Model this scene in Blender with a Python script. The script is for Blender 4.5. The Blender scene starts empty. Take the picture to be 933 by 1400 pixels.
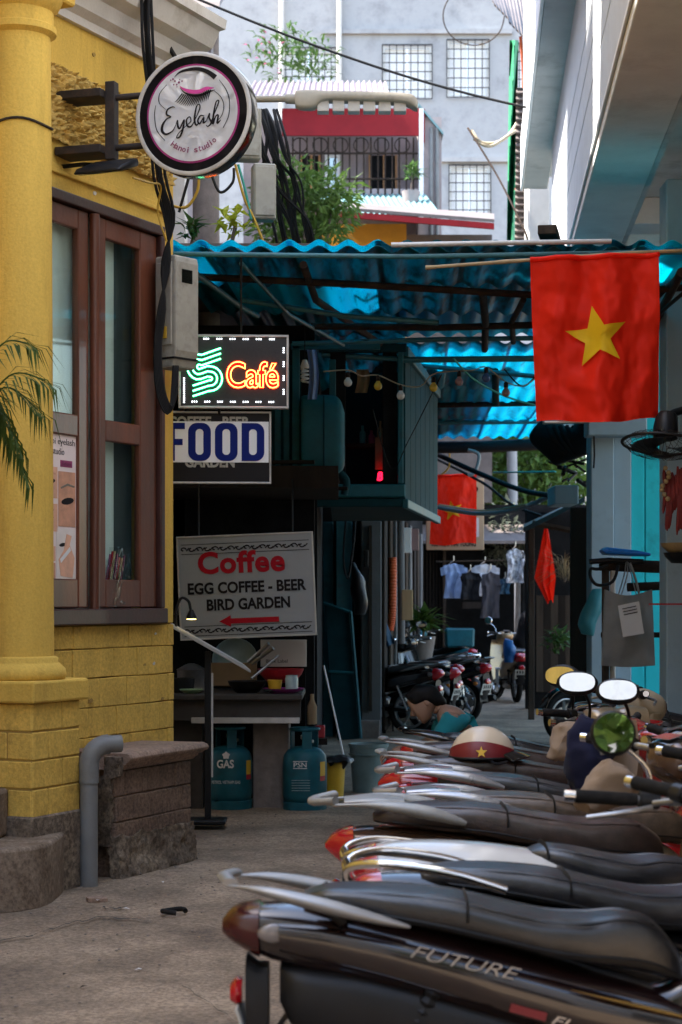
import bpy, bmesh, math, random
from mathutils import Vector, Matrix, noise
random.seed(7)
R = math.radians
scene = bpy.context.scene

# ------------------------------------------------------------------ camera, sky, sun, exposure
FPX, CX, HY, EYE = 2600.0, 466.5, 820.0, 1.5          # focal length and horizon of the photograph, in its pixels
cam_data = bpy.data.cameras.new('camera')
cam = bpy.data.objects.new('camera', cam_data)
scene.collection.objects.link(cam)
cam.location = (0, 0, EYE)
cam.rotation_euler = (R(90), 0, 0)
cam_data.sensor_fit = 'VERTICAL'
cam_data.sensor_height = 36.0
cam_data.lens = FPX / 1400 * 36.0
cam_data.shift_y = (HY - 700) / 1400
cam_data.clip_end = 1000
cam_data.dof.use_dof = True
cam_data.dof.focus_distance = 10.8
cam_data.dof.aperture_fstop = 5.0
scene.camera = cam

SUN = Vector((-0.52, -0.03, 0.853)).normalized()
world = bpy.data.worlds.new('World')
scene.world = world
world.use_nodes = True
wn = world.node_tree.nodes
sky = wn.new('ShaderNodeTexSky')
sky.sky_type = 'NISHITA'
sky.sun_disc = False
sky.sun_elevation = math.asin(SUN.z)
sky.sun_rotation = math.atan2(SUN.x, SUN.y)
sky.air_density = 1.3
sky.dust_density = 1.5
world.node_tree.links.new(sky.outputs[0], wn['Background'].inputs[0])
wn['Background'].inputs[1].default_value = 0.15
sun_data = bpy.data.lights.new('sun', 'SUN')
sun_data.energy = 4.0
sun_data.angle = R(0.6)
sun_data.color = (1.0, 0.94, 0.85)
sun = bpy.data.objects.new('sun', sun_data)
sun.rotation_euler = SUN.to_track_quat('Z', 'Y').to_euler()
sun.location = (-10, 5, 30)
scene.collection.objects.link(sun)
scene.view_settings.view_transform = 'Standard'
scene.view_settings.look = 'None'
scene.view_settings.gamma = 1
scene.view_settings.exposure = 2.36
scene.cycles.use_denoising = True
scene.cycles.max_bounces = 8
scene.cycles.transparent_max_bounces = 16
scene.cycles.sample_clamp_indirect = 6

# ------------------------------------------------------------------ helpers
def P(u, v, d):
    """point seen at photograph pixel (u, v) standing d metres in front of the camera"""
    return Vector(((u - CX) / FPX * d, d, EYE - (v - HY) / FPX * d))

def ss(a, b, x):
    x = max(0.0, min(1.0, (x - a) / (b - a))); return x * x * (3 - 2 * x)

def cr(pts, n):
    """Catmull-Rom resampling of a list of tuples to n+1 samples"""
    pts = [tuple(p) for p in pts]
    m = len(pts) - 1
    out = []
    for i in range(n + 1):
        t = i / n * m
        k = min(int(t), m - 1); f = t - k
        p0, p1, p2, p3 = pts[max(k - 1, 0)], pts[k], pts[k + 1], pts[min(k + 2, m)]
        out.append(tuple(0.5 * (2 * b + (c - a) * f + (2 * a - 5 * b + 4 * c - d) * f * f + (3 * b - a - 3 * c + d) * f ** 3)
                         for a, b, c, d in zip(p0, p1, p2, p3)))
    return out

def lerp_tab(tab, x):
    if x <= tab[0][0]: return tab[0][1]
    for (a, b), (c, d) in zip(tab, tab[1:]):
        if x <= c: return b + (d - b) * ss(0, 1, (x - a) / (c - a)) if False else b + (d - b) * (x - a) / (c - a)
    return tab[-1][1]

class MB:
    def __init__(s): s.v = []; s.f = []; s.mi = []; s.m = 0
    def add(s, vs, fs):
        o = len(s.v); s.v += [Vector(p) for p in vs]
        for f in fs: s.f.append([i + o for i in f]); s.mi.append(s.m)
        return s
    def box(s, c, size, rz=0.0, M=None):
        hx, hy, hz = size[0] / 2, size[1] / 2, size[2] / 2
        vs = [Vector((x, y, z)) for x in (-hx, hx) for y in (-hy, hy) for z in (-hz, hz)]
        rot = M if M is not None else Matrix.Rotation(rz, 3, 'Z')
        c = Vector(c)
        return s.add([c + rot @ p for p in vs], [(0, 1, 3, 2), (4, 6, 7, 5), (0, 4, 5, 1), (2, 3, 7, 6), (0, 2, 6, 4), (1, 5, 7, 3)])
    def span(s, a, b):
        return s.box([(a[i] + b[i]) / 2 for i in range(3)], [abs(b[i] - a[i]) for i in range(3)])
    def tube(s, path, r=0.01, n=8, flat=1.0, cap=True, close=False, up=None):
        path = [Vector(p) for p in path]; m = len(path)
        rs = r if isinstance(r, (list, tuple)) else [r] * m
        vs = []; nrm = None
        for i, p in enumerate(path):
            if close: t = path[(i + 1) % m] - path[i - 1]
            else: t = path[min(i + 1, m - 1)] - path[max(i - 1, 0)]
            t = t.normalized() if t.length > 1e-9 else Vector((0, 0, 1))
            if nrm is None:
                u = Vector(up) if up else (Vector((0, 0, 1)) if abs(t.z) < 0.9 else Vector((1, 0, 0)))
                nrm = (u - t * u.dot(t)).normalized()
            else:
                nrm = nrm - t * nrm.dot(t)
                nrm = nrm.normalized() if nrm.length > 1e-6 else t.orthogonal().normalized()
            b = t.cross(nrm)
            for k in range(n):
                a = 2 * math.pi * k / n
                vs.append(p + nrm * (math.sin(a) * rs[i] * flat) + b * (math.cos(a) * rs[i]))
        fs = []
        for i in range(m if close else m - 1):
            j = (i + 1) % m
            for k in range(n):
                fs.append((i * n + k, i * n + (k + 1) % n, j * n + (k + 1) % n, j * n + k))
        if cap and not close: fs += [tuple(range(n))[::-1], tuple((m - 1) * n + k for k in range(n))]
        return s.add(vs, fs)
    def cyl(s, a, b, r, n=16, r2=None):
        return s.tube([a, b], [r, r if r2 is None else r2], n)
    def lathe(s, prof, c=(0, 0, 0), n=24, M=None):
        c = Vector(c); vs = []; fs = []; m = len(prof)
        for r, z in prof:
            for k in range(n):
                a = 2 * math.pi * k / n
                p = Vector((r * math.cos(a), r * math.sin(a), z))
                vs.append(c + (M @ p if M is not None else p))
        for i in range(m - 1):
            for k in range(n):
                fs.append((i * n + k, i * n + (k + 1) % n, (i + 1) * n + (k + 1) % n, (i + 1) * n + k))
        if prof[0][0] > 1e-5: fs.append(tuple(range(n))[::-1])
        if prof[-1][0] > 1e-5: fs.append(tuple((m - 1) * n + k for k in range(n)))
        return s.add(vs, fs)
    def loft(s, st, n=20, e=2.6, res=None, axis=0):
        """st: stations (x, yc, ztop, zbot, halfwidth); superellipse cross-sections along x"""
        if res: st = cr(st, res)
        vs = []; m = len(st)
        for x, yc, zt, zb, hw in st:
            zc, hh = (zt + zb) / 2, max((zt - zb) / 2, 1e-4)
            for k in range(n):
                a = 2 * math.pi * k / n; ca, sa = math.cos(a), math.sin(a)
                y = yc + hw * math.copysign(abs(ca) ** (2 / e), ca); z = zc + hh * math.copysign(abs(sa) ** (2 / e), sa)
                vs.append((x, y, z) if axis == 0 else (y, x, z) if axis == 1 else (z, y, x))
        fs = [tuple(range(n))[::-1], tuple((m - 1) * n + k for k in range(n))]
        for i in range(m - 1):
            for k in range(n): fs.append((i * n + k, i * n + (k + 1) % n, (i + 1) * n + (k + 1) % n, (i + 1) * n + k))
        return s.add(vs, fs)
    def prism(s, poly, o, u, w, t):
        """polygon in the plane (o; u, w) thickened by vector t"""
        o, u, w, t = Vector(o), Vector(u), Vector(w), Vector(t); n = len(poly)
        a = [o + u * x + w * y for x, y in poly]
        return s.add(a + [p + t for p in a], [tuple(range(n))[::-1], tuple(range(n, 2 * n))] + [(i, (i + 1) % n, n + (i + 1) % n, n + i) for i in range(n)])
    def grid(s, fn, nu, nv, thick=None):
        vs = [fn(i / nu, j / nv) for i in range(nu + 1) for j in range(nv + 1)]
        fs = [(i * (nv + 1) + j, (i + 1) * (nv + 1) + j, (i + 1) * (nv + 1) + j + 1, i * (nv + 1) + j + 1) for i in range(nu) for j in range(nv)]
        if thick is not None:
            t = Vector(thick); N = len(vs); vs = [Vector(p) for p in vs]; vs += [p + t for p in vs]
            fs += [tuple(i + N for i in f[::-1]) for f in fs]
            rim = [i * (nv + 1) for i in range(nu + 1)] + [nu * (nv + 1) + j for j in range(1, nv + 1)] + [i * (nv + 1) + nv for i in range(nu - 1, -1, -1)] + list(range(nv - 1, 0, -1))
            for a, b in zip(rim, rim[1:] + rim[:1]): fs.append((b, a, a + N, b + N))
        return s.add(vs, fs)
    def sphere(s, c, r, n=12, m=8, sc=(1, 1, 1)):
        prof = [(math.sin(math.pi * i / m) * 1.0, -math.cos(math.pi * i / m)) for i in range(m + 1)]
        prof[0] = (1e-6, -1); prof[-1] = (1e-6, 1)
        c = Vector(c); vs = []; fs = []
        for rr, z in prof:
            for k in range(n):
                a = 2 * math.pi * k / n
                vs.append(c + Vector((rr * math.cos(a) * r * sc[0], rr * math.sin(a) * r * sc[1], z * r * sc[2])))
        for i in range(m):
            for k in range(n): fs.append((i * n + k, i * n + (k + 1) % n, (i + 1) * n + (k + 1) % n, (i + 1) * n + k))
        return s.add(vs, fs)
    def xf(s, M, start=0):
        for i in range(start, len(s.v)): s.v[i] = M @ s.v[i]
        return s
    def jitter(s, amp, sc=3.0, start=0, seed=0):
        for i in range(start, len(s.v)):
            p = s.v[i]; q = p * sc + Vector((seed, seed * 1.7, 0)); s.v[i] = p + noise.noise_vector(q) * amp
        return s
    def build(s, name, mats, parent=None, world=False, smooth=None, bevel=0.0, sub=0, origin=True, bseg=1):
        """parent given: vertices are in the parent's frame (or in world coordinates when world=True)"""
        vs = s.v
        loc = None
        if parent is not None:
            if world:
                inv = frame(parent).inverted(); vs = [inv @ p for p in vs]
        elif origin and vs:
            xs = [p.x for p in vs]; ys = [p.y for p in vs]
            loc = Vector(((min(xs) + max(xs)) / 2, (min(ys) + max(ys)) / 2, min(p.z for p in vs)))
            vs = [p - loc for p in vs]
        me = bpy.data.meshes.new(name)
        me.from_pydata([tuple(p) for p in vs], [], s.f)
        if not isinstance(mats, (list, tuple)): mats = [mats]
        for m in mats: me.materials.append(M_(m))
        if len(mats) > 1: me.polygons.foreach_set('material_index', s.mi)
        bm = bmesh.new(); bm.from_mesh(me); bmesh.ops.recalc_face_normals(bm, faces=bm.faces); bm.to_mesh(me); bm.free()
        if smooth:
            me.polygons.foreach_set('use_smooth', [True] * len(me.polygons))
            me.set_sharp_from_angle(angle=R(smooth))
        ob = bpy.data.objects.new(name, me)
        scene.collection.objects.link(ob)
        if parent is not None: ob.parent = parent
        if loc is not None: ob.location = loc
        if bevel:
            b = ob.modifiers.new('bevel', 'BEVEL'); b.width = bevel; b.segments = bseg; b.limit_method = 'ANGLE'; b.angle_limit = R(40)
        if sub:
            b = ob.modifiers.new('sub', 'SUBSURF'); b.levels = sub; b.render_levels = sub
        return ob

def frame(o):
    M = Matrix.Identity(4)
    while o is not None:
        M = (Matrix.Translation(o.location) @ o.rotation_euler.to_matrix().to_4x4()) @ M
        o = o.parent
    return M

def tag(o, label, cat, group=None, kind=None):
    o['label'] = label; o['category'] = cat
    if group: o['group'] = group
    o['kind'] = kind or 'thing'
    return o
def struct(o, label=None, cat=None):
    o['kind'] = 'structure'
    if label: o['label'] = label; o['category'] = cat
    return o
def thing(name, loc, rz, label, cat, group=None):
    o = bpy.data.objects.new(name, None)
    o.empty_display_size = 0.1
    scene.collection.objects.link(o)
    o.location = loc; o.rotation_euler = (0, 0, rz)
    return tag(o, label, cat, group)

# ------------------------------------------------------------------ materials
_M = {}
def M_(m): return _M[m] if isinstance(m, str) else m
def mat(name, col, rough=0.6, metal=0.0, var=0.18, scale=5.0, bump=0.0, bscale=60.0, dirt=None, damt=0.4, dscale=2.5, coat=0.0, spec=0.5, emit=0.0, ecol=None, streak=False, sheen=0.0, detail=6.0, speck=0.0, speck_amt=0.3):
    m = bpy.data.materials.new(name); m.use_nodes = True; _M[name] = m
    nt = m.node_tree; N = nt.nodes; L = nt.links; b = N['Principled BSDF']
    b.inputs['Roughness'].default_value = rough; b.inputs['Metallic'].default_value = metal
    b.inputs['Specular IOR Level'].default_value = spec
    if coat: b.inputs['Coat Weight'].default_value = coat; b.inputs['Coat Roughness'].default_value = 0.06
    if sheen: b.inputs['Sheen Weight'].default_value = sheen
    tc = N.new('ShaderNodeTexCoord'); geo = None
    co = tc.outputs['Object']
    if var > 0 or dirt:
        n1 = N.new('ShaderNodeTexNoise'); n1.inputs['Scale'].default_value = scale; n1.inputs['Detail'].default_value = detail; n1.inputs['Roughness'].default_value = 0.65
        if streak:
            mp = N.new('ShaderNodeMapping'); mp.inputs['Scale'].default_value = (1, 1, 0.12); L.new(co, mp.inputs[0]); L.new(mp.outputs[0], n1.inputs['Vector'])
        else: L.new(co, n1.inputs['Vector'])
        rmp = N.new('ShaderNodeMapRange'); rmp.inputs[1].default_value = 0.3; rmp.inputs[2].default_value = 0.7
        L.new(n1.outputs[0], rmp.inputs[0])
        mx = N.new('ShaderNodeMix'); mx.data_type = 'RGBA'
        mx.inputs[6].default_value = (*[max(0, c * (1 - var)) for c in col], 1); mx.inputs[7].default_value = (*[min(1, c * (1 + var)) for c in col], 1)
        L.new(rmp.outputs[0], mx.inputs[0]); out = mx.outputs[2]
        if dirt:
            n2 = N.new('ShaderNodeTexNoise'); n2.inputs['Scale'].default_value = dscale; n2.inputs['Detail'].default_value = 8; n2.inputs['Roughness'].default_value = 0.7
            if streak: L.new(mp.outputs[0], n2.inputs['Vector'])
            else: L.new(co, n2.inputs['Vector'])
            r2 = N.new('ShaderNodeMapRange'); r2.inputs[1].default_value = 0.62 - 0.3 * damt; r2.inputs[2].default_value = 0.78 - 0.2 * damt; r2.inputs[4].default_value = min(1.0, 0.45 + damt * .6)
            L.new(n2.outputs[0], r2.inputs[0])
            m2 = N.new('ShaderNodeMix'); m2.data_type = 'RGBA'; m2.inputs[7].default_value = (*dirt, 1)
            L.new(r2.outputs[0], m2.inputs[0]); L.new(out, m2.inputs[6]); out = m2.outputs[2]
        if speck:
            n4 = N.new('ShaderNodeTexNoise'); n4.inputs['Scale'].default_value = speck; n4.inputs['Detail'].default_value = 3; n4.inputs['Roughness'].default_value = 0.7
            L.new(co, n4.inputs['Vector'])
            r4 = N.new('ShaderNodeMapRange'); r4.inputs[1].default_value = 0.36; r4.inputs[2].default_value = 0.64; r4.inputs[3].default_value = 1 - speck_amt; r4.inputs[4].default_value = 1 + speck_amt
            L.new(n4.outputs[0], r4.inputs[0])
            m4 = N.new('ShaderNodeMix'); m4.data_type = 'RGBA'; m4.blend_type = 'MULTIPLY'; m4.inputs[0].default_value = 1.0
            L.new(out, m4.inputs[6]); L.new(r4.outputs[0], m4.inputs[7]); out = m4.outputs[2]
        L.new(out, b.inputs['Base Color'])
        rr = N.new('ShaderNodeMapRange'); rr.inputs[3].default_value = max(0.02, rough * 0.85); rr.inputs[4].default_value = min(1, rough * 1.2)
        L.new(n1.outputs[0], rr.inputs[0]); L.new(rr.outputs[0], b.inputs['Roughness'])
    else: b.inputs['Base Color'].default_value = (*col, 1)
    if bump:
        n3 = N.new('ShaderNodeTexNoise'); n3.inputs['Scale'].default_value = bscale; n3.inputs['Detail'].default_value = 5
        L.new(co, n3.inputs['Vector'])
        bp = N.new('ShaderNodeBump'); bp.inputs['Strength'].default_value = min(1, bump); bp.inputs['Distance'].default_value = 0.01
        L.new(n3.outputs[0], bp.inputs['Height']); L.new(bp.outputs[0], b.inputs['Normal'])
    if emit:
        b.inputs['Emission Color'].default_value = (*(ecol or col), 1); b.inputs['Emission Strength'].default_value = emit
    return m

def sheet_mat(name, col, tl=0.55, tp=0.05, dirt=(0.03, 0.05, 0.05), damt=0.4):
    """dirty translucent corrugated plastic"""
    m = bpy.data.materials.new(name); m.use_nodes = True; _M[name] = m
    nt = m.node_tree; N = nt.nodes; L = nt.links; b = N['Principled BSDF']
    b.inputs['Roughness'].default_value = 0.35
    tc = N.new('ShaderNodeTexCoord'); mp = N.new('ShaderNodeMapping'); mp.inputs['Scale'].default_value = (9, 0.9, 1)
    L.new(tc.outputs['Object'], mp.inputs[0])
    n1 = N.new('ShaderNodeTexNoise'); n1.inputs['Scale'].default_value = 1.5; n1.inputs['Detail'].default_value = 7; n1.inputs['Roughness'].default_value = 0.7
    L.new(mp.outputs[0], n1.inputs['Vector'])
    r = N.new('ShaderNodeMapRange'); r.inputs[1].default_value = 0.68 - 0.3 * damt; r.inputs[2].default_value = 0.86 - 0.25 * damt; r.inputs[4].default_value = 0.9
    L.new(n1.outputs[0], r.inputs[0])
    mx = N.new('ShaderNodeMix'); mx.data_type = 'RGBA'; mx.inputs[6].default_value = (*col, 1); mx.inputs[7].default_value = (*dirt, 1)
    L.new(r.outputs[0], mx.inputs[0])
    L.new(mx.outputs[2], b.inputs['Base Color'])
    t = N.new('ShaderNodeBsdfTranslucent'); L.new(mx.outputs[2], t.inputs[0])
    t2 = N.new('ShaderNodeBsdfTransparent'); L.new(mx.outputs[2], t2.inputs[0])
    s1 = N.new('ShaderNodeMixShader'); s1.inputs[0].default_value = tl; L.new(b.outputs[0], s1.inputs[1]); L.new(t.outputs[0], s1.inputs[2])
    s2 = N.new('ShaderNodeMixShader'); s2.inputs[0].default_value = tp; L.new(s1.outputs[0], s2.inputs[1]); L.new(t2.outputs[0], s2.inputs[2])
    L.new(s2.outputs[0], N['Material Output'].inputs[0])
    return m

def glass_mat(name, tint=(0.8, 0.88, 0.86), refl=0.25, rough=0.03):
    m = bpy.data.materials.new(name); m.use_nodes = True; _M[name] = m
    nt = m.node_tree; N = nt.nodes; L = nt.links; N.remove(N['Principled BSDF'])
    t = N.new('ShaderNodeBsdfTransparent'); t.inputs[0].default_value = (*tint, 1)
    g = N.new('ShaderNodeBsdfGlossy'); g.inputs['Roughness'].default_value = rough; g.inputs[0].default_value = (0.9, 0.95, 0.95, 1)
    fr = N.new('ShaderNodeLayerWeight'); fr.inputs[0].default_value = 0.5
    pw_ = N.new('ShaderNodeMath'); pw_.operation = 'POWER'; pw_.inputs[1].default_value = 5.0; L.new(fr.outputs['Facing'], pw_.inputs[0])
    mr = N.new('ShaderNodeMapRange'); mr.inputs[3].default_value = refl * 0.5; mr.inputs[4].default_value = 0.9; L.new(pw_.outputs[0], mr.inputs[0])
    x = N.new('ShaderNodeMixShader'); L.new(mr.outputs[0], x.inputs[0]); L.new(t.outputs[0], x.inputs[1]); L.new(g.outputs[0], x.inputs[2])
    L.new(x.outputs[0], N['Material Output'].inputs[0])
    return m

def cloth_mat(name, col, tl=0.35, var=0.12, rough=0.75, wave=False, sheen=0.1, spec=0.2):
    m = mat(name, col, rough, var=var, scale=8, bump=0.15, bscale=220, sheen=sheen, spec=spec)
    nt = m.node_tree; N = nt.nodes; L = nt.links
    t = N.new('ShaderNodeBsdfTranslucent'); t.inputs[0].default_value = (*col, 1)
    x = N.new('ShaderNodeMixShader'); x.inputs[0].default_value = tl
    L.new(N['Principled BSDF'].outputs[0], x.inputs[1]); L.new(t.outputs[0], x.inputs[2]); L.new(x.outputs[0], N['Material Output'].inputs[0])
    return m

def leaf_mat(name, col, tl=0.35, var=0.45, scale=2.0):
    m = cloth_mat(name, col, tl, var, 0.5, sheen=0)
    return m

def emit_mat(name, col, s):
    m = bpy.data.materials.new(name); m.use_nodes = True; _M[name] = m
    b = m.node_tree.nodes['Principled BSDF']; b.inputs['Base Color'].default_value = (*col, 1)
    b.inputs['Emission Color'].default_value = (*col, 1); b.inputs['Emission Strength'].default_value = s
    return m

mat('asphalt', (0.265, 0.195, 0.135), 0.9, var=0.45, scale=1.9, bump=0.8, bscale=70, dirt=(0.115, 0.083, 0.06), damt=0.55, dscale=1.1, detail=12, spec=0.25, speck=55, speck_amt=0.35)
mat('asphalt_patch', (0.11, 0.085, 0.068), 0.9, var=0.4, scale=5, bump=0.8, bscale=90, dirt=(0.17, 0.13, 0.1), damt=0.4, dscale=3, detail=12, spec=0.25)
mat('crack', (0.03, 0.025, 0.02), 0.95)
mat('yellow', (0.68, 0.44, 0.09), 0.85, var=0.14, scale=2.2, bump=0.35, bscale=55, dirt=(0.40, 0.24, 0.05), damt=0.36, dscale=4.5, streak=True, spec=0.2, speck=70, speck_amt=0.06)
mat('yellow_rough', (0.60, 0.40, 0.11), 0.9, var=0.3, scale=14, bump=0.8, bscale=45, dirt=(0.30, 0.18, 0.05), damt=0.35, dscale=18)
mat('yellow_brick_dirty', (0.46, 0.28, 0.07), 0.85, var=0.3, scale=5, bump=0.5, bscale=60, dirt=(0.15, 0.105, 0.06), damt=0.6, dscale=4, spec=0.2)
mat('yellow_brick', (0.64, 0.41, 0.09), 0.82, speck=50, speck_amt=0.14, spec=0.2, var=0.16, scale=5, bump=0.35, bscale=60, dirt=(0.22, 0.14, 0.04), damt=0.28, dscale=4)
mat('mortar', (0.34, 0.21, 0.05), 0.9, bump=0.3)
mat('plaster_grey', (0.15, 0.115, 0.085), 0.9, speck=40, speck_amt=0.4, spec=0.15, var=0.3, scale=4, bump=0.5, bscale=50, dirt=(0.30, 0.24, 0.17), damt=0.35, dscale=5)
mat('bench_stone', (0.17, 0.115, 0.085), 0.9, speck=50, speck_amt=0.35, spec=0.15, var=0.3, scale=6, bump=0.6, bscale=60, dirt=(0.09, 0.07, 0.06), damt=0.45, dscale=4)
mat('bench_cap', (0.28, 0.19, 0.14), 0.85, speck=50, speck_amt=0.25, spec=0.2, var=0.2, scale=6, bump=0.4, bscale=60, dirt=(0.12, 0.08, 0.06), damt=0.4, dscale=5)
mat('step_stone', (0.23, 0.175, 0.13), 0.9, speck=45, speck_amt=0.3, spec=0.15, var=0.25, scale=4, bump=0.4, bscale=60, dirt=(0.13, 0.09, 0.06), damt=0.7, dscale=5)
mat('wood_red', (0.135, 0.038, 0.017), 0.45, var=0.4, scale=6, bump=0.15, bscale=40, streak=True, coat=0.3, dirt=(0.05, 0.015, 0.01), damt=0.4)
mat('wood_dark', (0.05, 0.016, 0.012), 0.45, var=0.3, scale=6, bump=0.15, bscale=40, coat=0.2)
mat('wood_old', (0.05, 0.037, 0.028), 0.9, spec=0.15, var=0.4, scale=8, bump=0.4, bscale=60, streak=True)
mat('curtain', (0.78, 0.84, 0.80), 0.9, var=0.08, scale=3)
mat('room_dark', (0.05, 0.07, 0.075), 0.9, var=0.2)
mat('white_trim', (0.62, 0.59, 0.55), 0.7, var=0.12, scale=3, bump=0.2, dirt=(0.30, 0.25, 0.2), damt=0.3, dscale=3)
mat('black_metal', (0.009, 0.0085, 0.0085), 0.5, spec=0.3, metal=0.2, var=0.3, scale=20, bump=0.1)
mat('rust_black', (0.03, 0.022, 0.018), 0.7, metal=0.2, var=0.4, scale=20, dirt=(0.10, 0.045, 0.02), damt=0.35, dscale=10)
mat('pvc_grey', (0.17, 0.172, 0.168), 0.5, var=0.12, scale=6, dirt=(0.10, 0.085, 0.07), damt=0.35, dscale=4)
mat('meter_grey', (0.36, 0.34, 0.29), 0.6, var=0.15, scale=6, dirt=(0.14, 0.12, 0.09), damt=0.4, dscale=5)
mat('cable', (0.014, 0.014, 0.015), 0.75, var=0.2, spec=0.25)
mat('sign_white', (0.86, 0.85, 0.84), 0.7, spec=0.1, var=0)
mat('sign_black', (0.008, 0.006, 0.007), 0.5, spec=0.2, var=0.1)
mat('magenta', (0.55, 0.045, 0.26), 0.45, var=0.05)
mat('plum', (0.22, 0.03, 0.10), 0.5, var=0.05)
mat('ink', (0.012, 0.009, 0.011), 0.6, spec=0.2, var=0.05)
mat('alu', (0.30, 0.295, 0.29), 0.42, metal=0.7, var=0.12, scale=10, dirt=(0.25, 0.24, 0.22), damt=0.3)
mat('alu_frame', (0.52, 0.50, 0.47), 0.5, metal=0.3, var=0.15, scale=10, dirt=(0.2, 0.18, 0.15), damt=0.35)
mat('chrome', (0.78, 0.78, 0.80), 0.12, metal=1.0, var=0.04, scale=30)
mat('mirror', (0.92, 0.93, 0.94), 0.015, metal=1.0, var=0)
mat('steel', (0.42, 0.42, 0.42), 0.35, metal=0.9, var=0.15, scale=20)
mat('sign_face_dark', (0.016, 0.014, 0.014), 0.55, var=0.4, scale=60)
mat('food_blue', (0.004, 0.014, 0.15), 0.6, spec=0.15, var=0.06)
mat('red_ink', (0.42, 0.008, 0.02), 0.6, spec=0.15, var=0.08)
mat('coffee_panel', (0.36, 0.38, 0.40), 0.6, spec=0.2, var=0.05, dirt=(0.32, 0.33, 0.34), damt=0.2)
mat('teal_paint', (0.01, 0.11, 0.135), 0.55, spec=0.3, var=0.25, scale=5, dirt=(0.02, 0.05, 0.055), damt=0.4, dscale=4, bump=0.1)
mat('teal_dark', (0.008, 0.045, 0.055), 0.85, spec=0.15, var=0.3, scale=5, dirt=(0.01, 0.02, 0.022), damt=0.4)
mat('teal_steel', (0.03, 0.14, 0.16), 0.45, var=0.25, scale=6, dirt=(0.07, 0.05, 0.035), damt=0.3, dscale=8)
mat('gas_teal', (0.008, 0.085, 0.11), 0.5, spec=0.3, var=0.2, scale=8, dirt=(0.02, 0.05, 0.06), damt=0.35, dscale=7)
mat('rust_beam', (0.03, 0.019, 0.014), 0.8, spec=0.2, var=0.35, scale=15, dirt=(0.10, 0.06, 0.035), damt=0.35)
mat('tarp_dark', (0.009, 0.010, 0.012), 0.7, spec=0.2, var=0.3)
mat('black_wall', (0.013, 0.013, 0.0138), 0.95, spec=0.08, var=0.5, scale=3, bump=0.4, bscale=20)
mat('dark_wood', (0.020, 0.015, 0.012), 0.85, spec=0.15, var=0.4, scale=6, streak=True, bump=0.3)
mat('grey_wall', (0.13, 0.13, 0.13), 0.85, var=0.2, scale=2, bump=0.3, dirt=(0.10, 0.095, 0.09), damt=0.4, dscale=1.5)
mat('pale_wall', (0.58, 0.60, 0.63), 0.8, var=0.08, scale=2, bump=0.2, dirt=(0.40, 0.40, 0.40), damt=0.25, dscale=2)
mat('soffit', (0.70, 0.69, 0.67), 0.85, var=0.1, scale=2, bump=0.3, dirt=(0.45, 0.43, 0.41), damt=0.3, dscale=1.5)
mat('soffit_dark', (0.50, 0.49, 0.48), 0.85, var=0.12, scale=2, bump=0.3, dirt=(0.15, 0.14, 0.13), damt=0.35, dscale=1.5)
mat('bluegrey_wall', (0.30, 0.40, 0.46), 0.8, var=0.08, scale=3, dirt=(0.2, 0.25, 0.28), damt=0.2)
mat('turquoise', (0.03, 0.60, 0.68), 0.7, spec=0.2, var=0.1, scale=3, dirt=(0.02, 0.25, 0.28), damt=0.25, dscale=4)
mat('facade', (0.36, 0.365, 0.375), 0.9, var=0.3, scale=0.9, bump=0.3, bscale=8, dirt=(0.12, 0.12, 0.13), damt=0.55, dscale=0.9, streak=False)
mat('roof_red', (0.24, 0.016, 0.020), 0.7, spec=0.15, var=0.15, scale=2)
mat('roof_purple', (0.22, 0.17, 0.19), 0.5, var=0.25, scale=3)
mat('roof_teal', (0.12, 0.24, 0.25), 0.5, var=0.2, scale=3)
mat('roof_brown', (0.13, 0.105, 0.095), 0.6, var=0.25, scale=4)
mat('house_plaster', (0.33, 0.27, 0.26), 0.9, var=0.15, scale=2, dirt=(0.2, 0.16, 0.15), damt=0.3, dscale=1.5)
mat('orange_wall', (0.62, 0.27, 0.02), 0.8, var=0.1)
mat('wood_orange', (0.40, 0.20, 0.08), 0.6, var=0.2)
mat('white_paint', (0.78, 0.78, 0.78), 0.6, var=0.06)
mat('lamp_beige', (0.42, 0.38, 0.31), 0.5, var=0.12, scale=8, dirt=(0.2, 0.17, 0.13), damt=0.3)
mat('bark', (0.12, 0.09, 0.07), 0.9, var=0.35, scale=8, bump=0.7, bscale=30)
mat('bark_pale', (0.26, 0.24, 0.22), 0.9, var=0.3, scale=6, bump=0.5)
mat('orange_tube', (0.50, 0.09, 0.02), 0.6, var=0.15)
mat('yellow_plastic', (0.60, 0.36, 0.02), 0.5, var=0.1)
mat('wood_tan', (0.36, 0.25, 0.13), 0.7, var=0.2, scale=10, streak=True)
mat('black_plastic', (0.008, 0.008, 0.009), 0.45, spec=0.3, var=0.25, scale=15)
mat('black_gloss', (0.008, 0.008, 0.009), 0.18, var=0.2, scale=6, coat=0.5)
mat('rubber', (0.008, 0.0078, 0.0076), 0.85, spec=0.2, var=0.3, scale=20, dirt=(0.06, 0.05, 0.045), damt=0.4)
mat('seat_black', (0.010, 0.0098, 0.0105), 0.30, spec=0.7, var=0.25, scale=7, bump=0.14, bscale=170, speck=28, speck_amt=0.22, dirt=(0.05, 0.045, 0.04), damt=0.12, dscale=9)
mat('seat_grey', (0.021, 0.021, 0.024), 0.30, spec=0.7, var=0.25, scale=7, bump=0.14, bscale=170, speck=28, speck_amt=0.22, dirt=(0.05, 0.045, 0.04), damt=0.12, dscale=9)
mat('seat_brown', (0.040, 0.025, 0.020), 0.30, spec=0.7, var=0.25, scale=7, bump=0.14, bscale=170, speck=28, speck_amt=0.22, dirt=(0.05, 0.045, 0.04), damt=0.12, dscale=9)
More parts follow.
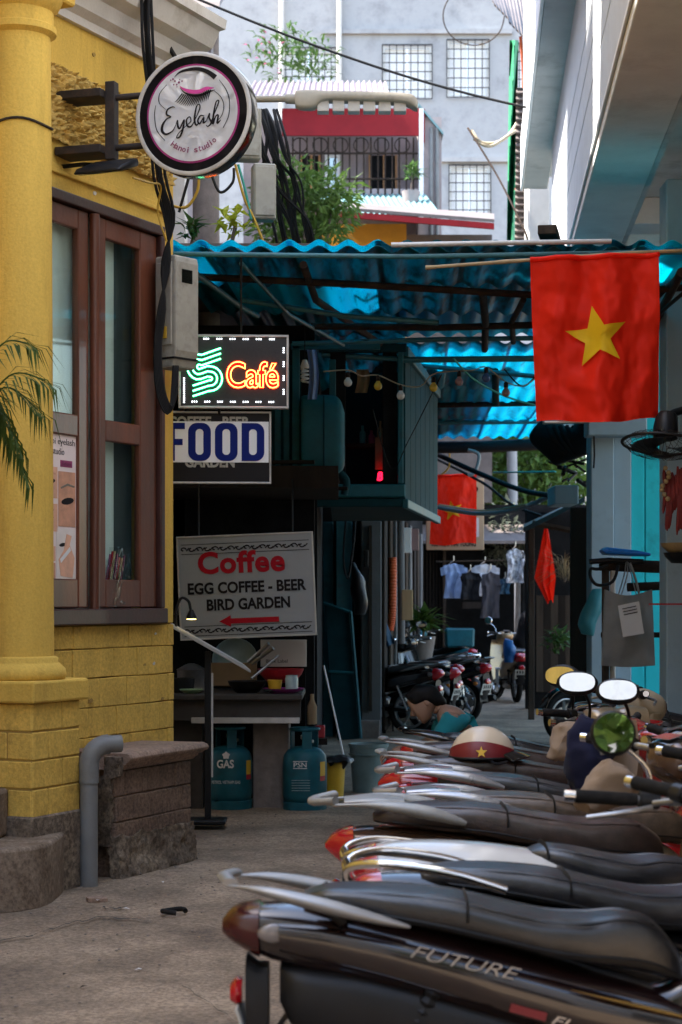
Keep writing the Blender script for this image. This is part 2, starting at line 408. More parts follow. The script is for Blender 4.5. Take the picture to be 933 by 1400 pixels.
mat('seat_tan', (0.085, 0.056, 0.037), 0.30, spec=0.7, var=0.25, scale=7, bump=0.14, bscale=170, speck=28, speck_amt=0.22, dirt=(0.05, 0.045, 0.04), damt=0.12, dscale=9)
mat('paint_maroon', (0.010, 0.004, 0.004), 0.2, var=0.1, coat=0.8)
mat('paint_red', (0.34, 0.012, 0.012), 0.22, var=0.1, coat=0.8)
mat('paint_white', (0.55, 0.54, 0.52), 0.25, var=0.06, coat=0.6)
mat('paint_silver', (0.40, 0.40, 0.41), 0.28, metal=0.5, var=0.06, coat=0.6)
mat('paint_brown', (0.10, 0.055, 0.035), 0.25, metal=0.3, var=0.08, coat=0.7)
mat('paint_gold', (0.30, 0.22, 0.13), 0.3, metal=0.4, var=0.08, coat=0.6)
mat('rail_white', (0.30, 0.295, 0.28), 0.4, metal=0.3, var=0.12, scale=12, dirt=(0.12, 0.11, 0.1), damt=0.3, dscale=8)
mat('paint_beige', (0.36, 0.30, 0.21), 0.4, var=0.08, coat=0.3)
mat('paint_blue', (0.02, 0.05, 0.12), 0.22, metal=0.3, var=0.08, coat=0.8)
mat('lens_red', (0.42, 0.008, 0.015), 0.12, var=0.05, coat=0.8)
mat('lens_smoke', (0.05, 0.006, 0.006), 0.22, var=0.1, coat=0.2)
mat('lens_clear', (0.22, 0.20, 0.20), 0.08, metal=0.2, var=0.1, coat=0.8)
mat('lens_amber', (0.55, 0.16, 0.02), 0.15, var=0.05, coat=0.8)
mat('plate_white', (0.50, 0.48, 0.43), 0.5, var=0.1, dirt=(0.3, 0.27, 0.22), damt=0.4)
mat('gold_stripe', (0.42, 0.24, 0.06), 0.3, metal=0.6, var=0.05)
cloth_mat('flag_red', (0.93, 0.028, 0.010), 0.35, var=0.06, rough=0.5, sheen=0, spec=0.12)
cloth_mat('flag_yellow', (0.80, 0.52, 0.015), 0.25, var=0.06, rough=0.5, sheen=0, spec=0.15)
cloth_mat('cloth_teal', (0.03, 0.32, 0.36)); cloth_mat('cloth_blue', (0.30, 0.40, 0.62)); cloth_mat('cloth_black', (0.015, 0.015, 0.018))
cloth_mat('cloth_white', (0.55, 0.57, 0.63)); cloth_mat('cloth_grey', (0.07, 0.065, 0.075)); cloth_mat('cloth_navy', (0.012, 0.014, 0.045))
cloth_mat('cloth_beige', (0.42, 0.31, 0.22)); cloth_mat('cloth_tote', (0.32, 0.31, 0.29)); cloth_mat('cloth_denim', (0.03, 0.08, 0.14))
cloth_mat('bag_teal', (0.08, 0.32, 0.36), 0.4, rough=0.3); cloth_mat('bag_blue', (0.03, 0.16, 0.40), 0.4, rough=0.3); cloth_mat('bag_black', (0.012, 0.012, 0.014), 0.05, rough=0.3)
leaf_mat('leaf_green', (0.055, 0.11, 0.028)); leaf_mat('leaf_mid', (0.085, 0.15, 0.03)); leaf_mat('leaf_bright', (0.42, 0.46, 0.04)); leaf_mat('leaf_dark', (0.022, 0.05, 0.02)); leaf_mat('leaf_palm', (0.06, 0.10, 0.02)); leaf_mat('leaf_grey', (0.09, 0.105, 0.08))
leaf_mat('flower_pink', (0.4, 0.08, 0.2))
mat('helmet_cream', (0.58, 0.47, 0.34), 0.35, var=0.05, coat=0.3); mat('helmet_band', (0.17, 0.012, 0.016), 0.4, var=0.08)
mat('star_gold', (0.75, 0.45, 0.04), 0.4, var=0.05)
mat('skin', (0.36, 0.20, 0.13), 0.55, var=0.08); mat('hair', (0.006, 0.005, 0.005), 0.6, spec=0.2, var=0.3, scale=40)
mat('bucket_grey', (0.14, 0.21, 0.21), 0.55, var=0.2, dirt=(0.3, 0.32, 0.3), damt=0.35, dscale=6); mat('red_plastic', (0.35, 0.012, 0.02), 0.4, var=0.1); mat('purple_plastic', (0.30, 0.03, 0.22), 0.4, var=0.1)
mat('pale_green', (0.28, 0.40, 0.22), 0.4, var=0.1); mat('clear_plastic', (0.32, 0.42, 0.43), 0.2, var=0.2); mat('counter_stone', (0.06, 0.052, 0.047), 0.7, spec=0.3, var=0.4, scale=8, dirt=(0.03, 0.028, 0.026), damt=0.5, dscale=4)
mat('pier_stone', (0.20, 0.165, 0.145), 0.85, var=0.25, scale=8, bump=0.3, dirt=(0.1, 0.08, 0.07), damt=0.4); mat('cardboard', (0.26, 0.17, 0.09), 0.8, var=0.15); mat('paper', (0.66, 0.64, 0.62), 0.7, var=0.04)
mat('paper_pink', (0.85, 0.72, 0.70), 0.6, var=0.05); mat('poster_skin', (0.72, 0.40, 0.27), 0.55, var=0.18, scale=12); mat('poster_skin_b', (0.60, 0.30, 0.19), 0.55, var=0.25, scale=14); mat('poster_pale', (0.78, 0.70, 0.66), 0.55, var=0.1)
mat('green_net', (0.02, 0.24, 0.10), 0.7, var=0.6, scale=25); mat('cable_yellow', (0.50, 0.30, 0.03), 0.5, var=0.1); mat('cable_tan', (0.42, 0.34, 0.22), 0.6, var=0.15); mat('cable_teal', (0.03, 0.30, 0.24), 0.5, var=0.1); mat('cable_grey', (0.25, 0.26, 0.27), 0.5, var=0.1)
mat('bamboo', (0.34, 0.24, 0.12), 0.6, var=0.25, scale=10); mat('sign_beige', (0.48, 0.34, 0.20), 0.6, var=0.06); mat('blue_tray', (0.01, 0.17, 0.60), 0.4, var=0.1); mat('bulb_white', (0.60, 0.60, 0.58), 0.25, var=0.05); mat('bulb_yellow', (0.60, 0.40, 0.04), 0.25, var=0.05); mat('bulb_blue', (0.05, 0.10, 0.25), 0.25, var=0.05)
mat('bulb_pink', (0.30, 0.18, 0.18), 0.25, var=0.05); mat('red_tassel', (0.16, 0.012, 0.010), 0.7, var=0.4, scale=20)
sheet_mat('old_sheet', (0.0, 0.26, 0.33), 0.6, 0.03, dirt=(0.006, 0.008, 0.009), damt=0.78); sheet_mat('sheet_cyan', (0.01, 0.70, 0.86), 0.72, 0.16, damt=0.4); sheet_mat('sheet_blue', (0.01, 0.44, 0.58), 0.68, 0.12, damt=0.52); sheet_mat('sheet_dim', (0.01, 0.16, 0.24), 0.45, 0.02, damt=0.6)
glass_mat('glass', (0.86, 0.91, 0.90), 0.04); glass_mat('glass_dark', (0.35, 0.42, 0.44), 0.5); glass_mat('glass_sky', (0.45, 0.5, 0.55), 0.9, 0.08); glass_mat('jar_glass', (0.75, 0.82, 0.82), 0.3)
emit_mat('neon_green', (0.02, 0.9, 0.30), 1.6); emit_mat('neon_green_core', (0.45, 1.0, 0.65), 1.6); emit_mat('neon_red', (1.0, 0.03, 0.008), 2.2); emit_mat('neon_yellow', (1.0, 0.55, 0.08), 2.0); emit_mat('led_white', (0.85, 0.92, 1.0), 1.6); emit_mat('neon_crimson', (1.0, 0.006, 0.03), 1.3); emit_mat('lamp_warm', (1.0, 0.72, 0.2), 2.0)

# ------------------------------------------------------------------ text
def text_mesh(body, fill='BOTH', extrude=0.0, offset=0.0, bevel=0.0, shear=0.0, spacing=1.0, res=4):
    c = bpy.data.curves.new('lettering', 'FONT'); c.body = body; c.size = 1.0
    c.fill_mode = fill; c.extrude = extrude; c.offset = offset; c.bevel_depth = bevel; c.bevel_resolution = 1; c.shear = shear; c.space_character = spacing; c.resolution_u = res
    if fill == 'NONE': c.dimensions = '3D'; c.fill_mode = 'FULL'
    o = bpy.data.objects.new('lettering', c); scene.collection.objects.link(o)
    bpy.context.view_layer.update()
    me = bpy.data.meshes.new_from_object(o.evaluated_get(bpy.context.evaluated_depsgraph_get()))
    bpy.data.objects.remove(o); bpy.data.curves.remove(c)
    return me

def lettering(name, body, mt, parent, o, u, w, width, height=None, depth=0.004, offset=0.0, shear=0.0, spacing=1.0, world=False, warp=None, sub=None):
    """flat letters filling width x height in the plane (origin o, unit right u, unit up w), standing proud by depth"""
    me = text_mesh(body, offset=offset, shear=shear, spacing=spacing)
    vs = [v.co.copy() for v in me.vertices]
    x0, x1 = min(v.x for v in vs), max(v.x for v in vs); y0, y1 = min(v.y for v in vs), max(v.y for v in vs)
    sx = width / (x1 - x0); sy = height / (y1 - y0) if height else sx
    o, u, w = Vector(o), Vector(u), Vector(w); n = u.cross(w)
    mb = MB(); pts = []
    for v in vs:
        a, b = (v.x - x0) * sx, (v.y - y0) * sy
        if warp: a, b = warp(a, b)
        pts.append(o + u * a + w * b + n * depth)
    mb.add(pts, [tuple(p.vertices) for p in me.polygons])
    bpy.data.meshes.remove(me)
    N = len(pts)                                     # side walls so that the letters have thickness
    cnt = {}
    for f in mb.f:
        for a, b in zip(f, f[1:] + f[:1]): cnt[(a, b)] = cnt.get((a, b), 0) + 1
    mb.v += [p - n * depth * 0.9 for p in mb.v[:N]]
    for (a, b) in list(cnt):
        if (b, a) not in cnt: mb.f.append([a, b, b + N, a + N]); mb.mi.append(0)
    return mb.build(name, mt, parent, world=world)

def neon_text(name, body, mt, parent, o, u, w, width, height, r, shear=0.0, offset=0.0, lift=0.0):
    me = text_mesh(body, fill='FRONT', offset=offset, shear=shear, res=5)
    # boundary loops of the filled letters become tubes
    vs = [v.co.copy() for v in me.vertices]
    x0, x1 = min(v.x for v in vs), max(v.x for v in vs); y0, y1 = min(v.y for v in vs), max(v.y for v in vs)
    cnt = {}
    for p in me.polygons:
        l = list(p.vertices)
        for a, b in zip(l, l[1:] + l[:1]): cnt[(a, b)] = 1
    nxt = {a: b for (a, b) in cnt if (b, a) not in cnt}
    o, u, w = Vector(o), Vector(u), Vector(w); n = u.cross(w)
    mb = MB(); seen = set()
    for a in list(nxt):
        if a in seen: continue
        loop = []; k = a
        while k in nxt and k not in seen: seen.add(k); loop.append(k); k = nxt[k]
        if len(loop) < 4: continue
        pts = [o + u * ((vs[i].x - x0) * width / (x1 - x0)) + w * ((vs[i].y - y0) * height / (y1 - y0)) + n * lift for i in loop]
        mb.tube(pts, r, 6, close=True, up=n)
    bpy.data.meshes.remove(me)
    return mb.build(name, mt, parent, smooth=60)

def star_poly(r, k=0.42, rot=90.0):
    return [((r if i % 2 == 0 else r * k) * math.cos(R(rot + 36 * i)), (r if i % 2 == 0 else r * k) * math.sin(R(rot + 36 * i))) for i in range(10)]

def leaf(mb, p, d, up, L, W, bend=0.2):
    d = d.normalized(); side = d.cross(up); side = side.normalized() if side.length > 1e-4 else Vector((1, 0, 0)); nn = side.cross(d)
    a = p; b = p + d * L * 0.45 + nn * L * bend * 0.3; c = p + d * L - nn * L * bend
    mb.add([a, b + side * W / 2 , c, b - side * W / 2, b - nn * W * 0.12], [(0, 1, 4), (1, 2, 4), (2, 3, 4), (3, 0, 4)])

def rv():
    while True:
        v = Vector((random.uniform(-1, 1), random.uniform(-1, 1), random.uniform(-1, 1)))
        if 0.05 < v.length < 1: return v

def clump_crown(mb, c, rad, nclump, nleaf, L, W, clump_r=0.35):
    c = Vector(c)
    for _ in range(nclump):
        q = rv(); q = q.normalized() * (q.length ** 0.5)
        q = c + Vector((q.x * rad[0], q.y * rad[1], q.z * rad[2]))
        cs = clump_r * random.uniform(0.5, 1.3)
        for _ in range(nleaf):
            o = rv() * cs
            d = (o.normalized() + rv() * 0.6 + Vector((0, 0, -0.35)))
            leaf(mb, q + o, d, rv(), L * random.uniform(0.6, 1.3), W * random.uniform(0.7, 1.2))

# ================================================================== GROUND
mb = MB()
def gfn(a, b):
    x = -60 + 120 * a; y = -30 + 330 * b
    return (x, y, 0.0)
mb.grid(gfn, 2, 2)
ground = struct(mb.build('ground', 'asphalt', origin=False), 'worn brown-grey concrete alley floor with cracks', 'ground')
mb = MB()                                               # slightly uneven slab of the alley itself
def gfn2(a, b):
    x = -4 + 8 * a; y = 3 + 32 * b
    e = min(ss(0, .1, a), ss(0, .1, 1 - a), ss(0, .05, b), ss(0, .05, 1 - b))
    return (x, y, 0.003 + e * (0.006 + 0.010 * noise.noise(Vector((x * 0.9, y * 0.5, 1))) + 0.003 * noise.noise(Vector((x * 4, y * 4, 5)))))
mb.grid(gfn2, 80, 240)
slab = struct(mb.build('road', 'asphalt', origin=False, smooth=60), 'patched dusty alley pavement running between the buildings', 'road')
def gz(x, y): return 0.012
def crack(pts, w, seed):
    random.seed(seed); mb = MB(); q = []
    for i in range(len(pts) - 1):
        a, b = Vector(pts[i]), Vector(pts[i + 1])
        for k in range(8): q.append(a.lerp(b, k / 8) + Vector((0, random.uniform(-.035, .035), 0)))
    q.append(Vector(pts[-1])); vs = []
    for i, p in enumerate(q):
        ww = w * random.uniform(0.3, 1.2) * min(1, (len(q) - i) / 6)
        vs += [p + Vector((0, -ww, 0)), p + Vector((0, ww, 0))]
    mb.add(vs, [(2 * i, 2 * i + 2, 2 * i + 3, 2 * i + 1) for i in range(len(q) - 1)])
    mb.build('crack', 'crack', slab)
def GP(u, v, z=0.0):
    p = P(u, v, FPX * (EYE - z) / (v - HY)); return p
crack([GP(-30, 1290, .016), GP(40, 1279, .018), GP(95, 1262, .018), GP(145, 1252, .018), GP(215, 1259, .018)], 0.012, 1)
crack([GP(140, 1241, .019), GP(160, 1242, .019), GP(178, 1238, .019)], 0.02, 2)
crack([GP(330, 1400, .019), GP(250, 1345, .019), GP(262, 1290, .019), GP(300, 1240, .019)], 0.006, 7)
crack([GP(660, 958, .019), GP(730, 956, .019), GP(790, 953, .019)], 0.03, 4)
def patch(u, v, rx, ry, seed):
    c = GP(u, v, 0.02); m = MB(); n = 30
    poly = [(rx * (1 + .35 * noise.noise(Vector((math.cos(t) * 1.5, math.sin(t) * 1.5, seed)))) * math.cos(t), ry * (1 + .35 * noise.noise(Vector((math.cos(t) * 1.5, math.sin(t) * 1.5, seed + 5)))) * math.sin(t)) for t in [2 * math.pi * k / n for k in range(n)]]
    m.prism(poly, (c.x, c.y, .021), (1, 0, 0), (0, 1, 0), (0, 0, -.012)); m.build('repair_patch', 'asphalt_patch', slab)
random.seed(17); mb = MB()
for i in range(260):
    y = random.uniform(6.0, 13.5); x = random.uniform(-2.0, .6) if random.random() < .6 else random.gauss(-1.0 + (y - 9) * .12, .2)
    s_ = random.uniform(.002, .0065)
    mb.sphere((x, y, .02), s_, 5, 3, (1.3, 1, .6))
tag(mb.build('gravel', 'pier_stone', origin=False), 'fine grit scattered over the alley floor', 'grit', kind='stuff')
# litter: dry leaves and paper scraps, a coil of hose
random.seed(3)
for i, (u, v) in enumerate([(133, 1231), (60, 1283), (238, 1300), (168, 1242), (300, 1185), (283, 1190), (222, 1205), (310, 1205), (120, 1348), (195, 1325), (298, 1176), (90, 1330), (352, 1262), (270, 1280)]):
    p = GP(u, v, 0.022); mb = MB(); a = random.uniform(0, 6); L = random.uniform(.018, .04)
    leaf(mb, p, Vector((math.cos(a), math.sin(a), .1)), Vector((0, 0, 1)), L, L * .6)
    tag(mb.build('dry_leaf', ['paper', 'cardboard', 'wood_old'][i % 3]), 'small dry scrap lying on the alley floor', 'litter', 'scraps strewn over the alley floor')
p = GP(238, 1249, 0.02); mb = MB()
mb.tube([p + Vector((.055 * math.cos(t * .5), .05 * math.sin(t * .5), .012 + .004 * math.sin(t))) for t in range(11)], .012, 8)
tag(mb.build('rubber_ring', 'rubber', smooth=60), 'small bent black rubber ring lying on the ground', 'ring')
mb = MB(); q = GP(133, 1229, .02)
mb.box(q, (.10, .075, .018), .3); mb.jitter(.01, 20)
tag(mb.build('brick_chip', 'bench_cap'), 'flat pinkish brick chip in the ground before the pipe', 'rubble')

# ================================================================== YELLOW BUILDING (local frame: x along the wall towards the street, y out of the wall)
BC = Vector((-1.01, 11.47, 0)); BR = math.atan2(-0.912, -0.41)
yb = thing('yellow_building', BC, BR, 'yellow plastered corner house with a round column and a wooden window', 'building')
def YB(s, o, z):
    return frame(yb) @ Vector((s, o, z))
WS0, WS1, WZ0, WZ1 = 0.15, 1.78, 1.36, 3.72
def part(name, mt, parent, fn, bevel=0.0, smooth=None, **k):
    m = MB(); fn(m); return m.build(name, mt, parent, bevel=bevel, smooth=smooth, **k)
wl = part('wall', 'yellow', yb, lambda m: (m.span((0, -.3, WZ0), (WS0, 0, WZ1)), m.span((WS1, -.3, WZ0), (14, 0, WZ1)), m.span((0, -.3, WZ1), (14, 0, 4.78))), bevel=.006)
part('wall', 'yellow', yb, lambda m: (m.span((0, -5, 0), (.3, -.303, 5.2)), m.span((13.7, -5, 0), (14, -.303, 5.2)), m.span((.3, -5, 0), (13.7, -4.7, 5.2)), m.span((.9, -4.7, 4.9), (13.7, -.5, 5.2))))
part('shade_storey', 'yellow', yb, lambda m: m.span((0, -4.6, 5.2), (13.9, -1.0, 12.0)))  # storey added above the cornice to shade the alley from the sun
low = part('wall', 'mortar', yb, lambda m: m.span((.01, -.3, 0), (14, -.022, WZ0)))
part('plaster_base', 'plaster_grey', yb, lambda m: (m.grid(lambda a, b: (-.005 + 3.2 * a, .012 + .010 * noise.noise(Vector((a * 14, b * 4, 0))), -.02 + (.43 + .05 * noise.noise(Vector((a * 9, 3, 0)))) * b), 60, 8, thick=(0, -.05, 0))), smooth=50)
# painted bricks of the dado, each its own piece
random.seed(11)
z = 0.40; row = 0
while z < WZ0 - .02:
    h = 0.165 if z + .165 < WZ0 - .06 else WZ0 - z - .004
    s = 0.0; first = True
    while s < 2.0:
        Lb = (.07 if row % 2 else .17) if first else random.choice((.19, .26, .3, .22))
        first = False
        m = MB(); pr = random.uniform(-.004, .004)
        m.span((s + .0016, -.06, z + .0022), (s + Lb - .0016, pr, z + h - .0022)); m.jitter(.004, 9, seed=row + s)
        m.build('brick', 'yellow_brick_dirty' if row == 0 else 'yellow_brick', low, bevel=.004)
        s += Lb
    z += h; row += 1
# return face bricks at the corner
for k in range(6):
    part('brick', 'yellow_brick', low, lambda m: m.span((-.012, -.34, .42 + k * .165), (.009, -.024, .575 + k * .165)), bevel=.006)
part('stucco_panel', 'yellow_rough', yb, lambda m: (m.grid(lambda a, b: (.06 + 2.0 * a, .004 + .075 * abs(noise.noise(Vector((a * 66, b * 13.5, 0)))) ** .8 + .03 * abs(noise.noise(Vector((a * 150, b * 31, 4)))), 3.98 + b * .40), 220, 54)), smooth=70)
part('moulding', 'yellow', yb, lambda m: (m.span((.03, .001, 3.805), (2.6, .022, 3.83)), m.span((.03, .001, 3.83), (2.6, .010, 3.86))), bevel=.004)
# cornice
def corn(m):
    prof = [(0, 4.66), (.03, 4.66), (.04, 4.70), (.09, 4.73), (.11, 4.78), (.12, 4.80), (.20, 4.83), (.24, 4.90), (.25, 4.93), (.29, 4.935), (.30, 4.99), (0, 5.0)]
    n = len(prof)
    for s in (-.12, 14): m.v += [Vector((s, o, zz)) for o, zz in prof]
    m.f += [[i, (i + 1) % n, n + (i + 1) % n, n + i] for i in range(n)] + [list(range(n)), list(range(n, 2 * n))[::-1]]; m.mi += [0] * (n + 2)
part('cornice', 'white_trim', yb, corn, smooth=30)
# column
cs, co = 0.0, 0.0
inv = frame(yb).inverted(); cc = inv @ Vector((-1.662, 9.83, 0)); cs, co = cc.x, cc.y
col = part('column', 'yellow', yb, lambda m: m.lathe([(.178, 1.20), (.175, 1.6), (.171, 2.6), (.166, 3.6), (.160, 4.40), (.19, 4.42), (.19, 4.45), (.175, 4.46), (.175, 4.53), (.2, 4.55), (.225, 4.60)], (cs, co, 0), 48), smooth=50)
part('column_base', 'yellow', col, lambda m: m.lathe([(.184, 1.21), (.20, 1.20), (.198, 1.18), (.21, 1.17), (.236, 1.145), (.242, 1.115), (.235, 1.095), (.23, 1.0905)], (cs, co, 0), 48), smooth=70)
part('capital', 'yellow', col, lambda m: (m.box((cs, co, 4.62), (.42, .42, .05)), m.box((cs, co, 4.675), (.48, .48, .06)), m.box((cs, co, 4.73), (.54, .54, .05))), bevel=.01)
pl = part('plinth', 'yellow', yb, lambda m: (m.box((cs, co, 1.035), (.52, .52, .11))), bevel=.012, bseg=2)
part('plinth_block', 'yellow', yb, lambda m: (m.span((cs - .40, .0, .985), (cs - .263, .24, 1.085)),), bevel=.012, bseg=2)
part('plinth_core', 'mortar', yb, lambda m: m.box((cs, co, .49), (.44, .44, .975)))
for k in range(4):                                       # bricks of the pedestal
    z0 = .40 + k * .145; off = .17 if k % 2 else .30
    for a0, a1 in ((-.225, -.225 + off), (-.225 + off, .225)):
        part('brick', 'yellow_brick', pl, lambda m: (m.span((cs + a0 + .003, co + .17, z0 + .003), (cs + a1 - .003, co + .228, z0 + .142)), m.jitter(.004, 9, seed=k)), bevel=.006)
        part('brick', 'yellow_brick', pl, lambda m: (m.span((cs + .17, co + a0 + .003, z0 + .004), (cs + .225, co + a1 - .003, z0 + .141)), m.jitter(.004, 9, seed=k + 5)), bevel=.006)
part('pedestal_foot', 'plaster_grey', yb, lambda m: (m.box((cs, co, .2), (.48, .48, .42)), m.jitter(.008, 6)), bevel=.01)
part('bracket_block', 'yellow', yb, lambda m: m.span((cs - .36, 0, .82), (cs - .29, .20, .983)), bevel=.01)
# chipped paint, and an old wire strap round the column
random.seed(23)
for i in range(16):
    s_, z_ = random.uniform(.02, 1.2), random.choice((random.uniform(.45, 1.32), random.uniform(.45, 1.32), random.uniform(3.75, 4.6)))
    n_ = 8; r_ = random.uniform(.006, .02)
    part('paint_chip', 'white_trim' if i % 3 == 0 else 'mortar', yb, lambda m: m.prism([(r_ * random.uniform(.5, 1.4) * math.cos(6.283 * k / n_) * 1.6, r_ * random.uniform(.5, 1.2) * math.sin(6.283 * k / n_)) for k in range(n_)], (s_, .0055, z_), (1, 0, 0), (0, 0, 1), (0, -.004, 0)))
part('wire_strap', 'wood_old', col, lambda m: m.tube([(cs + .169 * math.cos(R(a)), co + .169 * math.sin(R(a)), 3.94 + .012 * math.sin(a * .05)) for a in range(-60, 150, 10)] + [(cs + .172 * math.cos(R(-62)), co + .172 * math.sin(R(-62)), 3.87)], .007, 6), smooth=60)
# window
win = part('window', 'wood_dark', yb, lambda m: (
    m.span((WS0, -.12, WZ0), (WS1, .05, WZ0 + .09)), m.span((WS0, -.12, WZ1 - .06), (WS1, .03, WZ1)),
    m.span((WS0, -.12, WZ0 + .09), (WS0 + .05, .03, WZ1 - .06)), m.span((WS1 - .05, -.12, WZ0 + .09), (WS1, .03, WZ1 - .06))), bevel=.008, bseg=2)
def sash(a, b, o, sl=.11, sr=.11):
    zb, zt, zm = WZ0 + .095, WZ1 - .065, 2.40
    f = part('sash', 'wood_red', win, lambda m: (
        m.span((a, o - .045, zb), (a + sl, o, zt)), m.span((b - sr, o - .045, zb), (b, o, zt)),
        m.span((a + sl, o - .044, zb), (b - sr, o - .002, zb + .16)), m.span((a + sl, o - .044, zt - .11), (b - sr, o - .002, zt)), m.span((a + sl, o - .044, zm), (b - sr, o - .002, zm + .12))), bevel=.008, bseg=2)
    for z0, z1 in ((zb + .16, zm), (zm + .12, zt - .11)):
        part('pane', 'glass', win, lambda m: m.span((a + sl - .005, o - .027, z0 - .005), (b - sr + .005, o - .022, z1 + .005)))
sash(.205, .87, .0, .19, .09)
sash(.965, WS1 - .055, .0, .105, .105)
part('mullion', 'wood_red', win, lambda m: m.tube([(.917, .008, WZ0 + .07), (.913, .012, 2.2), (.917, .008, WZ1 - .065)], .03, 10), smooth=60)
part('curtain', 'curtain', yb, lambda m: (m.grid(lambda a, b: (.555 + 1.2 * a, -.085 + .012 * math.sin(a * 40) * (1 - .4 * b), WZ0 + .02 + (WZ1 - WZ0 - .04) * b), 60, 2)), smooth=60)
part('curtain', 'room_dark', yb, lambda m: m.span((.302, -.125, WZ0), (.60, -.115, WZ1)))  # dark panel standing in for the unlit room beside the curtain, not cloth
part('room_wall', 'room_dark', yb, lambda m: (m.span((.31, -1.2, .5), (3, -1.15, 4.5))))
# poster on the inside of the glass
pt = thing('poster', YB(1.265, -.005, 1.5), BR, 'eyelash studio poster with close-up eye photographs taped inside the wooden window', 'poster')
po, pu, pw = Vector((.165, -.012, .10)), Vector((-1, 0, 0)), Vector((0, 0, 1))
def rect(m, x0, y0, x1, y1, d=.0015, o=None, u=None, w=None):
    o = o or po; u = u or pu; w = w or pw
    n = u.cross(w); m.prism([(x0, y0), (x1, y0), (x1, y1), (x0, y1)], o + n * d, u, w, -n * .0012)
part('sheet', 'paper_pink', pt, lambda m: rect(m, 0, 0, .36, .80, .0005))
lettering('lettering', 'Hanoi eyelash', 'ink', pt, po + Vector((-.015, .001, .735)), pu, pw, .33, .045, .001)
lettering('lettering', 'studio', 'ink', pt, po + Vector((-.12, .001, .69)), pu, pw, .12, .036, .001)
part('tab', 'flower_pink', pt, lambda m: rect(m, .2, .625, .32, .662, .0022))
lettering('lettering', 'Before', 'plum', pt, po + Vector((-.215, .003, .633)), pu, pw, .09, .022, .001)
for x0, y0, x1, y1, mt in ((.01, .45, .17, .62, 'poster_skin'), (.18, .30, .35, .60, 'poster_skin_b'), (.01, .27, .17, .42, 'poster_skin'), (.01, .01, .15, .10, 'poster_skin_b'), (.01, .11, .15, .19, 'poster_skin'), (.16, .01, .35, .29, 'poster_pale')):
    part('photo', mt, pt, lambda m: rect(m, x0, y0, x1, y1, .003))
for x, y, r in ((.10, .54, .04), (.27, .44, .055), (.09, .34, .035), (.09, .055, .03), (.09, .15, .028), (.22, .2, .03)):
    part('eye', 'ink', pt, lambda m: m.prism([(x + r * math.cos(t * .5236) * 1.15, y + r * .34 * math.sin(t * .5236) + .14 * r * math.cos(t * .5236)) for t in range(12)], po + pu.cross(pw) * .0045, pu, pw, -pu.cross(pw) * .0008))
for x, y, r in ((.10, .585, .04), (.27, .525, .055), (.09, .39, .035)):
    part('eyebrow', 'poster_skin_b' if r < .05 else 'wood_dark', pt, lambda m: m.prism([(x - r * 1.3, y - .012), (x, y + .012), (x + r * 1.3, y), (x + r * 1.2, y - .008), (x, y), (x - r * 1.2, y - .02)], po + pu.cross(pw) * .0045, pu, pw, -pu.cross(pw) * .0008))
part('hand', 'poster_skin', pt, lambda m: m.prism([(.2, .03), (.32, .02), (.34, .13), (.29, .2), (.31, .25), (.26, .26), (.23, .17), (.18, .12)], po + pu.cross(pw) * .005, pu, pw, -pu.cross(pw) * .001))
part('tweezers', 'white_paint', pt, lambda m: m.prism([(.19, .12), (.2, .1), (.3, .17), (.29, .19)], po + pu.cross(pw) * .0066, pu, pw, -pu.cross(pw) * .001))
# plastic bag of brushes on the sill behind the glass
bg = thing('brush_bag', YB(.64, -.068, WZ0 + .10), BR, 'clear plastic bag of reddish brushes leaning behind the window pane', 'bag')
for k in range(7):
    part('brush', ['plum', 'red_plastic', 'wood_tan'][k % 3], bg, lambda m: m.tube([(.10 - .028 * k, .02, .01), (.055 - .026 * k, .045, .30 + .02 * math.sin(k))], .007, 6), smooth=60)
part('wrapper', 'glass', bg, lambda m: (m.grid(lambda a, b: (.13 - .24 * a - .05 * b, .055 + .012 * math.sin(a * 3.1) + .012 * noise.noise(Vector((a * 8, b * 9, 0))), .34 * b), 14, 16)), smooth=40)
# grey PVC downpipe beside the pedestal, running into the bench
pb = GP(122, 1213); mb = MB()
top = 0.745
path = [pb + Vector((0, 0, -.02)), pb + Vector((0, 0, top - .10))] + [pb + Vector((.10 * (1 - math.cos(t)), .03 * (1 - math.cos(t)), top - .10 + .10 * math.sin(t))) for t in [R(15 * i) for i in range(1, 7)]] + [pb + Vector((.16, .055, top + .001))]
pp = thing('drain_pipe', pb, 0, 'grey plastic drain pipe with an elbow running into the low stone bench', 'pipe')
mb.tube(path, .046, 20); mb.build('pipe', 'pvc_grey', pp, world=True, smooth=50)
mb = MB(); mb.tube([pb + Vector((0, 0, top - .20)), pb + Vector((0, 0, top - .095))] + [p + Vector((0, 0, 0)) for p in path[2:8]], .052, 20); mb.build('elbow', 'pvc_grey', pp, world=True, smooth=50)
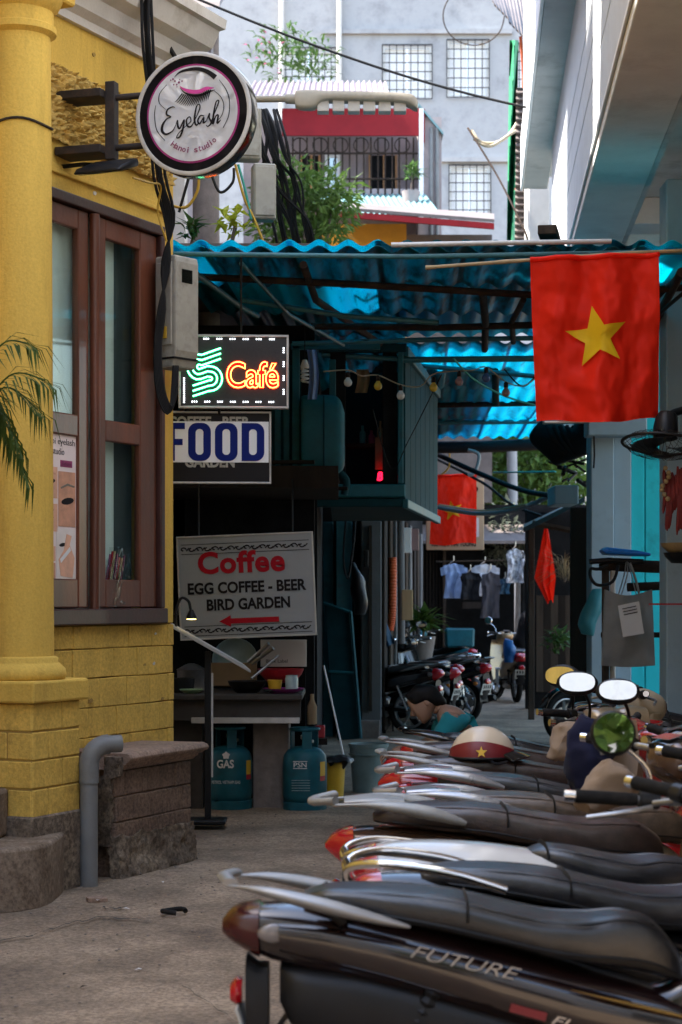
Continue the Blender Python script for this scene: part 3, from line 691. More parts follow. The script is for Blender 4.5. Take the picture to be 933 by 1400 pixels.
# stone bench in front of the dado
bn = thing('stone_bench', YB(.62, .36, 0), BR, 'low brown brick bench with a moulded capstone against the yellow wall', 'bench')
bx0, bx1, by0, by1 = -.18, .66, -.355, 0.0
part('core', 'bench_stone', bn, lambda m: m.span((bx0 + .02, by0, 0), (bx1 - .06, by1 - .02, .62)))
random.seed(5); z = .17; row = 0
while z < .56:
    s = bx0; first = True
    while s < bx1 - .05:
        Lb = min((.09 if row % 2 else .18) if first else .185, bx1 - s); first = False
        part('brick', 'bench_stone', bn, lambda m: (m.span((s + .0015, by1 - .06, z + .0015), (s + Lb - .0015, by1 + random.uniform(-.003, .003), z + .1345)), m.jitter(.004, 14, seed=s)), bevel=.006)
        s += Lb
    for q in range(2):
        part('brick', 'bench_stone', bn, lambda m: (m.span((bx0 - .003, by0 + .177 * q + .002, z + .0015), (bx0 + .05, by0 + .177 * q + .17, z + .134)), m.jitter(.003, 14)), bevel=.006)
    z += .137; row += 1
part('mortar_skirt', 'plaster_grey', bn, lambda m: (m.grid(lambda a, b: (bx0 - .02 + (bx1 - bx0 + .02) * a, by1 + .035 * (1 - b) ** 2 + .010 + .016 * noise.noise(Vector((a * 7, b * 3, 2))) + .014 * noise.noise(Vector((a * 20, b * 10, 1))), -.005 + .235 * b + .03 * noise.noise(Vector((a * 8, 3, 7))) * b), 50, 14, thick=(0, -.06, 0))), smooth=70)
def cap(m):
    prof = [(0, .585), (.012, .587), (.02, .60), (.03, .605), (.032, .617), (.05, .622), (.056, .634), (.07, .640), (.076, .655), (.068, .672), (.05, .68)]
    def ring(o, z): return [(bx0 - o, by0, z), (bx1 - .03, by0, z), (bx1 - .03, by1 + o, z), (bx0 - o, by1 + o, z)]
    vs = []
    for o, zz in prof: vs += ring(o, zz)
    n = len(prof); m.add(vs, [(4 * i + k, 4 * i + (k + 1) % 4, 4 * i + 4 + (k + 1) % 4, 4 * i + 4 + k) for i in range(n - 1) for k in range(4)] + [(0, 3, 2, 1), tuple(4 * (n - 1) + k for k in range(4))])
    m.jitter(.006, 7)
part('capstone', 'bench_cap', bn, cap, bevel=.004, smooth=40)
part('broken_end', 'plaster_grey', bn, lambda m: (m.grid(lambda a, b: (bx1 - .03 + .045 * a + .02 * noise.noise(Vector((a * 6, b * 9, 3))), by1 - .02 + .03 * noise.noise(Vector((b * 10, a * 5, 0))) + .05 * (b > .75), .18 + .48 * b), 6, 24, thick=(-.02, -.1, 0))), smooth=60)
# front steps
st = thing('front_steps', GP(0, 1252), 0, 'worn rounded concrete doorsteps below the yellow column', 'steps')
def round_step(m, cx, cy, rx, ry, z0, z1):
    n = 40
    poly = [(cx + rx * math.copysign(abs(math.cos(t)) ** .55, math.cos(t)), cy + ry * math.copysign(abs(math.sin(t)) ** .55, math.sin(t))) for t in [2 * math.pi * k / n for k in range(n)]]
    m.prism(poly, (0, 0, z0), (1, 0, 0), (0, 1, 0), (0, 0, z1 - z0))
s0 = GP(0, 1250)
part('step', 'step_stone', st, lambda m: round_step(m, -2.10, 9.62, .68, .60, -.01, .31), bevel=.02, world=True, bseg=3, smooth=50)
part('step', 'step_stone', st, lambda m: round_step(m, -2.22, 9.72, .54, .50, .31, .55), bevel=.02, world=True, bseg=3, smooth=50)

# ------------------------------------------------------------------ round light-box sign with its bracket
sc_ = Vector((-.78, 10.06, 4.07))
rs = thing('round_sign', sc_, BR + R(7), 'round black and white light-box sign with magenta ring reading Eyelash', 'sign')
Rx = Matrix.Rotation(R(90), 3, 'Y')          # lathe axis z -> local x
part('drum', 'black_gloss', rs, lambda m: m.lathe([(.318, -.095), (.328, -.09), (.329, -.01), (.325, .004)], (0, 0, 0), 72, Rx), smooth=40)
part('rim', 'alu_frame', rs, lambda m: m.lathe([(.326, -.004), (.327, .010), (.320, .014), (.305, .012), (.305, .002)], (0, 0, 0), 72, Rx), smooth=40)
part('black_ring', 'sign_black', rs, lambda m: m.lathe([(1e-5, .006), (.306, .006)], (0, 0, 0), 72, Rx))
part('magenta_ring', 'magenta', rs, lambda m: m.lathe([(1e-5, .0085), (.262, .0085)], (0, 0, 0), 72, Rx))
part('face', 'sign_white', rs, lambda m: m.lathe([(1e-5, .011), (.252, .011)], (0, 0, 0), 72, Rx))
# artwork drawn as flat ribbons: helper maps sign pixels of the zoomed face to the disc
def S2(px, py): return Vector((.0135, (px - 437) / 390 * .329, -(py - 468) / 410 * .329 * 1.0))
def ribbon(name, pts, ws, mt, parent, res=40, lift=.0):
    q = cr([(a, b, w) for (a, b), w in zip(pts, ws)], res)
    m = MB(); vs = []
    for i, (a, b, w) in enumerate(q):
        a2, b2, _ = q[min(i + 1, len(q) - 1)]; a1, b1, _ = q[max(i - 1, 0)]
        tx, ty = a2 - a1, b2 - b1; l = math.hypot(tx, ty) or 1; nx, ny = -ty / l * w / 2, tx / l * w / 2
        vs += [S2(a + nx, b + ny) + Vector((lift, 0, 0)), S2(a - nx, b - ny) + Vector((lift, 0, 0))]
    m.add(vs, [(2 * i, 2 * i + 1, 2 * i + 3, 2 * i + 2) for i in range(len(q) - 1)])
    return m.build(name, mt, parent)
ribbon('eyebrow', [(312, 222), (350, 190), (410, 178), (480, 180), (540, 205), (590, 245)], [2, 12, 20, 24, 28, 34], 'sign_black', rs)
ribbon('eyelid', [(350, 280), (375, 302), (420, 322), (480, 328), (530, 312), (580, 312)], [2, 14, 26, 26, 24, 4], 'magenta', rs)
ribbon('lash_line', [(352, 290), (380, 325), (430, 348), (490, 352), (540, 338), (585, 325)], [3, 8, 16, 18, 14, 3], 'sign_black', rs)
for k in range(17):
    t = k / 16; x0 = 368 + 190 * t; y0 = 322 + 30 * math.sin(math.pi * min(1, t + .1)); x1 = 315 + 225 * t; y1 = 345 + 75 * math.sin(math.pi * (.18 + .62 * t))
    ribbon('lash', [(x0, y0), ((x0 + x1) / 2 - 6, (y0 + y1) / 2 + 12), (x1, y1)], [9, 7, 1.5], 'sign_black', rs, 8)
ribbon('arc', [(262, 265), (215, 320), (212, 380), (255, 428)], [3, 5, 5, 3], 'sign_black', rs)
ribbon('arc', [(188, 395), (180, 460), (195, 560), (250, 634)], [3, 6, 6, 4], 'sign_black', rs)
ribbon('arc', [(615, 262), (660, 330), (682, 400), (678, 500), (640, 580)], [3, 6, 6, 6, 4], 'sign_black', rs)
ribbon('arc', [(580, 330), (625, 375), (645, 430), (635, 490), (605, 530)], [3, 5, 5, 5, 3], 'sign_black', rs)
for x, y, r in ((290, 238, 5), (305, 232, 7), (318, 246, 6), (345, 257, 8), (330, 270, 6), (366, 250, 5), (310, 268, 5), (332, 285, 4), (350, 238, 4)):
    part('dot', 'plum', rs, lambda m: m.prism([(r * math.cos(t), r * math.sin(t)) for t in range(6)], S2(x, y), (0, .329 / 390, 0), (0, 0, .329 / 390), (.0008, 0, 0)))
# script lettering "Eyelash"
for pts, ws in (
    ([(318, 420), (300, 415), (268, 430), (262, 462), (290, 480), (262, 492), (235, 530), (232, 570), (258, 592), (300, 575), (325, 535)], [4, 7, 9, 11, 7, 8, 14, 16, 12, 7, 4]),
    ([(325, 535), (335, 505), (338, 545), (352, 560), (380, 505), (372, 565), (352, 615), (330, 620), (345, 590), (395, 545)], [4, 6, 12, 9, 7, 12, 10, 7, 5, 4]),
    ([(395, 545), (425, 520), (418, 490), (398, 505), (400, 545), (425, 555), (450, 520)], [4, 6, 7, 8, 11, 9, 4]),
    ([(450, 520), (485, 440), (480, 412), (462, 430), (450, 510), (462, 548), (480, 530)], [4, 7, 6, 8, 12, 9, 4]),
    ([(515, 492), (490, 488), (472, 520), (485, 540), (512, 500), (510, 535), (530, 525)], [5, 8, 10, 9, 7, 11, 4]),
    ([(530, 525), (550, 478), (548, 505), (562, 540), (540, 562), (528, 552)], [4, 7, 10, 10, 7, 4]),
    ([(555, 545), (600, 440), (612, 400), (595, 405), (580, 470), (572, 548), (592, 500), (608, 495), (602, 545), (625, 525)], [4, 7, 7, 7, 10, 12, 7, 9, 11, 4])):
    ribbon('script', pts, [w * 1.15 for w in ws], 'sign_black', rs, 60, .0006)
# curved small lettering
word = 'Hanoi studio'; n = len(word)
for i, ch in enumerate(word):
    if ch == ' ': continue
    a = R(-127 + 78 * i / (n - 1)); rr = .196
    c = Vector((.0135, rr * math.cos(a) * 1.0 + .001, rr * math.sin(a) - .012)); up = Vector((0, -math.cos(a), -math.sin(a))); ri = up.cross(Vector((1, 0, 0)))
    h = .03 if ch.isupper() or ch in 'tdi' else .022
    wd = {'i': .007, 't': .013, 'H': .026}.get(ch, .02)
    lettering('letter', ch, 'plum', rs, c - ri * wd / 2, ri, up, wd, h, .001, offset=.01)
# bracket: two arms from the wall and rods into the drum (local x towards the street, y out of the wall)
lo = inv @ sc_
for dz in (-.15, .15):
    part('arm', 'rust_black', rs, lambda m: m.span((-.14, -lo.y, dz - .022), (.04, -.52, dz + .022)), bevel=.003)
    part('rod', 'rust_black', rs, lambda m: m.cyl((-.05, -.49, dz * .9), (-.05, -.31, dz * .9), .018, 12), smooth=40)
part('upright', 'rust_black', rs, lambda m: m.span((-.08, -.52, -.20), (-.02, -.465, .22)), bevel=.003)
# flood lamp under the bracket
fl = thing('flood_lamp', P(150, 232, 10.15), BR, 'slim black LED flood lamp above the wooden window', 'lamp')
tl = Matrix.Rotation(R(18), 3, 'Y')
part('housing', 'black_plastic', fl, lambda m: (m.loft([(-.10, 0, .03, .0, .12), (-.06, 0, .045, -.005, .15), (.10, 0, .03, -.005, .15), (.14, 0, .012, -.002, .14)], 12, 6), m.xf(tl)), bevel=.003, smooth=40)
part('glass', 'glass_dark', fl, lambda m: (m.span((-.05, -.13, -.009), (.11, .13, -.0065)), m.xf(tl)))
part('bracket', 'black_metal', fl, lambda m: (m.tube([(-.05, -.08, .04), (-.06, -.2, .06), (-.06, -.42, .06)], .012, 8)))
# cables on the pillar corner
def cable(name, pts, r, mt, label, cat='cable', n=6, res=40, group=None):
    m = MB(); m.tube(cr([tuple(p) for p in pts], res), r, n)
    return tag(m.build(name, mt, smooth=60), label, cat, group)
random.seed(21)
for i in range(6):
    o = random.uniform(-.04, .04)
    cable('wall_cable', [P(194 + i * 2.4, -20, 10.7 + o), P(197 + i * 2.2 + 60 * o, 60, 10.72 + o), P(204 + i * 2.4 - 50 * o, 150, 10.85), P(212 + i * 2.5 + 70 * o, 240, 11.0), P(226 + i * 2.5, 300, 11.1), P(232 - i * 2, 360, 11.12), P(218 + i * 1.5, 420, 11.1), P(212 + i * 1.5, 480, 11.08), P(215 + i * 2, 535, 11.08), P(228 + i, 565 - i * 2, 11.1), P(240 - i, 545, 11.12), P(243 - i, 500, 11.14)], .0095, 'cable', 'black cable in the bundle hanging down the corner of the yellow house', group='cables looped down the yellow corner')
cable('thick_cable', [P(200, -20, 11.2), P(216, 20, 11.2), P(236, 72, 11.25), P(300, 160, 11.4)], .016, 'cable', 'thick black cable slanting behind the round sign from the eaves')
cable('yellow_wire', [P(182, 243, 10.5), P(205, 250, 10.8), P(220, 255, 11.0), P(216, 290, 11.05), P(228, 330, 11.06)], .006, 'cable_yellow', 'thin yellow wire running along the moulding to the corner')
# gutter and roof bits above the corner
mb = MB(); mb.cyl(P(160, -8, 11.6), P(236, 36, 12.2), .045, 14); mb.cyl(P(236, 38, 12.2), P(236, -20, 12.2), .05, 14)
tag(mb.build('gutter_pipe', 'pvc_grey', smooth=50), 'grey gutter pipes meeting above the cornice of the yellow house', 'pipe')
# electricity meter cabinet on the corner
mc = thing('meter_cabinet', P(243, 505, 11.25), R(-38), 'tall dirty grey electric meter cabinet strapped at the corner beside the window', 'meter box')
def hexp(m, t0, t1, w0, w1):
    m.prism([(-w0, 0), (w1, .0), (w1 + .03, .10), (w1 + .03, .62), (w0 - .02, .66), (-w0, .66)], (0, t0, 0), (1, 0, 0), (0, 0, 1), (0, t1 - t0, 0))
part('case', 'meter_grey', mc, lambda m: hexp(m, -.10, .10, .09, .05), bevel=.012, bseg=2)
part('door', 'meter_grey', mc, lambda m: m.span((-.07, -.112, .13), (.055, -.1005, .62)), bevel=.006)
part('window', 'glass_dark', mc, lambda m: m.span((.0805, -.05, .50), (.083, .04, .58)))
part('lock', 'yellow_plastic', mc, lambda m: m.span((-.01, -.122, .17), (.022, -.1125, .24)), bevel=.003)
part('strap', 'black_metal', mc, lambda m: m.span((-.095, -.106, .05), (.072, .104, .062)))

# ================================================================== CANOPY OF CORRUGATED SHEETS OVER THE ALLEY
ZC = 3.70; WAVE = .185; AMP = .021
def corr(m, x0, x1, y0, y1, z0, z1, dx=0.0, amp=AMP, ny=6, wave=WAVE, sag=0.0, thick=.004, jit=.006):
    n = max(6, int((x1 - x0) / wave * 10))
    def fn(a, b):
        x = x0 + (x1 - x0) * a; y = y0 + (y1 - y0) * b
        return (x + dx * b, y, z0 + (z1 - z0) * b + amp * math.sin(2 * math.pi * x / wave) - sag * math.sin(math.pi * b) + jit * noise.noise(Vector((x * 3, y * 2, z0))))
    m.grid(fn, n, ny, thick=(0, 0, thick))
cn = thing('alley_canopy', (0.6, 12.0, 0), 0, 'low canopy of blue and blackened corrugated sheets on steel bars spanning the alley', 'canopy')
SL = .071
def sheet(x0, x1, y0, y1, mt, z=0.0, zz=None, **k):
    m = MB(); corr(m, x0, x1, y0, y1, ZC + z, ZC + (z if zz is None else zz), dx=SL * (y1 - y0) * .6, **k)
    return m.build('roof_sheet', mt, cn, world=True, smooth=60)
# front row: blackened sheets, cyan at both ends
xs = [-1.12, -.88, -.33, .23, .78, 1.34, 1.90, 2.45, 3.0]
for i, (a, b) in enumerate(zip(xs, xs[1:])):
    cy = i in (0, 6, 7)
    sheet(a - .02, b + .02, 11.95 + .03 * (i % 2), 13.5, 'sheet_cyan' if cy else 'old_sheet', .004 * (i % 2), .03 + .004 * (i % 2))
    sheet(a - .02, b + .02, 11.93 + .02 * (i % 2), 12.22, 'old_sheet' if i in (3, 4, 5) else 'sheet_cyan', .034 + .004 * (i % 2), .038 + .004 * (i % 2), ny=3)
# second row
for i, (a, b) in enumerate(zip(xs, xs[1:])):
    sheet(a, b + .03, 13.35, 15.25, 'sheet_cyan' if i in (1, 2, 6, 7) else 'old_sheet', .10 + .004 * (i % 2), .10)
# third row: cyan strip, then dark
for i, (a, b) in enumerate(zip(xs, xs[1:])):
    sheet(a + .2, b + .23, 15.15, 16.8, 'sheet_dim' if i in (3, 4) else 'old_sheet' if i < 3 else 'sheet_blue', .14 + .004 * (i % 2), .14)
for i, (a, b) in enumerate(zip(xs[:4], xs[1:4])):
    sheet(a + .3, b + .33, 16.7, 21.3, 'old_sheet', .17 + .004 * (i % 2), .15)
# long back roof of blue sheets
xb = [.35, .91, 1.47, 2.02, 2.58]
for j, (ya, yb2) in enumerate(((16.6, 20.0), (19.9, 23.4), (23.3, 26.6))):
    for i, (a, b) in enumerate(zip(xb, xb[1:])):
        sh = .071 * (ya - 16.6) * .6
        sheet(a + sh, b + sh + .03, ya, yb2, 'sheet_blue', .05 + .02 * j + .004 * (i % 2), .03 + .02 * j, ny=10, sag=.03)
# dark tarpaulin added to shade part of the roof, and planks lying on it
mb = MB(); mb.grid(lambda a, b: (.30 + 1.30 * a + .12 * noise.noise(Vector((b * 5, 0, 0))) + .12 * b, 18.2 + 7.6 * b, ZC + .16 + .05 * noise.noise(Vector((a * 5, b * 12, 0)))), 16, 40, thick=(0, 0, .01))
tag(mb.build('tarpaulin', 'tarp_dark', smooth=60), 'dark tarpaulin added over the far blue roof sheets to shade them', 'tarpaulin')
for x, y, L, a in ((.9, 14.6, 1.6, .1), (1.5, 13.2, 2.2, 1.4), (0.2, 13.4, 1.4, .5)):
    mb = MB(); mb.box((x, y, ZC + .16), (L, .12, .06), a)
    tag(mb.build('roof_plank', 'wood_old', bevel=.005), {0.9: 'weathered plank lying across the second row of roof sheets', 1.5: 'long weathered plank weighing down the black front sheets', 0.2: 'short weathered plank on the black sheets near the meter cabinet'}[x], 'plank')
# bars carrying it
def bar(name, mt, pts, r=.022, n=8, parent=cn, **k):
    m = MB(); m.tube(pts, r, n); return m.build(name, mt, parent, world=True, smooth=50, **k)
bar('edge_bar', 'teal_steel', [P(225, 347, 11.9), P(560, 351, 11.9), P(960, 344, 11.9)], .016)
bar('edge_rail', 'alu_frame', [P(535, 335, 11.86), P(690, 332, 11.86), P(836, 330, 11.86)], .016)
bar('purlin', 'rust_beam', [P(262, 378, 12.6), P(470, 388, 12.6), P(740, 404, 12.6), P(960, 392, 12.6)], .024)
bar('purlin', 'teal_steel', [P(330, 410, 13.4), P(470, 432, 13.4), P(600, 441, 13.4)], .020)
bar('purlin', 'rust_beam', [P(425, 446, 14.2), P(600, 448, 14.2), P(745, 444, 14.2), P(960, 436, 14.2)], .026)
bar('purlin', 'teal_steel', [P(400, 470, 15.2), P(600, 464, 15.2), P(760, 462, 15.2)], .020)
bar('purlin', 'teal_steel', [P(440, 485, 16.0), P(560, 492, 16.0), P(760, 490, 16.0)], .026)
bar('purlin', 'teal_steel', [P(520, 495, 17.5), P(640, 506, 17.5), P(770, 518, 17.5)], .022)
bar('purlin', 'rust_beam', [P(560, 555, 21.4), P(650, 553, 21.4), P(770, 551, 21.4)], .03)
bar('purlin', 'teal_steel', [P(600, 578, 24.0), P(680, 577, 24.0), P(770, 576, 24.0)], .03)
bar('back_beam', 'tarp_dark', [P(560, 612, 26.6), P(650, 611, 26.6), P(770, 606, 26.6)], .085)
# rafters running away from the viewer
bar('rafter', 'rust_beam', [P(415, 362, 12.05), P(432, 410, 13.3), P(520, 470, 15.8)], .026)
bar('rafter', 'teal_steel', [P(262, 370, 12.1), P(330, 420, 13.2), P(352, 432, 13.5)], .020)
bar('rafter', 'rust_beam', [P(660, 400, 12.6), P(664, 440, 14.0), P(663, 478, 15.9)], .028)
bar('rafter', 'rust_beam', [P(716, 410, 12.9), P(700, 440, 14.2), P(702, 468, 15.4)], .022)
bar('rafter', 'rust_beam', [P(932, 372, 12.0), P(880, 470, 15.0), P(850, 530, 18.2)], .03)
bar('post', 'rust_beam', [P(677, 506, 18.0), P(678, 540, 18.2), P(678, 556, 18.2)], .035)
bar('brace', 'teal_steel', [P(330, 360, 12.0), P(395, 430, 13.6), P(470, 472, 15.0)], .014)
# bamboo pole that carries the big flag
mb = MB(); mb.tube(cr([P(582, 366, 11.7), P(730, 355, 11.66), P(830, 348, 11.64), P(960, 341, 11.62)], 20), [.011 + .003 * (i % 5 == 0) for i in range(21)], 8)
tag(mb.build('bamboo_pole', 'bamboo', smooth=60), 'thin bamboo pole lashed along the canopy edge and carrying the big flag', 'pole')
# big flag
def flag(name, u0, v0, u1, v1, d, label, amp, seed, starc, starr, starrot, skew=(0, 0), gather=0.0, swing=0.0, pleat=5.0):
    a0, a1, b0 = P(u0, v0, d), P(u1, v0, d), P(u0, v1, d)
    W = a1.x - a0.x; H = a0.z - b0.z
    fl = thing(name, a0, 0, label, 'flag')
    def fn(a, b):
        x = W * a + skew[0] * b * W * (1 - a) + skew[1] * b * W * a
        x = x + gather * b * W * (.5 - a) + swing * b * b * W
        y = .4 * amp * math.sin(a * pleat * 3.1 + 2.4 * b + seed) * (1 - .4 * b) + amp * (.15 + b) * (math.sin(a * pleat + 1.2 * b + seed) + .6 * noise.noise(Vector((a * 3.2, b * 2.6 + seed, 0)))) + .35 * amp * noise.noise(Vector((a * 8, b * 7, seed))) + .12 * amp * noise.noise(Vector((a * 22, b * 16, seed)))
        z = -H * b + .018 * H * math.sin(a * 7 + seed) * b + (.02 * H * (a - .5))
        return Vector((x, y, z))
    m = MB(); m.grid(fn, 56, 72); m.build('cloth', 'flag_red', fl, smooth=80)
    m = MB(); poly = star_poly(starr, .40, starrot); vs = []; fs = []
    rings = 5
    vs.append(Vector((starc[0], starc[1], 0)))
    fine = []
    for (x0, y0), (x1, y1) in zip(poly, poly[1:] + poly[:1]):
        for k in range(4): fine.append((x0 + (x1 - x0) * k / 4, y0 + (y1 - y0) * k / 4))
    n = len(fine)
    for r in range(1, rings + 1):
        for x, y in fine: vs.append(Vector((starc[0] + x * r / rings, starc[1] - y * r / rings * W / H, 0)))
    pts = []
    for side in (-.004,):
        for q in vs:
            p = fn(q.x, q.y); pts.append(p + Vector((0, side - amp * .22, 0)))
    fs = [(0, 1 + (k + 1) % n, 1 + k) for k in range(n)] + [(1 + r * n + k, 1 + r * n + (k + 1) % n, 1 + (r + 1) * n + (k + 1) % n, 1 + (r + 1) * n + k) for r in range(rings - 1) for k in range(n)]
    m.add(pts, fs); m.build('star', 'flag_yellow', fl, smooth=80)
    return fl, fn, W, H
fl1, ffn, fW, fH = flag('big_flag', 726, 352, 900, 576, 11.6, 'large red flag with a yellow star hanging from a bamboo pole before the canopy', .085, 1.0, (.495, .485), .25, 97, skew=(.055, .02))
m = MB(); m.tube([ffn(i / 20, 0) + Vector((0, 0, .004)) for i in range(21)], .016, 8); m.build('hem', 'flag_red', fl1, smooth=60)
mb = MB(); mb.tube([P(745, 577, 11.62), P(830, 576, 11.62)], .007, 6); 
tag(mb.build('flag_rod', 'white_trim', smooth=60), 'thin white rod just under the lower hem of the big flag', 'rod')

# ------------------------------------------------------------------ signs on the left under the canopy
def frame_sign(name, u0, v0, u1, v1, d, label, th=.05, rz=0.0, fr=.014, face='sign_black', frame_m='alu_frame', roll=0.0):
    a = P(u0, v1, d); W = (u1 - u0) / FPX * d; H = (v1 - v0) / FPX * d
    t = thing(name, a, rz, label, 'sign'); t.rotation_euler = (0, roll, rz)
    part('panel', face, t, lambda m: m.span((fr * .5, 0.002, fr * .5), (W - fr * .5, th, H - fr * .5)))
    part('frame', frame_m, t, lambda m: (m.span((0, -.008, 0), (W, th * .9, fr)), m.span((0, -.008, H - fr), (W, th * .9, H)), m.span((0, -.0078, fr), (fr, th * .9, H - fr)), m.span((W - fr, -.0078, fr), (W, th * .9, H - fr))), bevel=.002)
    return t, W, H
U, W3 = Vector((1, 0, 0)), Vector((0, 0, 1))
cf, W, H = frame_sign('led_sign', 244, 457, 395, 558, 12.0, 'black LED sign with a glowing green S and red Café lettering', .06, R(3), face='sign_face_dark')
k = W / 151.0
def C2(px, py, y=-.004): return Vector(((px - 244) * k, y, H - (py - 457) * k))
for i in range(3):
    d = (i - 1) * 7.2
    pts = [(302, 484 + d * .9), (285, 489 + d), (270, 494 + d), (262 + (d * .0), 502 + d * .55), (263, 510 + d * .1), (272, 512 - d * .4), (285, 508 - d * .3), (296, 506 - d * .2)]
    pts = []
    for t in range(0, 9): pts.append((302 - 3.2 * t + (0), 483 + t * 1.15 + d))
    for t in range(0, 9):
        a = R(105 + 150 * t / 8); r = 10.5 - d; pts.append((273 + (r) * math.cos(a) * .95, 501.5 - r * math.sin(a)))
    for t in range(1, 5): pts.append((272 + 3.0 * t, 512 - d - t * 1.1 ))
    for t in range(0, 9):
        a = R(75 - 150 * t / 8); r = 9.5 + d; pts.append((288 + r * math.cos(a) * .95, 517.5 - r * math.sin(a)))
    for t in range(0, 8): pts.append((285 - 3.0 * t, 527.5 + d + t * 1.0))
    m = MB(); m.tube([C2(*q) for q in pts], .0065, 6); m.build('neon_stroke', 'neon_green', cf, smooth=60)
    m = MB(); m.tube([C2(*q, -.0095) for q in pts], .0028, 6); m.build('neon_core', 'neon_green_core', cf, smooth=60)
lettering('letters', 'Café', 'red_ink', cf, C2(311, 529, -.001), U, W3, 69 * k, 34 * k, .002, offset=.01)
neon_text('neon_outline', 'Café', 'neon_red', cf, C2(310, 530, -.005), U, W3, 71 * k, 36 * k, .0046, offset=.015)
neon_text('neon_core', 'Café', 'neon_yellow', cf, C2(310.5, 529.5, -.011), U, W3, 70 * k, 35 * k, .0020, offset=.015)
mb = MB()
def leds(x, y, vert=False):
    for j in (-1, 0, 1):
        mb.box(C2(x + (0 if vert else j * 3.0), y + (j * 3.0 if vert else 0), -.004), (.005, .004, .009) if not vert else (.009, .004, .005))
for i in range(7): leds(264 + i * 18, 463); leds(266 + i * 17.5, 549)
for i in range(4): leds(388, 478 + i * 19, True); leds(252, 520 + i * 9, True)
o = mb.build('led_border', 'led_white', cf); o['kind'] = 'stuff'
fs, W, H = frame_sign('food_sign', 226, 562, 371, 661, 12.05, 'black sign board with a white panel reading FOOD in bold blue letters', .04, R(3), fr=.012)
k = W / 145.0
part('white_panel', 'sign_white', fs, lambda m: m.span((.012, -.004, H - 70 * k), (W - .016, .0015, H - 14 * k)), bevel=.001)
def rr_ring(m, x, w, h, t, ro, ri, sq=False):
    def loop(x0, x1, y0, y1, r, sq):
        pts = []
        for cx, cy, a0 in ((x1 - r, y1 - r, 0), (x0 + r, y1 - r, 90), (x0 + r, y0 + r, 180), (x1 - r, y0 + r, 270)):
            for q in range(7):
                a = R(a0 + 15 * q); rr_ = r
                if sq and a0 in (90, 180): pts.append((x0 + .0001 * q if sq == 1 else x0, (y1 if a0 == 90 else y0)))
                else: pts.append((cx + rr_ * math.cos(a), cy + rr_ * math.sin(a)))
        return pts
    o_ = loop(x, x + w, 0, h, ro, 1 if sq else 0); i_ = loop(x + t, x + w - t, t * .82, h - t * .82, ri, 0); n = len(o_)
    base = Vector((3 * k, -.0045, H - 68 * k))
    f = [base + Vector((a * k, -.003, b * k)) for a, b in o_ + i_]; bk_ = [p + Vector((0, .0028, 0)) for p in f]
    m.add(f + bk_, [(j, (j + 1) % n, n + (j + 1) % n, n + j) for j in range(n)] + [(j, (j + 1) % n, 2 * n + (j + 1) % n, 2 * n + j) for j in range(n)] + [(n + j, n + (j + 1) % n, 3 * n + (j + 1) % n, 3 * n + j) for j in range(n)])
part('letter', 'food_blue', fs, lambda m: m.prism([(0, 0), (10.5, 0), (10.5, 21.5), (21, 21.5), (21, 30), (10.5, 30), (10.5, 43.5), (24, 43.5), (24, 52), (0, 52)], Vector((3 * k, -.0075, H - 68 * k)), (k, 0, 0), (0, 0, k), (0, .0028, 0)))
part('letter', 'food_blue', fs, lambda m: rr_ring(m, 28.5, 31, 52, 10.2, 12, 5))
part('letter', 'food_blue', fs, lambda m: rr_ring(m, 65, 31, 52, 10.2, 12, 5))
part('letter', 'food_blue', fs, lambda m: rr_ring(m, 101.5, 31, 52, 10.2, 12, 5, True))
lettering('lettering', 'COFFEE - BEER', 'meter_grey', fs, Vector((4 * k, -.0005, H - 22 * k)), U, W3, 112 * k, 15 * k, .0015, offset=.04)
lettering('lettering', 'GARDEN', 'meter_grey', fs, Vector((27 * k, -.0005, H - 77 * k)), U, W3, 68 * k, 15 * k, .0015, offset=.04)
# hanger holding both signs
mb = MB(); mb.tube([P(330, 351, 11.98), P(330, 460, 12.03)], .008, 6); mb.build('hanger', 'black_metal', cf, world=True)
mb = MB(); mb.tube([P(300, 556, 12.05), P(300, 566, 12.06)], .010, 6); mb.build('hanger', 'black_metal', fs, world=True)

# ------------------------------------------------------------------ coffee shop front (dark recess behind the signs)
sp = thing('coffee_shop', (-.8, 15.6, 0), 0, 'dark teal timber cafe front recessed under the canopy', 'shop front')
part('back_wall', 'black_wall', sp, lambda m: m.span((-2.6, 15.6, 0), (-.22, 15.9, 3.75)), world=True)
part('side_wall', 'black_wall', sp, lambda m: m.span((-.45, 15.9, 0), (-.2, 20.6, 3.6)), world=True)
part('floor_beam', 'dark_wood', sp, lambda m: m.span((-2.4, 13.9, 2.32), (-.02, 15.6, 2.48)), world=True)
for i in range(5):
    part('batten', 'dark_wood', sp, lambda m: m.box(P(330 + 12 * i, 632 + 9 * i, 14.2 + .1 * i) + Vector((0, 0, 0)), (1.1, .05, .028), R(-2)), world=True, bevel=.004)
for u, d, v0, v1, w in ((455, 15.9, 492, 655, .055), (405, 15.4, 470, 640, .06)):
    part('post', 'teal_paint', sp, lambda m: m.span((P(u, 0, d).x - w / 2, d - .03, P(0, v1, d).z), (P(u, 0, d).x + w / 2, d + .03, P(0, v0, d).z)), world=True, bevel=.004)
part('rail', 'teal_paint', sp, lambda m: m.span((P(398, 0, 15.4).x, 15.37, P(0, 478, 15.4).z), (P(520, 0, 15.4).x, 15.43, P(0, 470, 15.4).z)), world=True, bevel=.004)
part('panel', 'teal_dark', sp, lambda m: m.span((P(372, 0, 15.5).x, 15.46, P(0, 640, 15.5).z), (P(412, 0, 15.5).x, 15.5, P(0, 500, 15.5).z)), world=True)
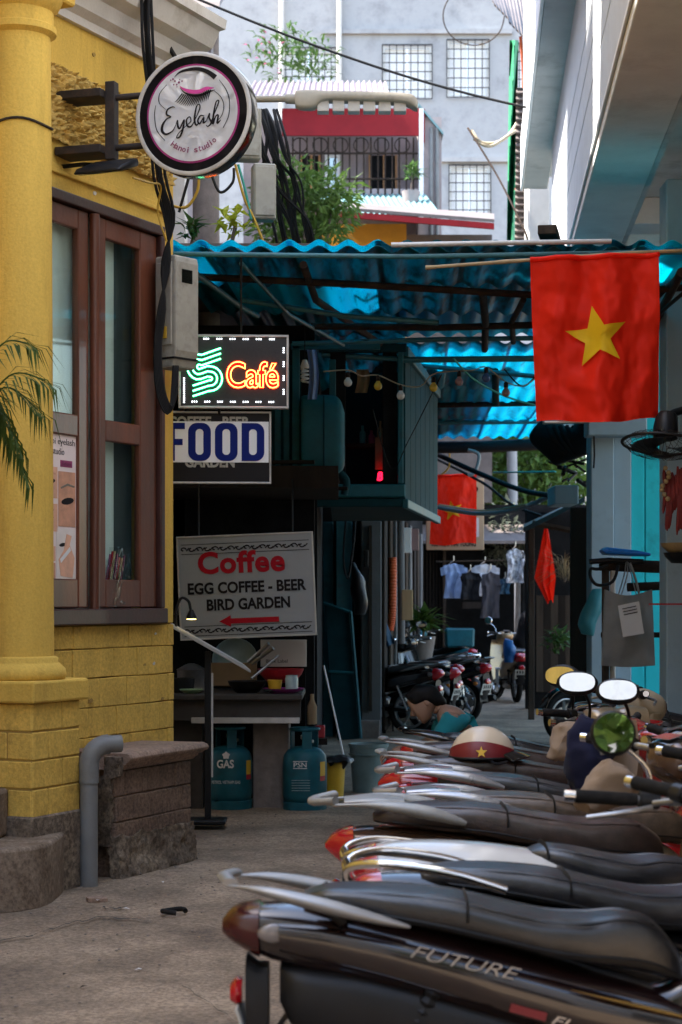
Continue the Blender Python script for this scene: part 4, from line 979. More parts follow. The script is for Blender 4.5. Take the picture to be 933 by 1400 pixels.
for k in range(3):
    part('panel_strip', 'teal_paint', sp, lambda m: m.span((P(376 + 12 * k, 0, 15.45).x, 15.43, P(0, 636, 15.45).z), (P(384 + 12 * k, 0, 15.45).x, 15.455, P(0, 506, 15.45).z)), world=True, bevel=.003)
# teal rounded extractor hood
eh = thing('extractor_hood', P(440, 650, 15.3), 0, 'rounded teal metal hood beside the timber oriel', 'hood')
part('shell', 'teal_paint', eh, lambda m: m.loft([(-.16, 0, .60, .02, .14), (-.14, 0, .64, 0, .17), (.08, 0, .64, 0, .17), (.15, 0, .60, .02, .16), (.185, 0, .5, .08, .13)], 24, 4.5, 24), smooth=60)
part('seam', 'teal_dark', eh, lambda m: m.tube([(.02, -.173, .02), (.02, -.173, .62)], .008, 6))
part('pipe', 'teal_dark', eh, lambda m: m.tube(cr([(.12, -.02, .04), (.2, -.02, -.04), (.18, -.02, -.16)], 10), .03, 10), smooth=60)
# towel and CFL lamp
mb = MB(); mb.grid(lambda a, b: P(420 + 13 * a + 3 * math.sin(b * 3), 478 + 68 * b, 15.0 + .03 * math.sin(a * 9)), 10, 10, thick=(0, .006, 0))
tag(mb.build('towel', 'cloth_blue', smooth=60), 'pale blue towel hanging from the teal rail', 'towel')
def bulb(u, v, d, mt, label, r=.03, group='string of coloured bulbs', s_='rust_beam'):
    p = P(u, v, d); t = thing('light_bulb', p, 0, label, 'bulb', group)
    part('globe', mt, t, lambda m: m.lathe([(1e-5, -r), (r * .5, -r * .87), (r * .87, -r * .5), (r, 0), (r * .87, r * .5), (r * .5, r * .95), (r * .42, r * 1.3)], (0, 0, 0), 14), smooth=70)
    part('socket', s_, t, lambda m: m.lathe([(r * .5, r * 1.2), (r * .55, r * 1.3), (r * .5, r * 2.3), (r * .2, r * 2.6), (1e-5, r * 2.7)], (0, 0, 0), 10), smooth=50)
    return p + Vector((0, 0, r * 2.6))
ends = [bulb(u, v, 14.0, mt, lab, .031) for u, v, mt, lab in ((476, 523, 'bulb_white', 'white bulb at the post end of the string'), (517, 528, 'bulb_yellow', 'yellow bulb second along the string, before the dark window'), (548, 541, 'bulb_white', 'white bulb hanging lowest, at the corner of the teal oriel'), (593, 530, 'bulb_yellow', 'yellow bulb in the middle of the string under the blue roof'), (628, 522, 'bulb_pink', 'dull pink bulb between the yellow and the dark blue one'), (665, 517, 'bulb_blue', 'dark blue bulb near the flag end of the string'), (692, 537, 'bulb_pink', 'brownish bulb last on the string, nearest the big flag'))]
cable('bulb_wire', [P(442, 508, 14.0)] + [ends[0] + Vector((0, 0, .01)), P(495, 514, 14), ends[1], ends[2], P(575, 528, 14), ends[3] + Vector((0, 0, .02)), ends[4], P(648, 506, 14), ends[5], ends[6], P(718, 527, 14), P(745, 505, 13.9)], .005, 'cable_tan', 'thin wire carrying the string of bulbs', res=60)
mb = MB(); mb.tube([P(417, 440, 14.4), P(417, 496, 14.4)], .004, 5)
p = P(417, 510, 14.4)
sl = thing('spiral_lamp', p, 0, 'pale teal spiral lamp hanging on its cord beside the towel', 'lamp')
mb.build('cord', 'cable', sl, world=True)
part('coil', 'bulb_white', sl, lambda m: m.tube([(.026 * math.cos(t * .7), .026 * math.sin(t * .7), -.07 + t * .0032) for t in range(34)], .009, 6), smooth=60)
part('ballast', 'white_trim', sl, lambda m: m.lathe([(.03, .035), (.034, .05), (.02, .09), (.015, .10)], (0, 0, 0), 14), smooth=40)

# ------------------------------------------------------------------ timber oriel (bay window box) over the alley
X0, X1 = P(452, 0, 16).x, P(551, 0, 16).x; Z0, Z1 = 2.30, 3.58
orl = thing('timber_oriel', (X1, 16, Z0), 0, 'dark teal timber oriel with an open shutter hanging over the alley', 'bay window')
FX = P(596, 0, 19.3).x
def side(t, z, o=0.0):        # point on the side face, t from near to far
    a = Vector((X1, 16, z)); b = Vector((FX, 19.3, z)); n = Vector((b.y - a.y, -(b.x - a.x), 0)).normalized(); p = a.lerp(b, t) + n * o; return p
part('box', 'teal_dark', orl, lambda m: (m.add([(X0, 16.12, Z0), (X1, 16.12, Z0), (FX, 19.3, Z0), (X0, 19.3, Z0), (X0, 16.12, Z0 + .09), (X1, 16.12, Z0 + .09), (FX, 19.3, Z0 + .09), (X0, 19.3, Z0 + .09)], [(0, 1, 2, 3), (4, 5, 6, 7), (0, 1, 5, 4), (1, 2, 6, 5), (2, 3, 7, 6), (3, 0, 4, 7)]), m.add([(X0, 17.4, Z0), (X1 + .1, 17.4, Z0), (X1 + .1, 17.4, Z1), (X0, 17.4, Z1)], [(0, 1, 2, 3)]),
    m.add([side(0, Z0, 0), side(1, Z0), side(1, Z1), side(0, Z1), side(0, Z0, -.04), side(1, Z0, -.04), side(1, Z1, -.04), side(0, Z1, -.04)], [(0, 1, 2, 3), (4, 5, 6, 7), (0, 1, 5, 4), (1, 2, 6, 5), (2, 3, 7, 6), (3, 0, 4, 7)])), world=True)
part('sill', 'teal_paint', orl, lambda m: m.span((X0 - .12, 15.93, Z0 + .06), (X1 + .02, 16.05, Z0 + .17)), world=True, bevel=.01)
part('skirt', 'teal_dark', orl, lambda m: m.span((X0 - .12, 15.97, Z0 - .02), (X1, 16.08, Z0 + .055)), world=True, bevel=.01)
part('post', 'teal_paint', orl, lambda m: m.span((X1 - .045, 15.95, Z0 + .175), (X1 + .004, 16.03, Z1)), world=True, bevel=.006)
part('post', 'black_wall', orl, lambda m: m.span((X0, 15.97, Z0 + .175), (X0 + .13, 16.03, Z1)), world=True, bevel=.006)
part('post', 'black_wall', orl, lambda m: m.span((X1 - .17, 15.99, Z0 + .175), (X1 - .05, 16.03, Z1)), world=True, bevel=.006)
part('lintel', 'teal_dark', orl, lambda m: m.span((X0 - .1, 15.95, Z1), (X1 + .03, 16.05, Z1 + .07)), world=True, bevel=.006)
for k in range(7):                                     # boards of the side face
    t0, t1 = k / 7 + .004, (k + 1) / 7 - .004
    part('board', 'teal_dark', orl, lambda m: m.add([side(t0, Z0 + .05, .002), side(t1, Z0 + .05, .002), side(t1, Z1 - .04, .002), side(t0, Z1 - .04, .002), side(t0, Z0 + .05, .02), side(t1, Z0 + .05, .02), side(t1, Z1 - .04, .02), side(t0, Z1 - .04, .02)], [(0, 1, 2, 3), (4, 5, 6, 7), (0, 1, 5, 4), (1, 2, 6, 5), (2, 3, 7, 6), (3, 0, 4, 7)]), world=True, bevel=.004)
for z0, z1 in ((Z0 - .03, Z0 + .045), (Z1 - .035, Z1 + .05)):
    part('rail', 'teal_paint', orl, lambda m: m.add([side(-.01, z0, .0), side(1, z0, .0), side(1, z1, .0), side(-.01, z1, .0), side(-.01, z0, .05), side(1, z0, .05), side(1, z1, .05), side(-.01, z1, .05)], [(0, 1, 2, 3), (4, 5, 6, 7), (0, 1, 5, 4), (1, 2, 6, 5), (2, 3, 7, 6), (3, 0, 4, 7)]), world=True, bevel=.006)
for v, lab in ((612, 'upper'), (668, 'lower')):
    part('shelf', 'dark_wood', orl, lambda m: m.span((X0 + .13, 16.3, P(0, v, 16.4).z), (X1 - .17, 16.6, P(0, v, 16.4).z + .03)), world=True)
# things on the shelf inside the oriel
random.seed(8)
for i, (u, h, mt, lab) in enumerate(((496, .16, 'bag_teal', 'teal bottle on the shelf inside the oriel'), (508, .12, 'plum', 'plum jar on the shelf inside the oriel'), (520, .2, 'cardboard', 'brown bottle on the shelf inside the oriel'), (530, .13, 'bulb_pink', 'pink jar on the shelf inside the oriel'))):
    p = P(u, 612, 16.4) + Vector((0, 0, .03)); mb = MB(); mb.lathe([(.026, 0), (.028, h * .6), (.012, h * .75), (.012, h), (1e-5, h)], p, 12)
    tag(mb.build('bottle', mt, smooth=50), lab, 'bottle')
mb = MB(); mb.grid(lambda a, b: P(487 + 17 * a + 2 * math.sin(b * 4), 505 + 32 * b, 16.25 + .02 * math.sin(a * 7)), 8, 8, thick=(0, .005, 0))
tag(mb.build('hanging_cloth', 'bamboo', smooth=60), 'dull yellow cloth hanging in the oriel opening', 'cloth')
mb = MB(); mb.box(P(521, 620, 16.3), (.10, .02, .28)); tag(mb.build('framed_picture', 'cardboard', bevel=.004), 'narrow brown framed picture inside the oriel', 'picture')
bq = thing('neon_mark', P(516, 659, 16.2), 0, 'small red neon letters glowing in the oriel window', 'neon sign')
neon_text('letters', 'BQ', 'neon_crimson', bq, Vector((0, 0, 0)), U, Vector((.15, 0, 1)).normalized(), .105, .085, .004)
mb = MB(); mb.box(P(593, 709, 18.9), (.04, .03, .05)); tag(mb.build('red_lamp', 'neon_crimson', bevel=.005), 'tiny glowing red lamp under the far corner of the oriel', 'lamp')

# ------------------------------------------------------------------ coffee sign board behind the counter
cs_, W, H = frame_sign('coffee_sign', 247, 734, 434, 876, 13.6, 'pale grey hanging board reading Coffee with a red arrow', .04, R(0), fr=.012, face='coffee_panel', roll=R(-2.4))
k = W / 187.0
def K2(px, py, y=-.001): return Vector(((px - 247) * k, y, H - (py - 732) * k))
lettering('title', 'Coffee', 'red_ink', cs_, K2(275, 785), U, W3, 119 * k, 31 * k, .003, offset=.035, spacing=1.08)
lettering('letters', 'EGG COFFEE - BEER', 'ink', cs_, K2(260, 812), U, W3, 162 * k, 16 * k, .003, offset=.035)
lettering('letters', 'BIRD GARDEN', 'ink', cs_, K2(285, 835), U, W3, 114 * k, 16 * k, .003, offset=.035)
part('arrow', 'red_ink', cs_, lambda m: m.prism([(0, 0), (16, 8), (16, 3.6), (82, 3.6), (82, -3.6), (16, -3.6), (16, -8)], K2(301, 850), (k, 0, 0), (0, 0, k), (0, -.003, 0)))
for y0 in (750, 862):
    m = MB()
    for i in range(16):
        x = 256 + i * 10.8
        m.tube([K2(x + 4.2 * math.cos(t * .6) * (1 - t * .07), y0 + (3.2 if i % 2 else -3.2) * math.sin(t * .6) * (1 - t * .07), -.002) for t in range(9)], .0045, 4)
        m.tube([K2(x + 4, y0 + 2, -.002), K2(x + 8, y0 - 2, -.002)], .004, 4)
    o = m.build('ornament_border', 'ink', cs_); o['kind'] = 'stuff'
    for dy in (-6.5, 6.5):
        part('rule', 'ink', cs_, lambda m: m.span(K2(253, y0 + dy + .4, -.0015), K2(428, y0 + dy - .4, .001)))
mb = MB(); mb.tube([P(272, 735, 13.63), P(272, 655, 13.9)], .007, 5); mb.build('hanger', 'black_metal', cs_, world=True)
mb = MB(); mb.tube([P(400, 728, 13.63), P(400, 655, 13.9)], .007, 5); mb.build('hanger', 'black_metal', cs_, world=True)

# ------------------------------------------------------------------ cooking counter
kt = thing('cooking_counter', P(325, 1105, 13.75), 0, 'blackened stone cooking counter on a pale pier below the coffee sign', 'counter')
cz = P(0, 948, 13.5).z
part('slab', 'counter_stone', kt, lambda m: (m.span((P(236, 0, 13.5).x - .3, 13.35, cz - .04), (P(415, 0, 13.5).x, 14.3, cz)), m.jitter(.006, 9)), world=True, bevel=.008)
part('apron', 'counter_stone', kt, lambda m: m.span((P(236, 0, 13.5).x - .3, 13.41, cz - .19), (P(412, 0, 13.5).x, 13.46, cz - .04)), world=True, bevel=.004)
part('angle_iron', 'alu_frame', kt, lambda m: m.span((P(262, 0, 13.4).x, 13.37, cz - .205), (P(410, 0, 13.4).x, 13.41, cz - .165)), world=True, bevel=.003)
part('pier', 'pier_stone', kt, lambda m: (m.span((P(347, 0, 13.75).x, 13.62, -.01), (P(396, 0, 13.75).x, 14.1, cz - .19)), m.jitter(.008, 6)), world=True, bevel=.01)
part('pier', 'counter_stone', kt, lambda m: m.span((P(200, 0, 13.7).x, 13.55, 0), (P(280, 0, 13.7).x, 14.1, cz - .19)), world=True, bevel=.01)
part('back_board', 'black_wall', kt, lambda m: m.span((P(190, 0, 14.3).x, 14.3, 0), (P(418, 0, 14.3).x, 14.36, cz + .55)), world=True)
# vessels on the counter
def lathe_thing(name, u, v, d, prof, mt, label, cat, n=24, z=None, tilt=None, extra=None):
    p = P(u, v, d)
    if z is not None: p.z = z
    t = thing(name, p, 0, label, cat)
    o = part('body', mt, t, lambda m: (m.lathe(prof, (0, 0, 0), n), m.xf(tilt) if tilt else None), smooth=50)
    if extra: extra(t)
    return t
bowl = lambda r, h, t=.006: [(1e-5, 0), (r * .55, 0), (r * .9, h * .6), (r, h), (r - t, h), (r * .86, h * .6), (r * .5, t), (1e-5, t)]
wok = lathe_thing('wok', 338, 940, 13.6, bowl(.14, .085), 'black_metal', 'black wok on the cooking counter in front of the red basin', 'pan', z=cz,
    extra=lambda t: part('handle', 'steel', t, lambda m: m.tube([(.03, .05, .10), (.22, .16, .26)], .012, 8), smooth=60))
lathe_thing('red_basin', 384, 930, 13.9, bowl(.17, .10), 'red_plastic', 'red plastic basin on the cooking counter', 'basin', z=cz + .06)
lathe_thing('purple_tray', 388, 945, 13.55, bowl(.15, .035), 'purple_plastic', 'purple plastic tray at the counter edge', 'tray', z=cz)
lathe_thing('yellow_tub', 376, 935, 13.58, [(1e-5, 0), (.042, 0), (.055, .08), (.05, .08), (.04, .006), (1e-5, .006)], 'yellow_plastic', 'yellow tub standing on the purple tray', 'tub', z=cz + .012)
lathe_thing('glass_jar', 399, 935, 13.56, [(1e-5, 0), (.045, 0), (.047, .09), (.042, .10), (.044, .115), (1e-5, .118)], 'clear_plastic', 'clear jar standing on the purple tray', 'jar', z=cz + .012)
lathe_thing('green_dish', 262, 945, 13.5, bowl(.085, .03), 'pale_green', 'pale green dish behind the menu stand post', 'dish', z=cz)
lathe_thing('steel_pot', 262, 930, 13.9, [(1e-5, 0), (.10, 0), (.105, .15), (.11, .155), (.10, .16), (.05, .19), (.02, .2), (1e-5, .2)], 'steel', 'dull steel pot with lid behind the green dish', 'pot', z=cz)
lathe_thing('black_pot', 246, 930, 13.7, [(1e-5, 0), (.10, 0), (.11, .10), (.10, .10), (.09, .01), (1e-5, .01)], 'black_plastic', 'black pot beside the steel pot', 'pot', z=cz)
tg = Matrix.Rotation(R(72), 4, 'X')
lathe_thing('wash_basin', 322, 905, 14.1, bowl(.17, .07), 'clear_plastic', 'translucent basin propped upright behind the wok', 'basin', z=cz + .2, tilt=tg)
for i, (u0, v0, u1, v1, lab) in enumerate(((340, 905, 368, 880, 'upper of two steel skewer handles over the wok'), (345, 907, 374, 886, 'lower of two steel skewer handles over the wok'))):
    mb = MB(); mb.tube([P(u0, v0, 13.7), P(u1, v1, 13.6)], .014, 10); tag(mb.build('ladle_handle', 'steel', smooth=60), lab, 'ladle')
mb = MB(); mb.box(P(388, 893, 14.05), (.34, .02, .20)); pz = tag(mb.build('paper_notice', 'paper', bevel=.002), 'white paper notice leaning behind the red basin', 'notice')
lettering('print', 'Black Label', 'ink', pz, Vector((-.13, -.0105, .03)), U, W3, .16, .025, .001)
mb = MB(); mb.box(P(318, 922, 14.0), (.36, .08, .17)); tag(mb.build('cardboard_box', 'cardboard', bevel=.004), 'brown cardboard box behind the wok', 'box')
mb = MB(); mb.box(P(372, 944, 13.45), (.12, .03, .02), .1); tag(mb.build('dark_knife_case', 'black_plastic', bevel=.005), 'small dark case lying before the yellow tub', 'case')
# gas cylinders
def gas(u, v, d, label, txt, yel):
    t = thing('gas_cylinder', P(u, v, d), 0, label, 'gas cylinder', 'gas cylinders under the counter')
    part('tank', 'gas_teal', t, lambda m: m.lathe([(.12, .05), (.15, .07), (.158, .11), (.158, .33), (.15, .39), (.12, .43), (.07, .45), (.03, .455), (1e-5, .456)], (0, 0, 0), 32), smooth=50)
    part('foot_ring', 'gas_teal', t, lambda m: m.lathe([(.15, 0), (.155, .005), (.155, .06), (.148, .065), (.14, .06), (.14, .005)], (0, 0, 0), 32), smooth=40)
    for a in (40, 160, 280):
        part('collar_post', 'gas_teal', t, lambda m: m.box((.095 * math.cos(R(a)), .095 * math.sin(R(a)), .49), (.012, .07, .16), R(a)), bevel=.004)
    part('collar', 'gas_teal', t, lambda m: m.tube([(.10 * math.cos(R(i * 12)), .10 * math.sin(R(i * 12)), .575) for i in range(30)], .012, 8, close=True), smooth=60)
    part('valve', 'steel', t, lambda m: (m.lathe([(.02, .45), (.02, .5), (.03, .505), (.03, .53), (1e-5, .54)], (0, 0, 0), 12), m.cyl((0, 0, .49), (.06, -.03, .49), .012, 8)), smooth=50)
    def wrap(a, z, w, h, mt, nm):
        part(nm, mt, t, lambda m: m.grid(lambda x, y: (.1592 * math.sin(R(a) + (x - .5) * w / .159), -.1592 * math.cos(R(a) + (x - .5) * w / .159), z + h * y), 6, 1))
    wrap(yel, .25, .06, .10, 'yellow_plastic', 'sticker'); wrap(yel, .215, .06, .034, 'red_plastic', 'sticker')
    if txt == 'L':
        lettering('print', 'PETROL VIETNAM GAS', 'paper', t, Vector((-.12, -.158, .19)), U, W3, .2, .022, .001, warp=None)
        lettering('print', 'GAS', 'paper', t, Vector((-.085, -.1595, .30)), U, W3, .12, .06, .001, offset=.03)
        part('emblem', 'paper', t, lambda m: m.prism(star_poly(.03, .7), (-.02, -.1595, .39), (1, 0, 0), (0, 0, 1), (0, .001, 0)))
    else:
        lettering('print', 'PSN', 'paper', t, Vector((-.075, -.1595, .315)), U, W3, .09, .035, .001)
        part('emblem', 'paper', t, lambda m: (m.span((-.08, -.1585, .305), (.02, -.1575, .309)), m.span((-.08, -.1585, .355), (.02, -.1575, .359))))
        part('table', 'clear_plastic', t, lambda m: [m.span((-.09 + .0 * i, -.1592, .15 + .018 * i), (.04, -.158, .153 + .018 * i)) for i in range(5)])
gas(315, 1105, 13.6, 'teal gas cylinder with white lettering behind the menu stand post', 'L', 60)
gas(417, 1107, 13.55, 'teal gas cylinder with yellow warning stickers beside the buckets', 'R', 55)
# menu stand with a gooseneck lamp
ms = thing('menu_stand', P(283, 1128, 12.3), 0, 'black post menu stand with a sloping board and a gooseneck lamp', 'stand')
b0, b1 = P(233, 853, 12.1), P(343, 916, 12.45)
part('board', 'alu_frame', ms, lambda m: m.add([b0, b1, b1 + Vector((-.05, .30, .02)), b0 + Vector((-.05, .30, .02)), b0 + Vector((0, 0, -.02)), b1 + Vector((0, 0, -.02)), b1 + Vector((-.05, .30, .0)), b0 + Vector((-.05, .30, .0))], [(0, 1, 2, 3), (4, 5, 6, 7), (0, 1, 5, 4), (1, 2, 6, 5), (2, 3, 7, 6), (3, 0, 4, 7)]), world=True, bevel=.003)
part('menu_sheet', 'paper', ms, lambda m: m.add([b0.lerp(b1, .05) + Vector((-.005, .03, .006)), b0.lerp(b1, .95) + Vector((-.005, .03, .006)), b0.lerp(b1, .95) + Vector((-.045, .27, .022)), b0.lerp(b1, .05) + Vector((-.045, .27, .022))], [(0, 1, 2, 3)]), world=True)
part('post', 'black_metal', ms, lambda m: m.span((-.02, .08, .02), (.02, .12, 1.12)), bevel=.003)
part('rail', 'alu_frame', ms, lambda m: m.span((.022, .09, .3), (.034, .11, .98)), bevel=.002)
part('base', 'black_metal', ms, lambda m: (m.span((-.17, -.02, 0), (.12, .22, .03))), bevel=.008)
part('gooseneck', 'black_metal', ms, lambda m: m.tube(cr([P(241, 862, 12.2), P(241, 835, 12.2), P(248, 818, 12.2), P(258, 822, 12.2), P(261, 834, 12.2)], 20), .009, 8), world=True, smooth=60)
lp = P(262, 846, 12.2)
part('lamp_shade', 'black_metal', ms, lambda m: m.lathe([(.012, .06), (.018, .045), (.035, .01), (.036, .0), (.03, .002)], lp, 16), world=True, smooth=50)
part('lamp', 'lamp_warm', ms, lambda m: m.lathe([(1e-5, -.006), (.03, -.004), (.03, .001)], lp, 16), world=True)
# buckets, broom stick, leaning door
bk = lathe_thing('big_bucket', 504, 1083, 14.8, [(1e-5, 0), (.12, 0), (.148, .35), (.155, .352), (.157, .38), (.147, .38), (.14, .34), (.115, .01), (1e-5, .01)], 'bucket_grey', 'large grey-green plastic bucket on the ground beside the cafe', 'bucket')
part('rim_band', 'bucket_grey', bk, lambda m: m.lathe([(.145, .29), (.155, .292), (.157, .305), (.146, .306)], (0, 0, 0), 28), smooth=40)
yk = lathe_thing('yellow_bucket', 457, 1093, 14.2, [(1e-5, 0), (.07, 0), (.085, .28), (.08, .28), (.065, .01), (1e-5, .01)], 'yellow_plastic', 'narrow yellow bucket lined with a black bag', 'bucket')
part('bag_rim', 'bag_black', yk, lambda m: (m.lathe([(.07, .2), (.088, .26), (.096, .29), (.10, .30), (.14, .285), (.13, .31), (.07, .32), (.03, .27)], (0, 0, 0), 26), m.jitter(.03, 13)), smooth=60)
mb = MB(); mb.tube([P(443, 910, 14.6), P(470, 1032, 14.35)], .008, 6); tag(mb.build('broom_stick', 'white_paint', smooth=60), 'thin white stick leaning beside the yellow bucket', 'stick')
mb = MB(); mb.lathe([(1e-5, 0), (.035, 0), (.035, .13), (.014, .18), (.014, .22), (1e-5, .22)], P(427, 990, 13.9) , 14); tag(mb.build('sauce_bottle', 'cardboard', smooth=50), 'brown sauce bottle above the gas cylinder with yellow stickers', 'bottle')
mb = MB(); mb.box(P(438, 1000, 13.95), (.07, .07, .09)); tag(mb.build('red_tin', 'red_plastic', bevel=.006), 'small red tin beside the sauce bottle', 'tin')
mb = MB(); mb.span(P(418, 1010, 13.85), P(448, 1015, 14.1)); tag(mb.build('small_shelf', 'dark_wood'), 'small dark shelf behind the gas cylinder', 'shelf')

# ================================================================== RIGHT-HAND CONCRETE BUILDING
def XB(d): return .817 + .0715 * d               # plane of the overhanging upper wall
AL = math.atan2(.0715, 1.0)
rb = thing('concrete_building', (XB(10) + .8, 10, 0), 0, 'grey concrete building with a grooved white overhang above the parked motorbikes', 'building')
ZU, ZU2 = 4.60, 6.38
def rbx(m, d0, d1, o0, o1, z0, z1):              # slab between depths, offset o from the overhang plane
    vs = [(XB(d) + o, d, z) for d in (d0, d1) for o in (o0, o1) for z in (z0, z1)]
    m.add(vs, [(0, 1, 3, 2), (4, 6, 7, 5), (0, 4, 5, 1), (2, 3, 7, 6), (0, 2, 6, 4), (1, 5, 7, 3)])
D0, D1 = 2.5, 22.6
ov = part('overhang_wall', 'pale_wall', rb, lambda m: rbx(m, D0, D1 - 2.2, .02, .25, ZU, ZU2), world=True)
for z0, z1 in ((ZU + .002, ZU + .50), (ZU + .515, ZU + .78), (ZU + .795, ZU + 1.06), (ZU + 1.075, ZU2 - .005)):
    part('cladding_board', 'pale_wall', rb, lambda m: rbx(m, D0, D1 - 2.2, -.012, .018, z0, z1), world=True, bevel=.004)
part('drip_edge', 'white_paint', rb, lambda m: rbx(m, D0, D1 - 2.2, -.03, -.014, ZU - .012, ZU + .02), world=True)
part('edge_beam', 'soffit', rb, lambda m: rbx(m, D0, D1 - 2.4, -.012, .40, ZU - .10, ZU - .013), world=True, bevel=.006)
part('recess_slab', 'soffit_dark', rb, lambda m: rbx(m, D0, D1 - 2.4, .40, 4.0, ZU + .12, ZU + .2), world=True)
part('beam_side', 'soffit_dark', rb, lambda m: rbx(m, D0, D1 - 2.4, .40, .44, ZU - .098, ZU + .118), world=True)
for d in (5.4, 10.3, 15.2):
    part('cross_beam', 'soffit', rb, lambda m: rbx(m, d, d + .45, .44, 4.0, ZU - .095, ZU + .118), world=True, bevel=.006)
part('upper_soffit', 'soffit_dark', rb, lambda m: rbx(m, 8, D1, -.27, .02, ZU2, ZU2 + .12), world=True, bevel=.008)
part('upper_fascia', 'white_paint', rb, lambda m: rbx(m, 8, D1 + .01, -.30, -.272, ZU2 - .02, ZU2 + .6), world=True, bevel=.005)
part('upper_wall', 'pale_wall', rb, lambda m: rbx(m, 8, D1 - .1, -.268, 3.5, ZU2 + .123, ZU2 + 4), world=True)
part('end_wall', 'pale_wall', rb, lambda m: rbx(m, D1 - 2.15, D1 - 1.9, .05, 4.0, 3.2, ZU2 - .002), world=True)
# column and wall of the ground floor
PX0, PX1 = P(806, 0, 16.4).x, P(838, 0, 16.4).x
part('pillar', 'bluegrey_wall', rb, lambda m: m.span((PX0, 16.3, 0), (PX1, 16.6, 4.49)), world=True, bevel=.01)
part('pillar', 'bluegrey_wall', rb, lambda m: m.span((PX1 + .006, 16.38, 0), (P(863, 0, 16.4).x, 16.7, 4.49)), world=True, bevel=.008)
for x0, x1 in ((863, 882), (882.6, 913)):
    part('wall_panel', 'turquoise', rb, lambda m: m.span((P(x0, 0, 16.4).x + .003, 16.42, 0), (P(x1, 0, 16.4).x, 16.7, 4.49)), world=True, bevel=.006)
part('wall', 'grey_wall', rb, lambda m: m.span((P(913, 0, 16.4).x + .01, 16.44, 0), (6, 16.75, 4.49)), world=True)
part('pillar', 'bluegrey_wall', rb, lambda m: m.span((P(908, 0, 13.6).x, 13.5, 0), (P(908, 0, 13.6).x + .5, 13.8, 4.49)), world=True, bevel=.01)
part('wall', 'grey_wall', rb, lambda m: m.span((4.0, 1.5, 0), (4.2, 13.5, 4.49)), world=True)
part('lintel', 'bluegrey_wall', rb, lambda m: m.span((P(800, 0, 16.2).x, 16.0, P(0, 598, 16.2).z), (P(880, 0, 16.2).x, 16.28, P(0, 570, 16.2).z)), world=True, bevel=.01)
part('ledge', 'bluegrey_wall', rb, lambda m: m.span((P(757, 0, 17.2).x, 17.1, P(0, 690, 17.2).z), (PX0 - .004, 17.7, P(0, 664, 17.2).z)), world=True, bevel=.01)
part('side_wall', 'dark_wood', rb, lambda m: m.span((P(776, 0, 18.0).x, 17.72, 0), (PX0 + .2, 17.8, P(0, 690, 17.2).z)), world=True)
part('conduit', 'alu_frame', rb, lambda m: m.tube([P(742, 577, 16.9), P(812, 576, 16.9)], .02, 8), world=True)
# black duct and jumble beside the pillar
du = thing('rolled_tarpaulin', P(780, 630, 17.0), 0, 'rolled black tarpaulin slung beside the blue-grey pillar', 'tarpaulin')
part('roll', 'tarp_dark', du, lambda m: (m.tube([P(745, 590, 17.3), P(770, 612, 17.1), P(800, 600, 17.0), P(806, 580, 17.0)], [.16, .17, .15, .12], 20), m.jitter(.03, 6)), world=True, smooth=60)
for i in range(6): part('fold', 'tarp_dark', du, lambda m: m.tube(cr([P(748 + i * 9, 583, 17.0), P(756 + i * 9, 600, 16.92), P(775 + i * 6, 620, 16.95)], 8), .022, 6), world=True, smooth=60)
jb = thing('scrap_pile', P(785, 664, 17.3), 0, 'dark jumble of scrap wood and hoses on the ledge by the pillar', 'scrap')
random.seed(31)
for i in range(14): 
    p = P(random.uniform(762, 800), random.uniform(632, 660), 17.3); q = p + Vector((random.uniform(-.3, .3), .1, random.uniform(-.08, .08)))
    part(['stick', 'hose'][i % 2], ['wood_old', 'black_plastic'][i % 2], jb, lambda m: m.tube([p, q], random.uniform(.01, .022), 6), world=True, smooth=60)
# pile stand with tray, tote bag
sd = thing('pipe_rack', P(850, 915, 14.0), 0, 'rack of dark metal pipes carrying a blue tray beside the turquoise wall', 'rack')
zt = P(0, 770, 14).z
for u, mt, r, v0 in ((828, 'wood_old', .028, 772), (838, 'alu_frame', .022, 766), (918, 'rust_beam', .025, 770)):
    part('leg', mt, sd, lambda m: m.tube([Vector((P(u, 0, 14).x, 14.0, 0)), Vector((P(u, 0, 14).x, 14.0, P(0, v0, 14).z))], r, 10), world=True, smooth=60)
part('rail', 'rust_beam', sd, lambda m: m.tube([P(820, 772, 14), P(925, 776, 14)], .045, 12), world=True, smooth=60)
part('rail', 'rust_beam', sd, lambda m: m.tube([P(858, 803, 14.1), P(925, 800, 14.1)], .032, 12), world=True, smooth=60)
part('rail', 'rust_beam', sd, lambda m: m.tube([P(822, 868, 14), P(925, 868, 14)], .02, 8), world=True, smooth=60)
part('hose', 'black_plastic', sd, lambda m: m.tube(cr([P(846, 772, 13.9), P(838, 795, 13.85), P(818, 800, 13.85), P(808, 790, 13.85), P(808, 778, 13.9), P(818, 778, 13.9), P(832, 772, 13.9)], 30), .012, 8), world=True, smooth=60)
mb = MB(); mb.loft([(P(822, 0, 13.9).x, 13.9, zt + .095, zt + .08, .10), (P(826, 0, 14).x, 13.95, zt + .115, zt + .06, .16), (P(868, 0, 14).x, 13.95, zt + .09, zt + .05, .16), (P(885, 0, 14).x, 13.95, zt + .07, zt + .05, .13)], 12, 5)
tag(mb.build('blue_tray', 'blue_tray', bevel=.004), 'bright blue plastic tray on top of the pipe rack', 'tray')
mb = MB(); mb.tube([P(806, 768, 13.9), P(832, 766, 13.9), P(880, 768, 13.9)], .02, 8); tag(mb.build('dark_stick', 'black_plastic', smooth=60), 'dark stick lying under the blue tray', 'stick')
tb = thing('tote_bag', P(862, 912, 13.9), 0, 'pale canvas tote bag with a paper notice hanging from the pipe rack', 'bag')
